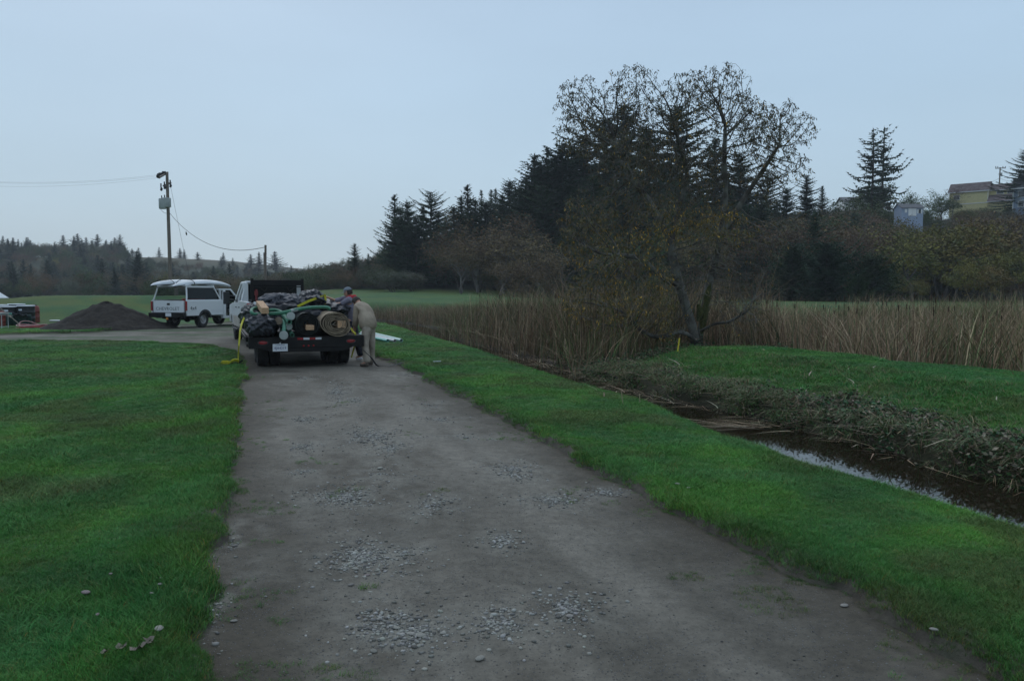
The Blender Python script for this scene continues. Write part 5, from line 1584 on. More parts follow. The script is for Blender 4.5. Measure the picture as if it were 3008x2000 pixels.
# yellow stake on the bank
q = hit(1989, 1035)
a = at(1989, 1036, q[1]); c_ = at(1996, 993, q[1])
b = MB(); b.bar(a - Vector(q) - Vector((0.01, 0, 0.15)), c_ - Vector(q), 0.045, 0.03)
tag(b.build('yellow_stake', mat('yellow_paint', (0.62, 0.50, 0.03), (0.55, 0.44, 0.03), scale=9, rough=0.6), bevel=0.004, loc=q), 'yellow painted stake leaning on the grassy bank by the big tree', 'stake')
# ------------------------------------------------------------------ people: skinned figures
def skin(name, joints, bones, m, parent=None, root=None, sub=2, origin=(0, 0, 0)):
    """joints {name: ((x,y,z), r or (rx,ry))}; grows one continuous surface along the bones"""
    keys = list(joints)
    me = bpy.data.meshes.new(name)
    me.from_pydata([tuple(Vector(joints[k][0]) - Vector(origin)) for k in keys], [(keys.index(a), keys.index(b)) for a, b in bones], [])
    o = bpy.data.objects.new(name, me); scene.collection.objects.link(o)
    sk = o.modifiers.new('skin', 'SKIN'); sk.use_smooth_shade = True
    sv = me.skin_vertices[0].data
    for i, k in enumerate(keys):
        r = joints[k][1]
        sv[i].radius = r if isinstance(r, tuple) else (r, r)
        sv[i].use_root = (k == (root or keys[0]))
    sb_ = o.modifiers.new('sub', 'SUBSURF'); sb_.levels = sub; sb_.render_levels = sub
    dg = bpy.context.evaluated_depsgraph_get()
    out = bpy.data.meshes.new_from_object(o.evaluated_get(dg))
    bpy.data.objects.remove(o); bpy.data.meshes.remove(me)
    out.materials.clear(); out.materials.append(m)
    out.polygons.foreach_set('use_smooth', [True] * len(out.polygons))
    o = bpy.data.objects.new(name, out); scene.collection.objects.link(o)
    if parent: o.parent = parent
    return o

M_SKIN = mat('skin', (0.42, 0.22, 0.15), (0.48, 0.27, 0.19), scale=8, rough=0.55)
M_HAIR = mat('dark_hair', (0.025, 0.017, 0.012), rough=0.7)
M_HOOD = mat('purple_grey_fleece', (0.135, 0.125, 0.165), (0.20, 0.185, 0.225), scale=6, rough=0.95, bump=0.04, bscale=7)
M_RED = mat('red_cloth', (0.42, 0.02, 0.03), rough=0.8)
M_CAP = mat('grey_cap', (0.16, 0.185, 0.215), rough=0.8)
M_NAVY = mat('navy_trousers', (0.012, 0.013, 0.022), rough=0.8)
M_TAN = mat('tan_canvas_coat', (0.24, 0.195, 0.145), (0.36, 0.30, 0.225), scale=4, rough=0.95, bump=0.05, bscale=5)
M_TAN2 = mat('tan_trousers', (0.25, 0.21, 0.165), (0.36, 0.31, 0.25), scale=4, rough=0.95, bump=0.06, bscale=6)
M_BOOT = mat('brown_boot', (0.055, 0.042, 0.032), (0.11, 0.09, 0.07), scale=10, rough=0.8)
M_SHOE = mat('white_trainer', (0.55, 0.55, 0.55), rough=0.6)

def vadd(a, b): return tuple(Vector(a) + Vector(b))

def hand(prefix, J, B, wrist, d, palm_n, s=1.0, curl=0.7):
    """five fingers from the palm: d = direction along the hand, palm_n = direction the palm faces"""
    d = Vector(d).normalized(); n_ = Vector(palm_n).normalized(); side = d.cross(n_).normalized()
    w = Vector(wrist)
    J[prefix + 'palm'] = (tuple(w + d * 0.05 * s), (0.030 * s, 0.017 * s)); B.append((prefix + 'wrist', prefix + 'palm'))
    J[prefix + 'knuck'] = (tuple(w + d * 0.085 * s), (0.033 * s, 0.014 * s)); B.append((prefix + 'palm', prefix + 'knuck'))
    out = []
    for i, (off, L) in enumerate(((-0.030, 0.070), (-0.010, 0.080), (0.010, 0.075), (0.029, 0.058))):
        a = w + d * 0.085 * s + side * off * s
        b = a + d * L * 0.45 * s + n_ * L * 0.12 * curl * s
        c = b + (d * (1 - curl * 0.6) + n_ * curl).normalized() * L * 0.35 * s
        e = c + (d * (0.4 - curl * 0.6) + n_ * curl).normalized() * L * 0.28 * s
        out.append([a, b, c, e])
    a = w + d * 0.03 * s + side * -0.028 * s
    out.append([a, a + (d * 0.5 - side * 0.8 + n_ * 0.3).normalized() * 0.032 * s, a + (d * 0.75 - side * 0.6 + n_ * 0.6).normalized() * 0.062 * s])
    return out

def fingers(chains, m, parent, origin, s=1.0):
    J, B = {}, []
    root = None
    for k, ch in enumerate(chains):
        o_ = skin('finger', {i: (tuple(p), 0.0088 * s * (1 - 0.12 * i)) for i, p in enumerate(ch)}, [(i, i + 1) for i in range(len(ch) - 1)], m, parent, sub=1, origin=origin)

def head_mesh(parent, c, fwd, up, m=None, cap=True):
    """head ellipsoid with jaw, nose, eyes, ears, hair; c centre, fwd gaze"""
    f = Vector(fwd).normalized(); u = Vector(up).normalized(); s = f.cross(u).normalized(); u = s.cross(f).normalized()
    R = Matrix(((s.x, f.x, u.x, c[0]), (s.y, f.y, u.y, c[1]), (s.z, f.z, u.z, c[2]), (0, 0, 0, 1)))
    bm = bmesh.new(); bmesh.ops.create_uvsphere(bm, u_segments=24, v_segments=18, radius=1.0)
    for v in bm.verts:
        x, y, z = v.co
        w = 0.078 * (1 - 0.26 * max(0, -z) ** 1.5); dpt = 0.098
        y2 = y * dpt * (1 - 0.16 * max(0, -z)) + (0.012 if z < -0.3 and y > 0 else 0)
        z2 = z * 0.118
        # brow, nose and chin on the front
        if y > 0.6:
            if abs(x) < 0.18 and -0.42 < z < 0.12: y2 += 0.020 * (1 - abs(x) / 0.18) * (0.12 - z) / 0.54
            if 0.08 < z < 0.26 and abs(x) < 0.6: y2 += 0.004
            if -0.05 < z < 0.12 and 0.22 < abs(x) < 0.5: y2 -= 0.005
            if abs(x) < 0.25 and z < -0.75: y2 += 0.006
        v.co = R @ Vector((x * w, y2, z2))
    me = bpy.data.meshes.new('head'); bm.to_mesh(me); bm.free(); me.materials.append(m or M_SKIN)
    me.polygons.foreach_set('use_smooth', [True] * len(me.polygons))
    o = bpy.data.objects.new('head', me); scene.collection.objects.link(o); o.parent = parent
    b = MB()
    for q in (-1, 1):
        b.lathe([(0.002, -0.006), (0.012, -0.004), (0.015, 0.004), (0.004, 0.006)], 10, R @ Matrix.Translation((q * 0.080, -0.006, -0.008)) @ Matrix.Rotation(q * 1.45, 4, 'Y') @ Matrix.Diagonal((1.8, 1.0, 1, 1)))
    b.build('ear', M_SKIN, o, smooth=True)
    b = MB()
    for q in (-1, 1): b.lathe([(0.002, -0.004), (0.010, 0.0), (0.002, 0.004)], 8, R @ Matrix.Translation((q * 0.030, 0.092, 0.008)) @ Matrix.Diagonal((1.3, 1, 0.7, 1)))
    b.build('eye', mat('eye_dark', (0.03, 0.025, 0.02), rough=0.3), o)
    b = MB(); b.bar(R @ Vector((-0.022, 0.096, -0.058)), R @ Vector((0.022, 0.096, -0.058)), 0.008, 0.006); b.build('mouth', mat('lips', (0.28, 0.10, 0.09), rough=0.5), o)
    # hair: shell over the back and crown
    bm = bmesh.new(); bmesh.ops.create_uvsphere(bm, u_segments=20, v_segments=14, radius=1.0)
    kill = [v for v in bm.verts if (v.co.y > 0.35 and v.co.z < 0.55) or v.co.z < -0.45]
    bmesh.ops.delete(bm, geom=kill, context='VERTS')
    for v in bm.verts: v.co = R @ Vector((v.co.x * 0.083, v.co.y * 0.102 - 0.003, v.co.z * 0.122 + 0.003))
    me = bpy.data.meshes.new('hair'); bm.to_mesh(me); bm.free(); me.materials.append(M_HAIR)
    h = bpy.data.objects.new('hair', me); scene.collection.objects.link(h); h.parent = parent
    sd_ = h.modifiers.new('thick', 'SOLIDIFY'); sd_.thickness = 0.008; sd_.offset = 1
    return R

# ---- standing man
px0, py0 = at(1030, 1056, 18.9).x, 18.9
g0 = on(px0, py0)
P1 = thing('person', 'man in grey cap and purple grey hoodie with a red hood pulling a yellow strap', 'person', (px0, py0, g0))
def w1(cx, cy, dy=0.0):               # enlarged crop pixel of the load picture -> local
    q = at(660 + cx / 4.914, 800 + cy / 4.914, py0 + dy)
    return (q.x - px0, dy, q.z - g0)
sL, sR = w1(1800, 378, -0.16), w1(1822, 372, 0.20)
eL, eR = w1(1690, 455, -0.22), w1(1600, 410, 0.10)
hL, hR = w1(1490, 462, -0.30), w1(1478, 356, -0.05)
J = {'pelvis': ((0.0, 0, 0.98), (0.15, 0.12)), 'belly': ((0.0, 0, 1.13), (0.135, 0.11)), 'chest': ((0.0, 0, 1.32), (0.16, 0.13)), 'neck': ((-0.015, 0.02, 1.50), 0.055), 'skull': ((-0.03, 0.02, 1.60), 0.06),
     'Lsh': (sL, 0.062), 'Rsh': (sR, 0.062), 'Lel': (eL, 0.042), 'Rel': (eR, 0.042), 'Lwrist': (hL, (0.026, 0.022)), 'Rwrist': (hR, (0.026, 0.022)),
     'Lhip': ((-0.02, -0.09, 0.90), 0.095), 'Rhip': ((0.05, 0.09, 0.90), 0.095), 'Lkn': ((-0.07, -0.12, 0.50), 0.06), 'Rkn': ((0.13, 0.11, 0.50), 0.06), 'Lan': ((-0.08, -0.13, 0.10), 0.042), 'Ran': ((0.24, 0.13, 0.12), 0.042),
     'Lto': ((-0.24, -0.15, 0.05), 0.035), 'Rto': ((0.10, 0.11, 0.05), 0.035)}
BN = [('pelvis', 'belly'), ('belly', 'chest'), ('chest', 'neck'), ('neck', 'skull'), ('chest', 'Lsh'), ('chest', 'Rsh'), ('Lsh', 'Lel'), ('Rsh', 'Rel'), ('Lel', 'Lwrist'), ('Rel', 'Rwrist'),
      ('pelvis', 'Lhip'), ('pelvis', 'Rhip'), ('Lhip', 'Lkn'), ('Rhip', 'Rkn'), ('Lkn', 'Lan'), ('Rkn', 'Ran'), ('Lan', 'Lto'), ('Ran', 'Rto')]
ch1 = hand('L', J, BN, hL, (-1, 0.0, 0.05), (0, 0.2, -1), curl=0.8)
ch2 = hand('R', J, BN, hR, (-0.9, -0.1, 0.35), (-0.3, -0.3, -1), curl=0.9)
body1 = skin('body', J, BN, M_SKIN, P1, 'pelvis')
fingers(ch1 + ch2, M_SKIN, body1, (0, 0, 0))
T_ = lambda a, b, t: tuple(Vector(a).lerp(Vector(b), t))
skin('hoodie', {'hem': ((0.0, 0, 0.84), (0.185, 0.165)), 'waist': ((0.0, 0, 1.08), (0.175, 0.15)), 'chest': ((0.0, 0.01, 1.30), (0.195, 0.165)), 'collar': ((0.0, 0.02, 1.46), (0.10, 0.09)),
                'Lsh': (sL, 0.092), 'Rsh': (sR, 0.092), 'Lel': (eL, 0.066), 'Rel': (eR, 0.066), 'Lcf': (T_(eL, hL, 0.12), 0.060), 'Rcf': (T_(eR, hR, 0.15), 0.060)},
     [('hem', 'waist'), ('waist', 'chest'), ('chest', 'collar'), ('chest', 'Lsh'), ('chest', 'Rsh'), ('Lsh', 'Lel'), ('Rsh', 'Rel'), ('Lel', 'Lcf'), ('Rel', 'Rcf')], M_HOOD, P1, 'chest')
hd = skin('hood', {'a': ((-0.10, -0.05, 1.50), 0.035), 'b': ((0.0, -0.105, 1.545), 0.050), 'c': ((0.12, -0.03, 1.555), 0.062), 'd': ((0.11, 0.09, 1.555), 0.055), 'e': ((-0.03, 0.12, 1.53), 0.04)},
          [('a', 'b'), ('b', 'c'), ('c', 'd'), ('d', 'e')], M_RED, P1)
skin('trousers', {'w0': ((0.0, 0, 1.06), (0.13, 0.11)), 'w': ((0.0, 0, 0.94), (0.16, 0.14)), 'Lh': ((-0.02, -0.09, 0.86), 0.115), 'Rh': ((0.05, 0.09, 0.86), 0.115), 'Lk': ((-0.07, -0.12, 0.50), 0.088), 'Rk': ((0.13, 0.11, 0.50), 0.088), 'La': ((-0.08, -0.13, 0.075), 0.085), 'Ra': ((0.23, 0.13, 0.085), 0.078)},
     [('w0', 'w'), ('w', 'Lh'), ('w', 'Rh'), ('Lh', 'Lk'), ('Rh', 'Rk'), ('Lk', 'La'), ('Rk', 'Ra')], M_NAVY, P1, 'w')
for (ax, ay, bx2, by2, zz0) in ((-0.05, -0.13, -0.25, -0.15, 0.0), (0.27, 0.13, 0.10, 0.11, 0.0)):
    skin('shoe', {'h': ((ax, ay, 0.055), (0.05, 0.05)), 'm': (((ax + bx2) / 2, (ay + by2) / 2, 0.045), (0.048, 0.045)), 't': ((bx2, by2, 0.035), (0.045, 0.032))}, [('h', 'm'), ('m', 't')], M_SHOE, P1, sub=2)
R = head_mesh(P1, (-0.045, 0.01, 1.665), (-1, -0.30, -0.20), (0, 0, 1))
# baseball cap with a peak
bm = bmesh.new(); bmesh.ops.create_uvsphere(bm, u_segments=22, v_segments=14, radius=1.0)
bmesh.ops.delete(bm, geom=[v for v in bm.verts if v.co.z < 0.02], context='VERTS')
for v in bm.verts: v.co = R @ Vector((v.co.x * 0.090, v.co.y * 0.110, 0.030 + v.co.z * 0.105))
me = bpy.data.meshes.new('cap'); bm.to_mesh(me); bm.free(); me.materials.append(M_CAP); me.polygons.foreach_set('use_smooth', [True] * len(me.polygons))
cp = bpy.data.objects.new('cap', me); scene.collection.objects.link(cp); cp.parent = P1; q = cp.modifiers.new('t', 'SOLIDIFY'); q.thickness = 0.006
b = MB()
ring = [(0.078 * math.sin(a), 0.09 * math.cos(a) + 0.0, 0.034) for a in np.linspace(-1.1, 1.1, 9)]
ring2 = [(0.070 * math.sin(a), 0.09 * math.cos(a) + 0.085 * (1 - (a / 1.25) ** 2), 0.022) for a in np.linspace(-1.1, 1.1, 9)]
vs = [R @ Vector(p) for p in ring + ring2] + [R @ Vector((p[0], p[1], p[2] - 0.006)) for p in ring + ring2]
fs = [(i, i + 1, 10 + i, 9 + i) for i in range(8)] + [(18 + i, 27 + i, 28 + i, 19 + i) for i in range(8)] + [(9 + i, 10 + i, 28 + i, 27 + i) for i in range(8)]
b.add(vs, fs); b.build('cap_peak', M_CAP, cp, smooth=True)
cg = MB(); cg.tube([R @ Vector((0.01, 0.10, -0.058)), R @ Vector((0.03, 0.165, -0.066))], 0.0045, 6)
tag(cg.build('cigarette', mat('cigarette_paper', (0.8, 0.8, 0.78), rough=0.7), loc=(px0, py0, g0)), 'white cigarette in the mouth of the man in the cap', 'cigarette')

# ---- bending man
px1, py1 = -3.24, 17.62
g1 = on(px1, py1)
P2 = thing('person', 'man in tan canvas coat bending over the rear corner of the trailer', 'person', (px1, py1, g1))
def w2(cx, cy, dy=0.0):
    q = at(660 + cx / 4.914, 800 + cy / 4.914, py1 + dy)
    return (q.x - px1, dy, q.z - g1)
pel, bel, che, nek = w2(2065, 745, 0.0), w2(2055, 650, 0.08), w2(2010, 545, 0.20), w2(1945, 450, 0.36)
sL, sR = w2(1905, 515, 0.10), w2(2010, 490, 0.50)
eL, eR = w2(1895, 680, 0.14), w2(1905, 640, 0.52)
hL, hR = w2(1885, 812, 0.22), w2(1860, 820, 0.50)
Lhip, Rhip = w2(2045, 790, -0.08), w2(2110, 790, 0.12)
Lkn, Rkn = w2(2025, 1030, -0.16), w2(2125, 1020, 0.10)
Lan, Ran = (w2(2060, 1280, -0.20)[0], -0.20, 0.10), (w2(2120, 1250, 0.18)[0], 0.18, 0.10)
J = {'pelvis': (pel, (0.15, 0.13)), 'belly': (bel, (0.14, 0.12)), 'chest': (che, (0.165, 0.135)), 'neck': (nek, 0.06), 'skull': (vadd(nek, (-0.06, 0.08, 0.04)), 0.06),
     'Lsh': (sL, 0.065), 'Rsh': (sR, 0.065), 'Lel': (eL, 0.045), 'Rel': (eR, 0.045), 'Lwrist': (hL, (0.027, 0.022)), 'Rwrist': (hR, (0.027, 0.022)),
     'Lhip': (Lhip, 0.10), 'Rhip': (Rhip, 0.10), 'Lkn': (Lkn, 0.062), 'Rkn': (Rkn, 0.062), 'Lan': (Lan, 0.045), 'Ran': (Ran, 0.045), 'Lto': (vadd(Lan, (-0.15, 0.04, -0.05)), 0.035), 'Rto': (vadd(Ran, (-0.15, 0.06, -0.05)), 0.035)}
BN = BN[:18]
ch1 = hand('L', J, BN, hL, (-0.2, 0.1, -1), (-1, 0.2, 0), curl=0.7)
ch2 = hand('R', J, BN, hR, (-0.2, -0.1, -1), (-1, 0, 0), curl=0.7)
body2 = skin('body', J, BN, M_SKIN, P2, 'pelvis')
fingers(ch1 + ch2, M_SKIN, body2, (0, 0, 0))
skin('coat', {'hem': (vadd(pel, (0.02, -0.02, -0.17)), (0.235, 0.20)), 'hip': (vadd(pel, (0, 0, 0.06)), (0.225, 0.19)), 'belly': (bel, (0.205, 0.175)), 'chest': (che, (0.205, 0.175)), 'collar': (vadd(nek, (0.02, -0.04, -0.02)), (0.11, 0.10)),
              'Lsh': (sL, 0.105), 'Rsh': (sR, 0.10), 'Lel': (eL, 0.080), 'Rel': (eR, 0.075), 'Lcf': (T_(eL, hL, 0.86), 0.062), 'Rcf': (T_(eR, hR, 0.86), 0.062)},
     [('hem', 'hip'), ('hip', 'belly'), ('belly', 'chest'), ('chest', 'collar'), ('chest', 'Lsh'), ('chest', 'Rsh'), ('Lsh', 'Lel'), ('Rsh', 'Rel'), ('Lel', 'Lcf'), ('Rel', 'Rcf')], M_TAN, P2, 'chest')
skin('trousers', {'w0': (vadd(pel, (0, 0, 0.08)), (0.15, 0.13)), 'w': (vadd(pel, (0, 0, -0.02)), (0.19, 0.16)), 'Lh': (vadd(Lhip, (0, 0, -0.04)), 0.118), 'Rh': (vadd(Rhip, (0, 0, -0.04)), 0.112), 'Lk': (Lkn, 0.090), 'Rk': (Rkn, 0.085), 'Lm': (T_(Lkn, Lan, 0.6), 0.082), 'Rm': (T_(Rkn, Ran, 0.6), 0.075), 'La': (vadd(Lan, (0, 0, -0.02)), 0.085), 'Ra': (vadd(Ran, (0, 0, -0.02)), 0.078)},
     [('w0', 'w'), ('w', 'Lh'), ('w', 'Rh'), ('Lh', 'Lk'), ('Rh', 'Rk'), ('Lk', 'Lm'), ('Rk', 'Rm'), ('Lm', 'La'), ('Rm', 'Ra')], M_TAN2, P2, 'w')
for a in (Lan, Ran):
    skin('boot', {'h': ((a[0] + 0.04, a[1] - 0.02, 0.065), (0.06, 0.06)), 'm': ((a[0] - 0.06, a[1] + 0.02, 0.05), (0.055, 0.05)), 't': ((a[0] - 0.18, a[1] + 0.06, 0.042), (0.052, 0.040))}, [('h', 'm'), ('m', 't')], M_BOOT, P2)
head_mesh(P2, vadd(nek, (-0.085, 0.10, 0.045)), (-0.45, 0.35, -0.9), (-0.6, 0.5, 0.6))
# ------------------------------------------------------------------ vehicles
M_WPAINT = mat('white_paint', (0.66, 0.68, 0.69), (0.58, 0.60, 0.60), scale=1.2, rough=0.32, coat=0.3, mixlo=0.5, mixhi=0.8)
M_DIRTW = mat('dusty_lower_paint', (0.30, 0.27, 0.23), (0.42, 0.38, 0.33), scale=3, rough=0.6)
M_RUB = mat('tyre_rubber', (0.014, 0.014, 0.015), (0.03, 0.028, 0.026), scale=9, rough=0.85)
M_BLK = mat('black_steel', (0.007, 0.007, 0.0075), (0.014, 0.013, 0.012), scale=4, rough=0.6, spec=0.25)
M_PLAST = mat('dark_plastic', (0.030, 0.032, 0.034), rough=0.65)
M_RIM = mat('steel_rim', (0.36, 0.37, 0.38), (0.24, 0.23, 0.22), scale=8, rough=0.5, metal=0.1)
M_LRED = mat('red_lens', (0.30, 0.012, 0.016), (0.20, 0.01, 0.012), scale=6, rough=0.25, coat=0.4)
M_GLZ = mat('vehicle_glass', (0.008, 0.011, 0.012), rough=0.12, spec=0.2)
M_CHROME = mat('chrome', (0.55, 0.56, 0.57), rough=0.25, metal=0.9)
M_INT = mat('dark_interior', (0.020, 0.026, 0.030), rough=0.8)
M_PLATE = mat('plate_white', (0.62, 0.64, 0.66), rough=0.5)
M_INK = mat('plate_blue', (0.03, 0.05, 0.16), rough=0.6)
M_AMBER = mat('amber_lens', (0.6, 0.2, 0.03), rough=0.3)
M_GREYLET = mat('grey_lettering', (0.13, 0.155, 0.155), rough=0.5)

def lettering(text, size, m, parent, M, ext=0.002, name='lettering', spacing=1.0, sx=1.0):
    cu = bpy.data.curves.new(name, 'FONT'); cu.body = text; cu.size = size; cu.extrude = ext; cu.align_x = 'CENTER'; cu.align_y = 'CENTER'; cu.space_character = spacing
    cu.resolution_u = 2
    o = bpy.data.objects.new(name, cu); scene.collection.objects.link(o)
    dg = bpy.context.evaluated_depsgraph_get()
    me = bpy.data.meshes.new_from_object(o.evaluated_get(dg)); bpy.data.objects.remove(o)
    me.materials.clear(); me.materials.append(m)
    me.transform(M @ Matrix.Diagonal((sx, 1, 1, 1)))
    o = bpy.data.objects.new(name, me); scene.collection.objects.link(o); o.parent = parent
    return o

REARF = Matrix.Rotation(math.radians(90), 4, 'X')       # letters facing -y

def wheel(parent, x, y, r, w, side, lug=True, dual=False, name='wheel'):
    """side +1: outer face towards +x"""
    t = bpy.data.objects.new(name, None); scene.collection.objects.link(t); t.parent = parent; t.location = (x, y, r)
    prof = [(r * 0.58, -w / 2 + 0.01), (r * 0.62, -w / 2), (r * 0.93, -w / 2), (r, -w / 2 + 0.035), (r, w / 2 - 0.035), (r * 0.93, w / 2), (r * 0.62, w / 2), (r * 0.58, w / 2 - 0.01)]
    b = MB(); b.lathe(prof, 36, axis='x', cap=False)
    for k in range(36):
        a = k * math.pi / 18
        for s in (-1, 1):
            b.bar((s * w * 0.20, math.cos(a) * (r + 0.002), math.sin(a) * (r + 0.002)), (s * w * 0.44, math.cos(a + 0.05) * (r + 0.002), math.sin(a + 0.05) * (r + 0.002)), 0.022, 0.016)
    b.build('tyre', M_RUB, t, smooth=True)
    b = MB()
    s = side
    prof = [(0.01, s * (w * 0.30)), (r * 0.16, s * (w * 0.30)), (r * 0.20, s * w * 0.20), (r * 0.34, s * w * 0.12), (r * 0.46, s * w * 0.10), (r * 0.54, s * w * 0.34), (r * 0.60, s * w * 0.40), (r * 0.60, s * w * 0.30), (r * 0.54, -s * w * 0.3), (0.01, -s * w * 0.3)]
    b.lathe(prof, 28, axis='x')
    for k in range(8):
        a = k * math.pi / 4; b.tube([(s * w * 0.12, math.cos(a) * r * 0.27, math.sin(a) * r * 0.27), (s * w * 0.22, math.cos(a) * r * 0.27, math.sin(a) * r * 0.27)], 0.012, 6)
    b.build('rim', M_RIM, t, smooth=True)
    return t

def arc(cy, cz, r, a0, a1, n=10):
    return [(cy + r * math.cos(math.radians(a0 + (a1 - a0) * i / n)), cz + r * math.sin(math.radians(a0 + (a1 - a0) * i / n))) for i in range(n + 1)]

def side_poly(y0, yf, wb, zb, zt, ra, wr, hood_y=None, hood_z=None, rear_z=None):
    """outline (y,z) of a pickup side: rear y0 to front yf, wheel arches at 0 and wb"""
    p = [(y0, rear_z or zb), (y0, zt)]
    if hood_y is not None: p += [(hood_y, zt), (hood_y + 0.25, hood_z), (yf - 0.15, hood_z - 0.06), (yf, hood_z - 0.25)]
    else: p += [(yf, zt)]
    p += [(yf, zb)]
    if wb: p += [(wb + ra, zb)] + arc(wb, wr, ra, 0 if zb >= wr else math.degrees(math.asin((zb - wr) / ra)), 180 - (0 if zb >= wr else math.degrees(math.asin((zb - wr) / ra))))[0:] + [(wb - ra, zb)]
    p += [(ra, zb)] + arc(0, wr, ra, math.degrees(math.asin(min(1, max(-1, (zb - wr) / ra)))), 180 - math.degrees(math.asin(min(1, max(-1, (zb - wr) / ra)))))
    q = []
    for a in p:
        if not q or (abs(q[-1][0] - a[0]) + abs(q[-1][1] - a[1])) > 1e-4: q.append(a)
    return q

def panel_x(mb, poly, x, t, sgn=1):
    mb.prism(poly, x - t / 2, x + t / 2)

# ======== white pickup with tailgate lettering, camper frame and kayaks
CH = thing('parked_pickup', 'white single cab pickup with open door and camper shell carrying kayaks', 'pickup truck', (-15.55, 37.25, 0), math.radians(-17))
CH.location.z = (on(-14.8, 37.0) + on(-16.3, 37.5)) / 2 + 0.02
W, WR = 1.94, 0.37
WB = 3.34
# bed sides with arches
for s in (-1, 1):
    b = MB(); b.prism(side_poly(-1.2, 1.34, None, 0.56, 1.26, 0.46, WR), s * W / 2 - 0.04, s * W / 2 + 0.04)
    b.build('bedside', M_WPAINT, CH, bevel=0.012, seg=2)
    b = MB()
    pa = arc(0, WR, 0.47, 8, 172, 14); pb = arc(0, WR, 0.385, 8, 172, 14)
    b.prism(pa + pb[::-1], s * (W / 2 + 0.045) - 0.02, s * (W / 2 + 0.045) + 0.03); b.build('arch_flare', M_PLAST, CH)
    b = MB(); b.box((s * (W / 2 + 0.045), 0.90, 0.80), (0.012, 0.85, 0.018)); b.box((s * (W / 2 + 0.045), -0.83, 0.80), (0.012, 0.70, 0.018)); b.build('body_crease', M_WPAINT, CH)
    b = MB(); b.box((s * (W / 2 - 0.005), -1.22, 1.02), (0.10, 0.05, 0.44)); b.build('taillight', M_LRED, CH, bevel=0.01)
b = MB(); b.box((0, 0.06, 0.62), (W - 0.12, 2.5, 0.06)); b.box((0, 1.31, 0.93), (W - 0.12, 0.05, 0.62)); b.build('bed_floor', M_INT, CH)
b = MB(); b.box((0, -1.215, 0.985), (1.70, 0.06, 0.54)); tg = b.build('tailgate', M_WPAINT, CH, bevel=0.015, seg=2)
b = MB(); b.box((0, -1.249, 1.10), (0.16, 0.012, 0.09)); b.build('handle', M_BLK, tg)
lettering('CHEVROLET', 0.215, M_GREYLET, tg, Matrix.Translation((-0.05, -1.252, 0.885)) @ REARF, spacing=1.06, sx=1.06)
lettering('4x4', 0.24, M_PLAST, CH, Matrix.Translation((W / 2 + 0.045, -0.80, 0.905)) @ Matrix.Rotation(math.radians(90), 4, 'Z') @ REARF, sx=1.2)
b = MB(); b.box((0, -1.34, 0.60), (1.96, 0.20, 0.22)); b.box((0, -1.34, 0.50), (1.2, 0.16, 0.08)); bp_ = b.build('bumper', M_BLK, CH, bevel=0.02, seg=2)
b = MB(); b.box((0.16, -1.455, 0.62), (0.31, 0.015, 0.16)); pl_ = b.build('licence_plate', M_PLATE, bp_)
b = MB(); b.tube([(-0.12, -1.36, 0.46), (-0.12, -1.50, 0.46), (-0.12, -1.50, 0.53)], 0.03, 8); b.lathe([(0.001, 0.52), (0.03, 0.53), (0.035, 0.56), (0.02, 0.59), (0.001, 0.60)], 12, Matrix.Translation((-0.12, -1.50, 0))); b.build('tow_ball', M_BLK, bp_)
b = MB(); b.box((0.06, -1.42, 0.44), (0.10, 0.04, 0.10)); b.build('hitch_light', M_AMBER, bp_)
# cab: lower sides, roof, glass
for s in (-1, 1):
    b = MB()
    if s < 0: b.prism([(1.42, 0.50), (1.42, 1.22), (2.72, 1.22), (2.72, 0.50)], s * W / 2 - 0.04, s * W / 2 + 0.04); b.build('door', M_WPAINT, CH, bevel=0.01)
    b = MB(); b.prism([(1.38, 0.50), (1.38, 1.22), (1.44, 1.76), (1.58, 1.76), (1.60, 1.22), (1.60, 0.50)], s * (W / 2 - 0.02) - 0.04, s * (W / 2 - 0.02) + 0.04, ); b.build('pillar', M_WPAINT, CH, bevel=0.01)
    b = MB(); b.bar((s * 0.90, 2.86, 1.14), (s * 0.76, 2.30, 1.76), 0.06, 0.08); b.build('pillar', M_WPAINT, CH)
    ff = [(2.74, 0.50), (2.74, 1.16), (3.0, 1.12), (4.15, 1.02), (4.25, 0.9), (4.25, 0.52), (3.34 + 0.46, 0.52)] + arc(WB, WR, 0.46, 19, 161, 12) + [(3.34 - 0.46, 0.50)]
    b = MB(); b.prism(ff, s * W / 2 - 0.05, s * W / 2 + 0.05); b.build('fender', M_WPAINT, CH, bevel=0.012)
    b = MB(); b.box((s * 0.90, 2.1, 0.44), (0.16, 1.4, 0.12)); b.build('sill_step', M_WPAINT, CH, bevel=0.01)
b = MB(); b.box((0, 1.90, 1.79), (1.46, 0.98, 0.07)); b.build('roof', M_WPAINT, CH, bevel=0.03, seg=3)
b = MB(); b.box((0, 1.36, 0.86), (1.84, 0.06, 0.74)); b.box((-0.80, 1.40, 1.50), (0.12, 0.05, 0.5)); b.box((0.80, 1.40, 1.50), (0.12, 0.05, 0.5)); b.build('cab_back', M_WPAINT, CH)
b = MB(); b.box((0, 1.42, 1.49), (1.46, 0.02, 0.46)); b.build('rear_window', M_GLZ, CH)
b = MB(); b.add([(-0.86, 2.84, 1.16), (0.86, 2.84, 1.16), (0.72, 2.34, 1.74), (-0.72, 2.34, 1.74)], [(0, 1, 2, 3)]); b.build('windscreen', M_GLZ, CH)
b = MB(); b.prism([(2.74, 0.62), (2.74, 1.14), (3.0, 1.12), (4.15, 1.04), (4.24, 0.9), (4.24, 0.62)], -W / 2 + 0.06, W / 2 - 0.06); b.build('hood', M_WPAINT, CH, bevel=0.03)
b = MB(); b.box((0, 4.30, 0.56), (1.9, 0.12, 0.2)); b.build('front_bumper', M_CHROME, CH, bevel=0.02)
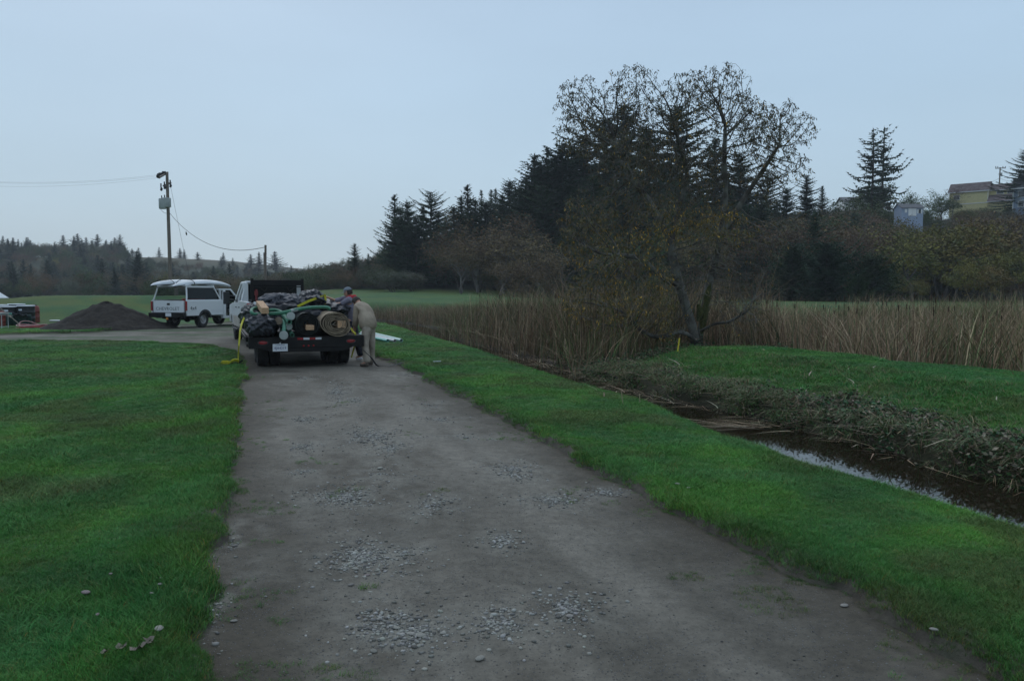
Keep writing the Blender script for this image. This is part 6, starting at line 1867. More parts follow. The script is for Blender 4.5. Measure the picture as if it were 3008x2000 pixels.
b = MB(); b.box((0, 1.85, 0.95), (1.5, 0.5, 0.18)); b.box((0, 1.62, 1.25), (1.5, 0.16, 0.6)); b.build('seat', M_INT, CH, bevel=0.04)
b = MB(); b.box((0, 2.05, 0.52), (1.76, 1.35, 0.06)); b.box((0, 2.62, 0.98), (1.7, 0.26, 0.34)); b.build('cab_floor', M_INT, CH)
b = MB(); b.lathe([(0.17, -0.015), (0.19, 0), (0.17, 0.015)], 20, Matrix.Translation((-0.4, 2.32, 1.12)) @ Matrix.Rotation(math.radians(60), 4, 'X')); b.build('steering_wheel', M_BLK, CH)
# open passenger door
dr = bpy.data.objects.new('open_door', None); scene.collection.objects.link(dr); dr.parent = CH; dr.location = (W / 2, 2.72, 0); dr.rotation_euler = (0, 0, math.radians(62))
b = MB(); b.box((0.0, -0.60, 0.86), (0.08, 1.18, 0.72)); b.build('door_skin', M_WPAINT, dr, bevel=0.02)
b = MB(); b.box((-0.055, -0.60, 0.86), (0.03, 1.10, 0.66)); b.box((-0.09, -0.62, 0.95), (0.05, 0.6, 0.06)); b.build('door_lining', M_INT, dr)
b = MB(); b.bar((0, -1.17, 1.20), (-0.04, -1.13, 1.74), 0.05); b.bar((-0.04, -1.15, 1.74), (-0.04, -0.45, 1.74), 0.05); b.bar((-0.04, -0.45, 1.74), (0, 0.0, 1.22), 0.05); b.build('window_frame', M_BLK, dr)
b = MB(); b.box((0.18, -0.12, 1.34), (0.26, 0.10, 0.34)); b.bar((0, -0.1, 1.28), (0.1, -0.12, 1.32), 0.05); mr_ = b.build('mirror', M_PLAST, dr, bevel=0.02)
b = MB(); b.box((0.18, -0.175, 1.34), (0.22, 0.012, 0.30)); b.build('mirror_glass', mat('mirror_grey', (0.25, 0.29, 0.33), rough=0.08, metal=0.9), mr_)
for x_, y_ in ((-0.80, 0), (0.80, 0), (-0.80, WB), (0.80, WB)): wheel(CH, x_, y_, WR, 0.25, 1 if x_ > 0 else -1)
b = MB(); b.tube([(-0.7, 0, WR), (-0.12, 0, WR), (0.12, 0, WR), (0.7, 0, WR)], [0.05, 0.05, 0.05, 0.05], 10); b.lathe([(0.02, -0.16), (0.12, -0.1), (0.15, 0), (0.12, 0.1), (0.02, 0.16)], 14, Matrix.Translation((0, 0, WR)), axis='y')
b.tube([(-0.7, WB, WR), (0.7, WB, WR)], 0.05, 8); b.box((-0.42, 1.6, 0.47), (0.08, 5.2, 0.12)); b.box((0.42, 1.6, 0.47), (0.08, 5.2, 0.12)); b.build('axles_and_frame', M_BLK, CH)
# camper shell frame with windows
SH = bpy.data.objects.new('camper_shell', None); scene.collection.objects.link(SH); SH.parent = CH
b = MB()
for s in (-1, 1):
    b.bar((s * 0.93, -1.14, 1.27), (s * 0.80, -0.98, 1.90), 0.06, 0.05); b.bar((s * 0.93, 1.26, 1.27), (s * 0.80, 0.92, 1.90), 0.07, 0.05)
    b.bar((s * 0.93, -1.18, 1.28), (s * 0.93, 1.32, 1.28), 0.05, 0.05); b.bar((s * 0.80, -1.0, 1.90), (s * 0.80, 0.96, 1.90), 0.05, 0.06)
b.box((0, -0.02, 1.93), (1.64, 1.98, 0.03)); b.build('shell_frame', M_WPAINT, SH)
for s in (-1, 1):
    b = MB(); b.add([(s * 0.915, -1.04, 1.33), (s * 0.915, 1.12, 1.33), (s * 0.805, 0.86, 1.86), (s * 0.805, -0.92, 1.86)], [(0, 1, 2, 3)])
    o = b.build('side_window', mat('tinted_glass', (0.010, 0.014, 0.015), rough=0.12, spec=0.15), SH)
    if s < 0: o.data.materials.clear(); o.data.materials.append(mat('clear_tint', (0.35, 0.42, 0.45), rough=0.0, trans=1.0, ior=1.01, spec=0.2))
b = MB(); b.bar((-0.80, -1.02, 1.84), (-0.35, -1.5, 1.92), 0.02); b.build('strut', M_BLK, SH)
# things in the bed
def inbed(name, label, cat, m, c, d):
    b = MB(); b.box((0, 0, 0), d); o = b.build(name, m, bevel=0.02, seg=2)
    M_ = Matrix.Translation(CH.location) @ Matrix.Rotation(CH.rotation_euler.z, 4, 'Z')
    o.location = M_ @ Vector(c); o.rotation_euler = (0, 0, CH.rotation_euler.z + random.uniform(-.2, .2)); tag(o, label, cat); return o
M_REDP = mat('red_plastic', (0.45, 0.045, 0.03), rough=0.5)
inbed('red_crate', 'red case seen through the open end of the camper shell', 'case', M_REDP, (-0.36, 0.55, 1.28), (0.34, 0.5, 0.14))
inbed('red_bag', 'red bag beside the case under the camper shell', 'bag', M_REDP, (0.30, 0.4, 1.32), (0.45, 0.5, 0.16))
inbed('cardboard_box', 'pale cardboard box under the red bag in the pickup bed', 'box', mat('cardboard', (0.30, 0.25, 0.19), rough=0.9), (0.25, 0.35, 0.96), (0.7, 0.8, 0.54))
# kayaks lashed on top: two overlapping white hulls, upside down
M_HULL = mat('white_hull', (0.62, 0.66, 0.68), (0.50, 0.54, 0.56), scale=2, rough=0.4, coat=0.2)
def hull(name, label, x, y0, y1, z, wmax, h, rocker, rz):
    b = MB(); n = 18; vs = []; K = 10
    for i in range(n + 1):
        t = i / n; y = y0 + (y1 - y0) * t
        prof = math.sin(math.pi * min(max(t, 0.004), 0.996)) ** 0.55
        w = wmax / 2 * prof; zz = z - rocker * (abs(t - 0.5) * 2) ** 2.4
        for k in range(K + 1):
            a = math.pi * k / K
            hx_ = math.cos(a); hz_ = math.sin(a) ** 0.8
            vs.append((w * hx_, y, zz + h * prof ** 0.7 * hz_))
        vs.append((0, y, zz - 0.03 * prof))
    m_ = K + 2
    fs = [(i * m_ + k, i * m_ + (k + 1) % m_, (i + 1) * m_ + (k + 1) % m_, (i + 1) * m_ + k) for i in range(n) for k in range(m_)]
    fs += [tuple(range(m_)), tuple(n * m_ + k for k in range(m_))]
    b.add(vs, fs)
    root = thing(name, label, 'kayak', CH.matrix_basis @ Vector((x, 0, 0)), CH.rotation_euler.z + rz, 'kayaks on the pickup roof')
    b.build('hull', M_HULL, root, smooth=True)
    b = MB()
    pts = []
    for i in range(n + 1):
        t = i / n; prof = math.sin(math.pi * min(max(t, 0.004), 0.996)) ** 0.55
        pts.append((wmax / 2 * prof, y0 + (y1 - y0) * t, z - rocker * (abs(t - 0.5) * 2) ** 2.4))
    b.tube(pts, 0.016, 6); b.tube([(-p[0], p[1], p[2]) for p in pts], 0.016, 6); b.build('gunwale', M_PLAST, root, smooth=True)
    return root
CHZ = 0
hull('kayak', 'longer white kayak lashed upside down nearest the open pickup door', 0.40, -1.45, 2.85, 2.05, 0.74, 0.21, 0.14, 0.02)
hull('kayak', 'white kayak overhanging the pickup tailgate, beside the longer one', -0.42, -1.85, 2.3, 2.05, 0.70, 0.21, 0.10, 0.0)
for (x_, ya, sl) in ((0.40, -0.55, 'dark strap round the tail end of the longer kayak'), (-0.42, -0.95, 'dark strap round the kayak end overhanging the tailgate'), (0.40, 2.1, 'dark strap round the longer kayak above the cab'), (-0.42, 1.2, 'dark strap half hidden round the far kayak')):
    b = MB(); rr_ = 0.43
    pts = [(x_ + rr_ * math.cos(a), ya + 0.12 * math.cos(a), 2.0 + 0.27 * math.sin(a) ** 0.8) for a in np.linspace(0.0, math.pi, 12)]
    for i in range(11): b.bar(pts[i], pts[i + 1], 0.01, 0.04, up=(0, 1, 0))
    o = b.build('lashing_strap', M_BLK, loc=CH.location); o.rotation_euler = (0, 0, CH.rotation_euler.z)
    tag(o, sl, 'strap', 'straps over the kayaks')
b = MB(); b.bar((-0.95, -0.85, 1.98), (0.95, -0.85, 1.98), 0.05); o = b.build('roof_bar', M_WPAINT, CH); b = MB(); b.bar((-0.95, 0.75, 1.98), (0.95, 0.75, 1.98), 0.05); b.build('roof_bar', M_WPAINT, CH)

# ======== white crew cab tow truck with the black rack
TW = thing('tow_truck', 'white crew cab pickup with a black rack towing the loaded trailer', 'pickup truck', (-7.08, 23.65, 0), math.radians(24))
TW.location.z = on(-7.2, 24.5) + 0.02
W2, R2, WB2 = 2.0, 0.40, 3.97
for s in (-1, 1):
    b = MB(); b.prism(side_poly(-1.12, 1.37, None, 0.86, 1.36, 0.50, R2), s * W2 / 2 - 0.045, s * W2 / 2 + 0.045); b.build('bedside', M_WPAINT, TW, bevel=0.02, seg=2)
    lo = [(-1.12, 0.58), (-1.12, 0.855), (-0.18, 0.855)] + [] 
    b = MB()
    lowp = [(-1.12, 0.56), (-1.12, 0.853), (0.98, 0.853), (0.98, 0.56), (0.50, 0.56)] + [p for p in arc(0, R2, 0.50, 19, 161, 12) if p[1] < 0.84] + [(-0.50, 0.56)]
    # keep the arch open: two pieces either side of the wheel
    b.prism([(-1.12, 0.56), (-1.12, 0.853), (-0.36, 0.853)] + [p for p in arc(0, R2, 0.50, 118, 161, 6)], s * W2 / 2 - 0.045, s * W2 / 2 + 0.045)
    b.prism([(1.37, 0.56), (1.37, 0.853), (0.36, 0.853)] + [p for p in arc(0, R2, 0.50, 62, 19, 6)], s * W2 / 2 - 0.045, s * W2 / 2 + 0.045)
    b.build('lower_side', M_DIRTW, TW, bevel=0.01)
    b = MB(); b.prism([(1.02, 0.52), (1.02, 0.853), (3.28, 0.853), (3.28, 0.52)], s * W2 / 2 - 0.045, s * W2 / 2 + 0.045)
    b.build('rocker_panel', M_DIRTW, TW, bevel=0.01)
    b = MB(); b.prism([(1.02, 0.858), (1.02, 1.32), (2.08, 1.30), (2.08, 0.858)], s * W2 / 2 - 0.045, s * W2 / 2 + 0.045); rd_ = b.build('door', M_WPAINT, TW, bevel=0.012)
    b = MB(); b.box((s * (W2 / 2 + 0.055), 1.20, 1.16), (0.03, 0.16, 0.035)); b.build('handle', M_PLAST, rd_)
    b = MB(); b.prism([(2.11, 0.858), (2.11, 1.30), (3.26, 1.28), (3.26, 0.858)], s * W2 / 2 - 0.045, s * W2 / 2 + 0.045); fd_ = b.build('door', M_WPAINT, TW, bevel=0.012)
    b = MB(); b.box((s * (W2 / 2 + 0.055), 2.30, 1.15), (0.03, 0.16, 0.035)); b.build('handle', M_PLAST, fd_)
    ff = [(3.29, 0.56), (3.29, 1.27), (3.6, 1.27), (4.7, 1.20), (4.86, 1.0), (4.86, 0.6), (WB2 + 0.48, 0.6)] + arc(WB2, R2, 0.48, 24, 156, 12) + [(WB2 - 0.48, 0.56)]
    b = MB(); b.prism(ff, s * W2 / 2 - 0.05, s * W2 / 2 + 0.05); b.build('fender', M_WPAINT, TW, bevel=0.015)
    # greenhouse pillars and windows
    xi, xo = s * 0.80, s * 0.965
    b = MB(); b.bar((xo, 1.06, 1.31), (xi, 1.16, 1.90), 0.20, 0.05, up=(1, 0, 0)); b.bar((xo, 2.10, 1.31), (xi, 2.14, 1.90), 0.10, 0.05, up=(1, 0, 0)); b.bar((xo, 3.42, 1.27), (xi, 2.78, 1.90), 0.09, 0.06, up=(1, 0, 0)); b.bar((xi, 1.1, 1.92), (xi, 2.8, 1.92), 0.07, 0.06); b.build('pillar', M_WPAINT, TW, bevel=0.01)
    for (ya, yb, yc, yd) in ((1.18, 2.04, 2.08, 1.27), (2.17, 3.30, 2.72, 2.20)):
        b = MB(); e = s * 0.004
        b.add([(xo - e, ya, 1.33), (xo - e, yb, 1.33), (xi - e, yc, 1.88), (xi - e, yd, 1.88)], [(0, 1, 2, 3)]); b.build('side_window', M_GLZ, TW)
    b = MB(); b.box((s * (W2 / 2 + 0.26), 3.16, 1.44), (0.20, 0.10, 0.42)); b.bar((s * 0.96, 3.2, 1.36), (s * (W2 / 2 + 0.2), 3.18, 1.40), 0.05); b.bar((s * 0.96, 3.2, 1.5), (s * (W2 / 2 + 0.2), 3.18, 1.52), 0.04); b.build('mirror', M_PLAST, TW, bevel=0.03, seg=2)
    b = MB(); b.box((s * (W2 / 2 - 0.02), -1.14, 1.12), (0.12, 0.05, 0.38)); b.build('taillight', M_LRED, TW, bevel=0.015)
    b = MB(); b.box((s * 1.02, 2.1, 0.46), (0.18, 2.0, 0.05)); b.build('running_board', M_PLAST, TW, bevel=0.01)
    b = MB(); pa = arc(0, R2, 0.53, 20, 160, 14); pb = arc(0, R2, 0.47, 20, 160, 14); b.prism(pa + pb[::-1], s * (W2 / 2 + 0.05) - 0.01, s * (W2 / 2 + 0.05) + 0.015); b.build('arch_lip', M_WPAINT, TW)
b = MB(); b.box((0, 1.96, 1.95), (1.62, 1.72, 0.07)); b.build('roof', M_WPAINT, TW, bevel=0.035, seg=3)
b = MB(); b.box((0, 0.99, 1.02), (1.9, 0.05, 0.62)); b.box((-0.83, 1.06, 1.6), (0.16, 0.06, 0.62)); b.box((0.83, 1.06, 1.6), (0.16, 0.06, 0.62)); b.build('cab_back', M_WPAINT, TW)
b = MB(); b.box((0, 1.08, 1.62), (1.52, 0.02, 0.50)); b.build('rear_window', M_GLZ, TW)
b = MB(); b.add([(-0.92, 3.42, 1.28), (0.92, 3.42, 1.28), (0.78, 2.80, 1.90), (-0.78, 2.80, 1.90)], [(0, 1, 2, 3)]); b.build('windscreen', M_GLZ, TW)
b = MB(); b.prism([(3.3, 0.7), (3.3, 1.26), (3.6, 1.27), (4.7, 1.20), (4.85, 1.0), (4.85, 0.7)], -W2 / 2 + 0.06, W2 / 2 - 0.06); b.build('hood', M_WPAINT, TW, bevel=0.03)
b = MB(); b.box((0, 4.92, 0.66), (1.96, 0.14, 0.24)); b.build('front_bumper', M_CHROME, TW, bevel=0.02)
b = MB(); b.box((0, 0.1, 0.74), (1.86, 2.4, 0.08)); b.build('bed_floor', M_INT, TW)
b = MB(); b.box((0, -1.13, 1.10), (1.70, 0.06, 0.50)); b.build('tailgate', M_WPAINT, TW, bevel=0.015)
b = MB(); b.box((0, -1.26, 0.70), (1.95, 0.20, 0.20)); b.build('bumper', M_CHROME, TW, bevel=0.02)
for x_, y_ in ((-0.84, 0), (0.84, 0), (-0.84, WB2), (0.84, WB2)): wheel(TW, x_, y_, R2, 0.26, 1 if x_ > 0 else -1)
b = MB(); b.tube([(-0.75, 0, R2), (0.75, 0, R2)], 0.06, 8); b.tube([(-0.75, WB2 + .39, R2), (0.75, WB2 + .39, R2)], 0.06, 8); b.box((-0.45, 2.0, 0.55), (0.09, 6.2, 0.14)); b.box((0.45, 2.0, 0.55), (0.09, 6.2, 0.14)); b.box((0, 2.0, 0.50), (1.7, 2.2, 0.06)); b.build('axles_and_frame', M_BLK, TW)
# the cab and nose sit further forward than the bed
for ch_ in TW.children:
    if ch_.type == 'MESH':
        ys_ = [v.co.y for v in ch_.data.vertices]
        if min(ys_) > 0.9:
            ch_.data.transform(Matrix.Translation((0, 0.39, 0)))
    elif ch_.location.y > 2: ch_.location.y += 0.39
# headache rack
RK = bpy.data.objects.new('cab_rack', None); scene.collection.objects.link(RK); RK.parent = TW; RK.location = (0.12, 1.22, 0)
b = MB()
for s in (-1, 1): b.box((s * 0.77, 0, 1.66), (0.09, 0.07, 0.80)); b.box((s * 0.80, -0.30, 1.38), (0.12, 0.75, 0.05))
b.build('upright', M_BLK, RK)
b = MB(); b.box((0, 0, 1.93), (1.63, 0.09, 0.17)); b.build('top_beam', M_BLK, RK, bevel=0.01)
b = MB(); b.box((0, 0, 1.80), (1.45, 0.05, 0.03)); b.build('crossbar', M_BLK, RK)
b = MB(); b.box((0, 0, 1.39), (1.45, 0.06, 0.05)); b.build('crossbar', M_BLK, RK)
for s in (-1, 1):
    b = MB(); b.bar((s * 0.55, 0, 1.79), (s * 0.38, 0, 1.66), 0.03); b.bar((s * 0.30, 0, 1.79), (s * 0.38, 0, 1.66), 0.03); b.build('brace', M_BLK, RK)
b = MB(); b.tube([(-0.66, -0.1, 1.2), (-0.66, -0.1, 1.72)], 0.035, 8); b.box((-0.66, -0.1, 1.6), (0.10, 0.09, 0.14)); b.build('red_jack', mat('red_iron', (0.16, 0.02, 0.02), rough=0.6), RK)

# ======== black flatbed trailer
TR = thing('flatbed_trailer', 'black flatbed trailer with dual wheels loaded with rolls, tarps and pipes', 'trailer', (-4.46, 16.93, 0), math.radians(21))
TR.location.z = on(-4.6, 17.4) + 0.01
TD = 0.68; TL = 5.0
b = MB()
for k in range(10): pass
for k in range(12):
    bb = MB(); bb.box((-1.045 + k * 0.19, TL / 2 + 0.02, TD - 0.02), (0.18, TL - 0.1, 0.04)); bb.build('plank', M_WOOD, TR)
b = MB(); b.box((0, -0.02, TD - 0.12), (2.44, 0.07, 0.24)); b.box((0, 0.02, TD - 0.005), (2.44, 0.10, 0.02)); b.build('rear_sill', M_BLK, TR, bevel=0.006)
b = MB(); b.add([(-0.98, -0.045, TD - 0.24), (0.98, -0.045, TD - 0.24), (0.72, -0.045, TD - 0.33), (-0.72, -0.045, TD - 0.33), (-0.98, 0.02, TD - 0.24), (0.98, 0.02, TD - 0.24), (0.72, 0.02, TD - 0.33), (-0.72, 0.02, TD - 0.33)],
                [(0, 1, 2, 3), (7, 6, 5, 4), (0, 4, 5, 1), (1, 5, 6, 2), (2, 6, 7, 3), (3, 7, 4, 0)]); b.build('rear_apron', M_BLK, TR)
for s in (-1, 1):
    b = MB(); b.box((s * 1.19, TL / 2, TD - 0.09), (0.06, TL, 0.16)); b.build('side_rail', M_BLK, TR)
    b = MB(); b.box((s * 1.26, TL / 2, TD - 0.03), (0.03, TL * 0.96, 0.05))
    for k in range(7): b.box((s * 1.235, 0.4 + k * 0.7, TD - 0.06), (0.05, 0.08, 0.10))
    b.build('rub_rail', M_BLK, TR)
for k in range(8):
    b = MB(); b.box((0, 0.35 + k * 0.6, TD - 0.10), (2.3, 0.06, 0.10)); b.build('cross_member', M_BLK, TR)
for s in (-1, 1):
    b = MB(); b.box((s * 0.46, TL / 2 + 0.4, TD - 0.24), (0.09, TL + 0.6, 0.18)); b.build('frame_beam', M_BLK, TR)
b = MB(); b.bar((-0.46, TL + 0.6, TD - 0.25), (0, TL + 1.75, TD - 0.22), 0.08, 0.12); b.bar((0.46, TL + 0.6, TD - 0.25), (0, TL + 1.75, TD - 0.22), 0.08, 0.12); b.tube([(0, TL + 1.5, 0.2), (0, TL + 1.5, 0.9)], 0.04, 8); b.build('tongue', M_BLK, TR)
b = MB(); b.box((0, TL + 0.0, TD + 0.12), (2.4, 0.05, 0.26)); b.build('front_board', M_BLK, TR)
for ya in (0.95, 1.85):
    for s in (-1, 1):
        wheel(TR, s * 0.90, ya, 0.375, 0.22, s)
        wheel(TR, s * 0.64, ya, 0.375, 0.22, s)
    b = MB(); b.tube([(-0.8, ya, 0.375), (0.8, ya, 0.375)], 0.055, 8); b.build('axle', M_BLK, TR)
for s in (-1, 1):
    b = MB(); b.lathe([(0.001, -0.068), (0.05, -0.066), (0.062, -0.058)], 20, Matrix.Translation((s * 0.93, 0, TD - 0.115)) @ Matrix.Diagonal((1.5, 1, 0.62, 1)), axis='y'); lt = b.build('taillight', M_LRED, TR)
    b = MB(); b.lathe([(0.062, -0.058), (0.072, -0.070), (0.076, -0.056)], 20, Matrix.Translation((s * 0.93, 0, TD - 0.115)) @ Matrix.Diagonal((1.45, 1, 0.66, 1)), axis='y'); b.build('grommet', mat('grommet_grey', (0.06, 0.06, 0.06), rough=0.6), lt)
for k in range(3):
    b = MB(); b.lathe([(0.001, -0.066), (0.016, -0.064), (0.022, -0.054)], 12, Matrix.Translation((-0.09 + 0.105 * k, 0, TD - 0.20)), axis='y'); b.build('marker_light', M_LRED, TR)
for k in range(4):
    b = MB(); b.box((-0.155 + k * 0.128, -0.0575, TD - 0.045), (0.126, 0.004, 0.045)); b.build('reflective_tape', mat('white_reflector', (0.5, 0.52, 0.54), rough=0.4) if k % 2 else M_LRED, TR)
b = MB(); b.box((-0.58, -0.075, TD - 0.225), (0.31, 0.008, 0.16)); pl_ = b.build('licence_plate', M_PLATE, TR, bevel=0.002)
lettering('4JA4219', 0.085, M_INK, pl_, Matrix.Translation((-0.58, -0.081, TD - 0.238)) @ REARF, ext=0.001, sx=0.86)
lettering('CALIFORNIA', 0.034, M_INK, pl_, Matrix.Translation((-0.58, -0.081, TD - 0.168)) @ REARF, ext=0.001, sx=1.0)
b = MB(); b.box((-0.58, -0.06, TD - 0.13), (0.03, 0.03, 0.03)); b.build('plate_lamp', M_CHROME, TR)

TRM = Matrix.Translation(TR.location) @ Matrix.Rotation(TR.rotation_euler.z, 4, 'Z')
TRI = TRM.inverted()
def tl(cx, cy, yl):
    """enlarged crop pixel + depth along the trailer -> trailer-local point"""
    px, py = 660 + cx / 4.914, 800 + cy / 4.914
    d = ray(px, py); o0 = TRI @ Vector((0, 0, CAM_H)); dd = TRI.to_3x3() @ d
    t = (yl - o0.y) / dd.y
    return o0 + dd * t
def load_thing(name, label, cat, group=None):
    t = thing(name, label, cat, TR.location, TR.rotation_euler.z, group); return t

# ---- rolled fabric
def roll(name, label, cx, cy, rx, rz, y0, y1, turns, mats, tilt=0.0, thick=0.012, skew=0.0):
    c = tl(cx, cy, 0.0); t = load_thing(name, label, 'roll')
    n = turns * 26; pts = []
    for i in range(n + 1):
        a = 2 * math.pi * turns * i / n; k = 0.30 + 0.70 * i / n
        wob = 1 + 0.025 * math.sin(a * 3.1 + i * 0.05) + 0.02 * math.sin(a * 0.77)
        x, z = rx * k * math.cos(a) * wob, rz * k * math.sin(a) * wob
        ct, st = math.cos(tilt), math.sin(tilt)
        pts.append((c.x + x * ct - z * st + skew * z, c.z + x * st + z * ct, a))
    b = MB(); vs = []
    for (x, z, a) in pts:
        e = 0.012 * math.sin(a * 1.7)
        vs += [(x, y0 + e, z), (x, y1, z)]
    fs = [(2 * i, 2 * i + 1, 2 * i + 3, 2 * i + 2) for i in range(n)]
    b.add(vs, fs); o = b.build('rolled_sheet', mats[0], t, smooth=False)
    sd_ = o.modifiers.new('thick', 'SOLIDIFY'); sd_.thickness = thick; sd_.offset = 0
    # one folded inner layer
    b = MB(); vs = []
    for i in range(16):
        a = i / 15 * 5.2; vs += [(c.x + rx * 0.2 * math.cos(a) + 0.02 * math.sin(3 * a), y0 + 0.03, c.z + rz * 0.16 * math.sin(a)), (c.x + rx * 0.2 * math.cos(a), y1, c.z + rz * 0.16 * math.sin(a))]
    b.add(vs, [(2 * i, 2 * i + 1, 2 * i + 3, 2 * i + 2) for i in range(15)]); o = b.build('inner_fold', mats[1], t); sd_ = o.modifiers.new('thick', 'SOLIDIFY'); sd_.thickness = thick
    return t, c
M_GEO = mat('black_fabric', (0.012, 0.016, 0.015), (0.055, 0.062, 0.056), scale=14, rough=0.5)
M_GEO2 = mat('black_fabric_inner', (0.02, 0.028, 0.028), (0.05, 0.06, 0.06), scale=8, rough=0.5)
M_MAT1 = mat('tan_matting', (0.36, 0.285, 0.195), (0.17, 0.13, 0.09), scale=9, rough=0.9, bump=0.01, bscale=30, mixlo=0.3, mixhi=0.7)
M_MAT2 = mat('brown_matting', (0.13, 0.10, 0.075), (0.22, 0.19, 0.15), scale=12, rough=0.9)
M_LUM = mat('cut_lumber', (0.55, 0.36, 0.22), (0.46, 0.27, 0.15), scale=4, rough=0.8, stretch=(8, 1, 8))
M_LUMR = mat('reddish_lumber', (0.40, 0.15, 0.08), (0.34, 0.12, 0.07), scale=5, rough=0.8)
r1, c1 = roll('black_fabric_roll', 'rolled black fabric around a wood block on the trailer tail', 1190, 742, 0.268, 0.262, -0.06, 2.6, 5, (M_GEO, M_GEO2), thick=0.008)
r2, c2 = roll('tan_matting_roll', 'large tan matting roll with a wood block at the trailer corner', 1600, 742, 0.345, 0.265, -0.10, 3.2, 6, (M_MAT1, M_MAT2), tilt=-0.22, thick=0.016)
def block(label, a, L, ax, w, h):
    b = MB(); A_ = tl(*a); 
    B_ = A_ + Vector(ax).normalized() * L
    b.use(M_LUM).bar(A_, B_, w, h); b.use(M_LUMR)
    o = b.build('wood_block', M_LUM, bevel=0.003, loc=TR.location); o.rotation_euler = (0, 0, TR.rotation_euler.z)
    tag(o, label, 'wood block'); return o
block('orange brown wood block stuck in the black fabric roll', (1235, 800, -0.12), 0.9, (-0.10, 1, 0.10), 0.17, 0.10)
block('pale ended wood block stuck in the tan matting roll', (1690, 750, -0.10), 0.9, (-0.18, 1, 0.05), 0.17, 0.15)
# ---- square timber lying across the hose
A_, B_ = tl(585, 555, -0.05), tl(505, 452, 0.85)
b = MB(); b.bar(A_, B_, 0.15, 0.13)
o = b.build('timber_beam', M_LUM, bevel=0.004, loc=TR.location); o.rotation_euler = (0, 0, TR.rotation_euler.z); tag(o, 'short square timber lying on top of the green hose', 'timber')

# ---- crumpled plastic bundles
def bundle(name, label, cx, cy, yl, rx, ry, rz, m, seed, squash=-0.35, ridges=5, amp=0.16, tiltx=0.0):
    c = tl(cx, cy, yl)
    bm = bmesh.new(); bmesh.ops.create_icosphere(bm, subdivisions=5, radius=1.0)
    ph = np.random.default_rng(seed).uniform(0, 6.28, 8)
    P_ = np.array([v.co[:] for v in bm.verts])
    n1 = fbm(P_[:, 0] * 1.5 + seed, P_[:, 1] * 1.5 + P_[:, 2] * 1.9, seed, 3) - 0.5
    u_ = P_[:, 0] * 3.0 + 1.5 * np.sin(P_[:, 2] * 2 + ph[0]) + P_[:, 1] * 1.5 + 4 * n1
    rid = 1 - np.abs(np.sin(u_ * ridges * 0.5 + ph[1]))
    n2 = 1 - np.abs(fbm(P_[:, 0] * 3 + 9, P_[:, 2] * 3 + P_[:, 1] * 2.4, seed + 3, 2) * 2 - 1)
    s = 1 + amp * 0.8 * (rid ** 2 - 0.4) + 0.55 * n1 + amp * 0.45 * (n2 ** 4 - 0.3)
    for v, k in zip(bm.verts, s):
        z = max(v.co.z, squash * 1.6) if v.co.z < squash else v.co.z
        v.co = Vector((v.co.x * rx * k, v.co.y * ry * k, max(v.co.z, squash) * rz * k + tiltx * v.co.x * rx)) + c
    me = bpy.data.meshes.new(name); bm.to_mesh(me); bm.free(); me.materials.append(m); me.polygons.foreach_set('use_smooth', [True] * len(me.polygons))
    o = bpy.data.objects.new(name, me); scene.collection.objects.link(o); o.location = TR.location; o.rotation_euler = (0, 0, TR.rotation_euler.z)
    tag(o, label, 'tarp bundle'); return o
M_PLA = mat('black_plastic_sheet', (0.014, 0.015, 0.020), (0.030, 0.032, 0.040), scale=3, rough=0.42, spec=0.5, bump=0.004, bscale=5)
M_TARP = mat('dark_grey_tarp', (0.035, 0.039, 0.050), (0.060, 0.065, 0.080), scale=2.5, rough=0.55, bump=0.004, bscale=5)
bundle('plastic_bundle', 'crumpled black plastic bundle hanging over the trailer tail under the green hose', 520, 770, 0.30, 0.37, 0.55, 0.27, M_PLA, 3, squash=-0.75)
bundle('plastic_bundle', 'black plastic bundle at the trailer side behind the hanging yellow strap', 400, 640, 1.1, 0.30, 0.6, 0.30, M_PLA, 5, squash=-0.6)
bundle('tarp_bundle', 'grey tarp bundle on top of the load, humped under the black rack', 760, 440, 1.55, 0.40, 0.6, 0.24, M_TARP, 8, squash=-0.8, tiltx=0.05)
bundle('tarp_bundle', 'wide folded grey tarp bundle in the middle on top of the load', 960, 450, 1.35, 0.46, 0.6, 0.20, M_TARP, 11, squash=-0.8, ridges=7)
bundle('tarp_bundle', 'dark tarp bundle on the load under the yellow strap', 1250, 400, 1.7, 0.32, 0.7, 0.25, M_PLA, 14, squash=-0.8, ridges=6)
bundle('plastic_bundle', 'black plastic packed under the tarps in the middle of the load', 880, 600, 1.6, 0.85, 1.1, 0.36, M_PLA, 17, squash=-0.7)
bundle('plastic_bundle', 'black plastic sheet stuffed behind the tan matting roll', 1500, 560, 2.2, 0.55, 1.0, 0.30, M_PLA, 19, squash=-0.7)

# ---- hoses and pipes
M_HOSE = mat('green_hose', (0.035, 0.15, 0.085), (0.05, 0.20, 0.12), scale=10, rough=0.5)
M_PIPE = mat('green_pipe', (0.11, 0.29, 0.20), (0.15, 0.34, 0.24), scale=6, rough=0.4)
M_CAPG = mat('grey_cap_plastic', (0.30, 0.33, 0.31), (0.36, 0.39, 0.37), scale=6, rough=0.5)
def loadobj(o, label, cat):
    o.location = TR.location; o.rotation_euler = (0, 0, TR.rotation_euler.z); tag(o, label, cat); return o
pts = smooth_poly([tuple(tl(*q)) for q in ((600, 600, 0.25), (520, 600, 0.12), (430, 602, 0.10), (388, 575, 0.15), (395, 535, 0.35), (440, 515, 0.55), (520, 505, 0.75), (590, 520, 0.75))], 6)
b = MB(); b.tube(pts, 0.036, 10); loadobj(b.build('green_hose', M_HOSE, smooth=True), 'green hose looping round at the bundle end of the load', 'hose')
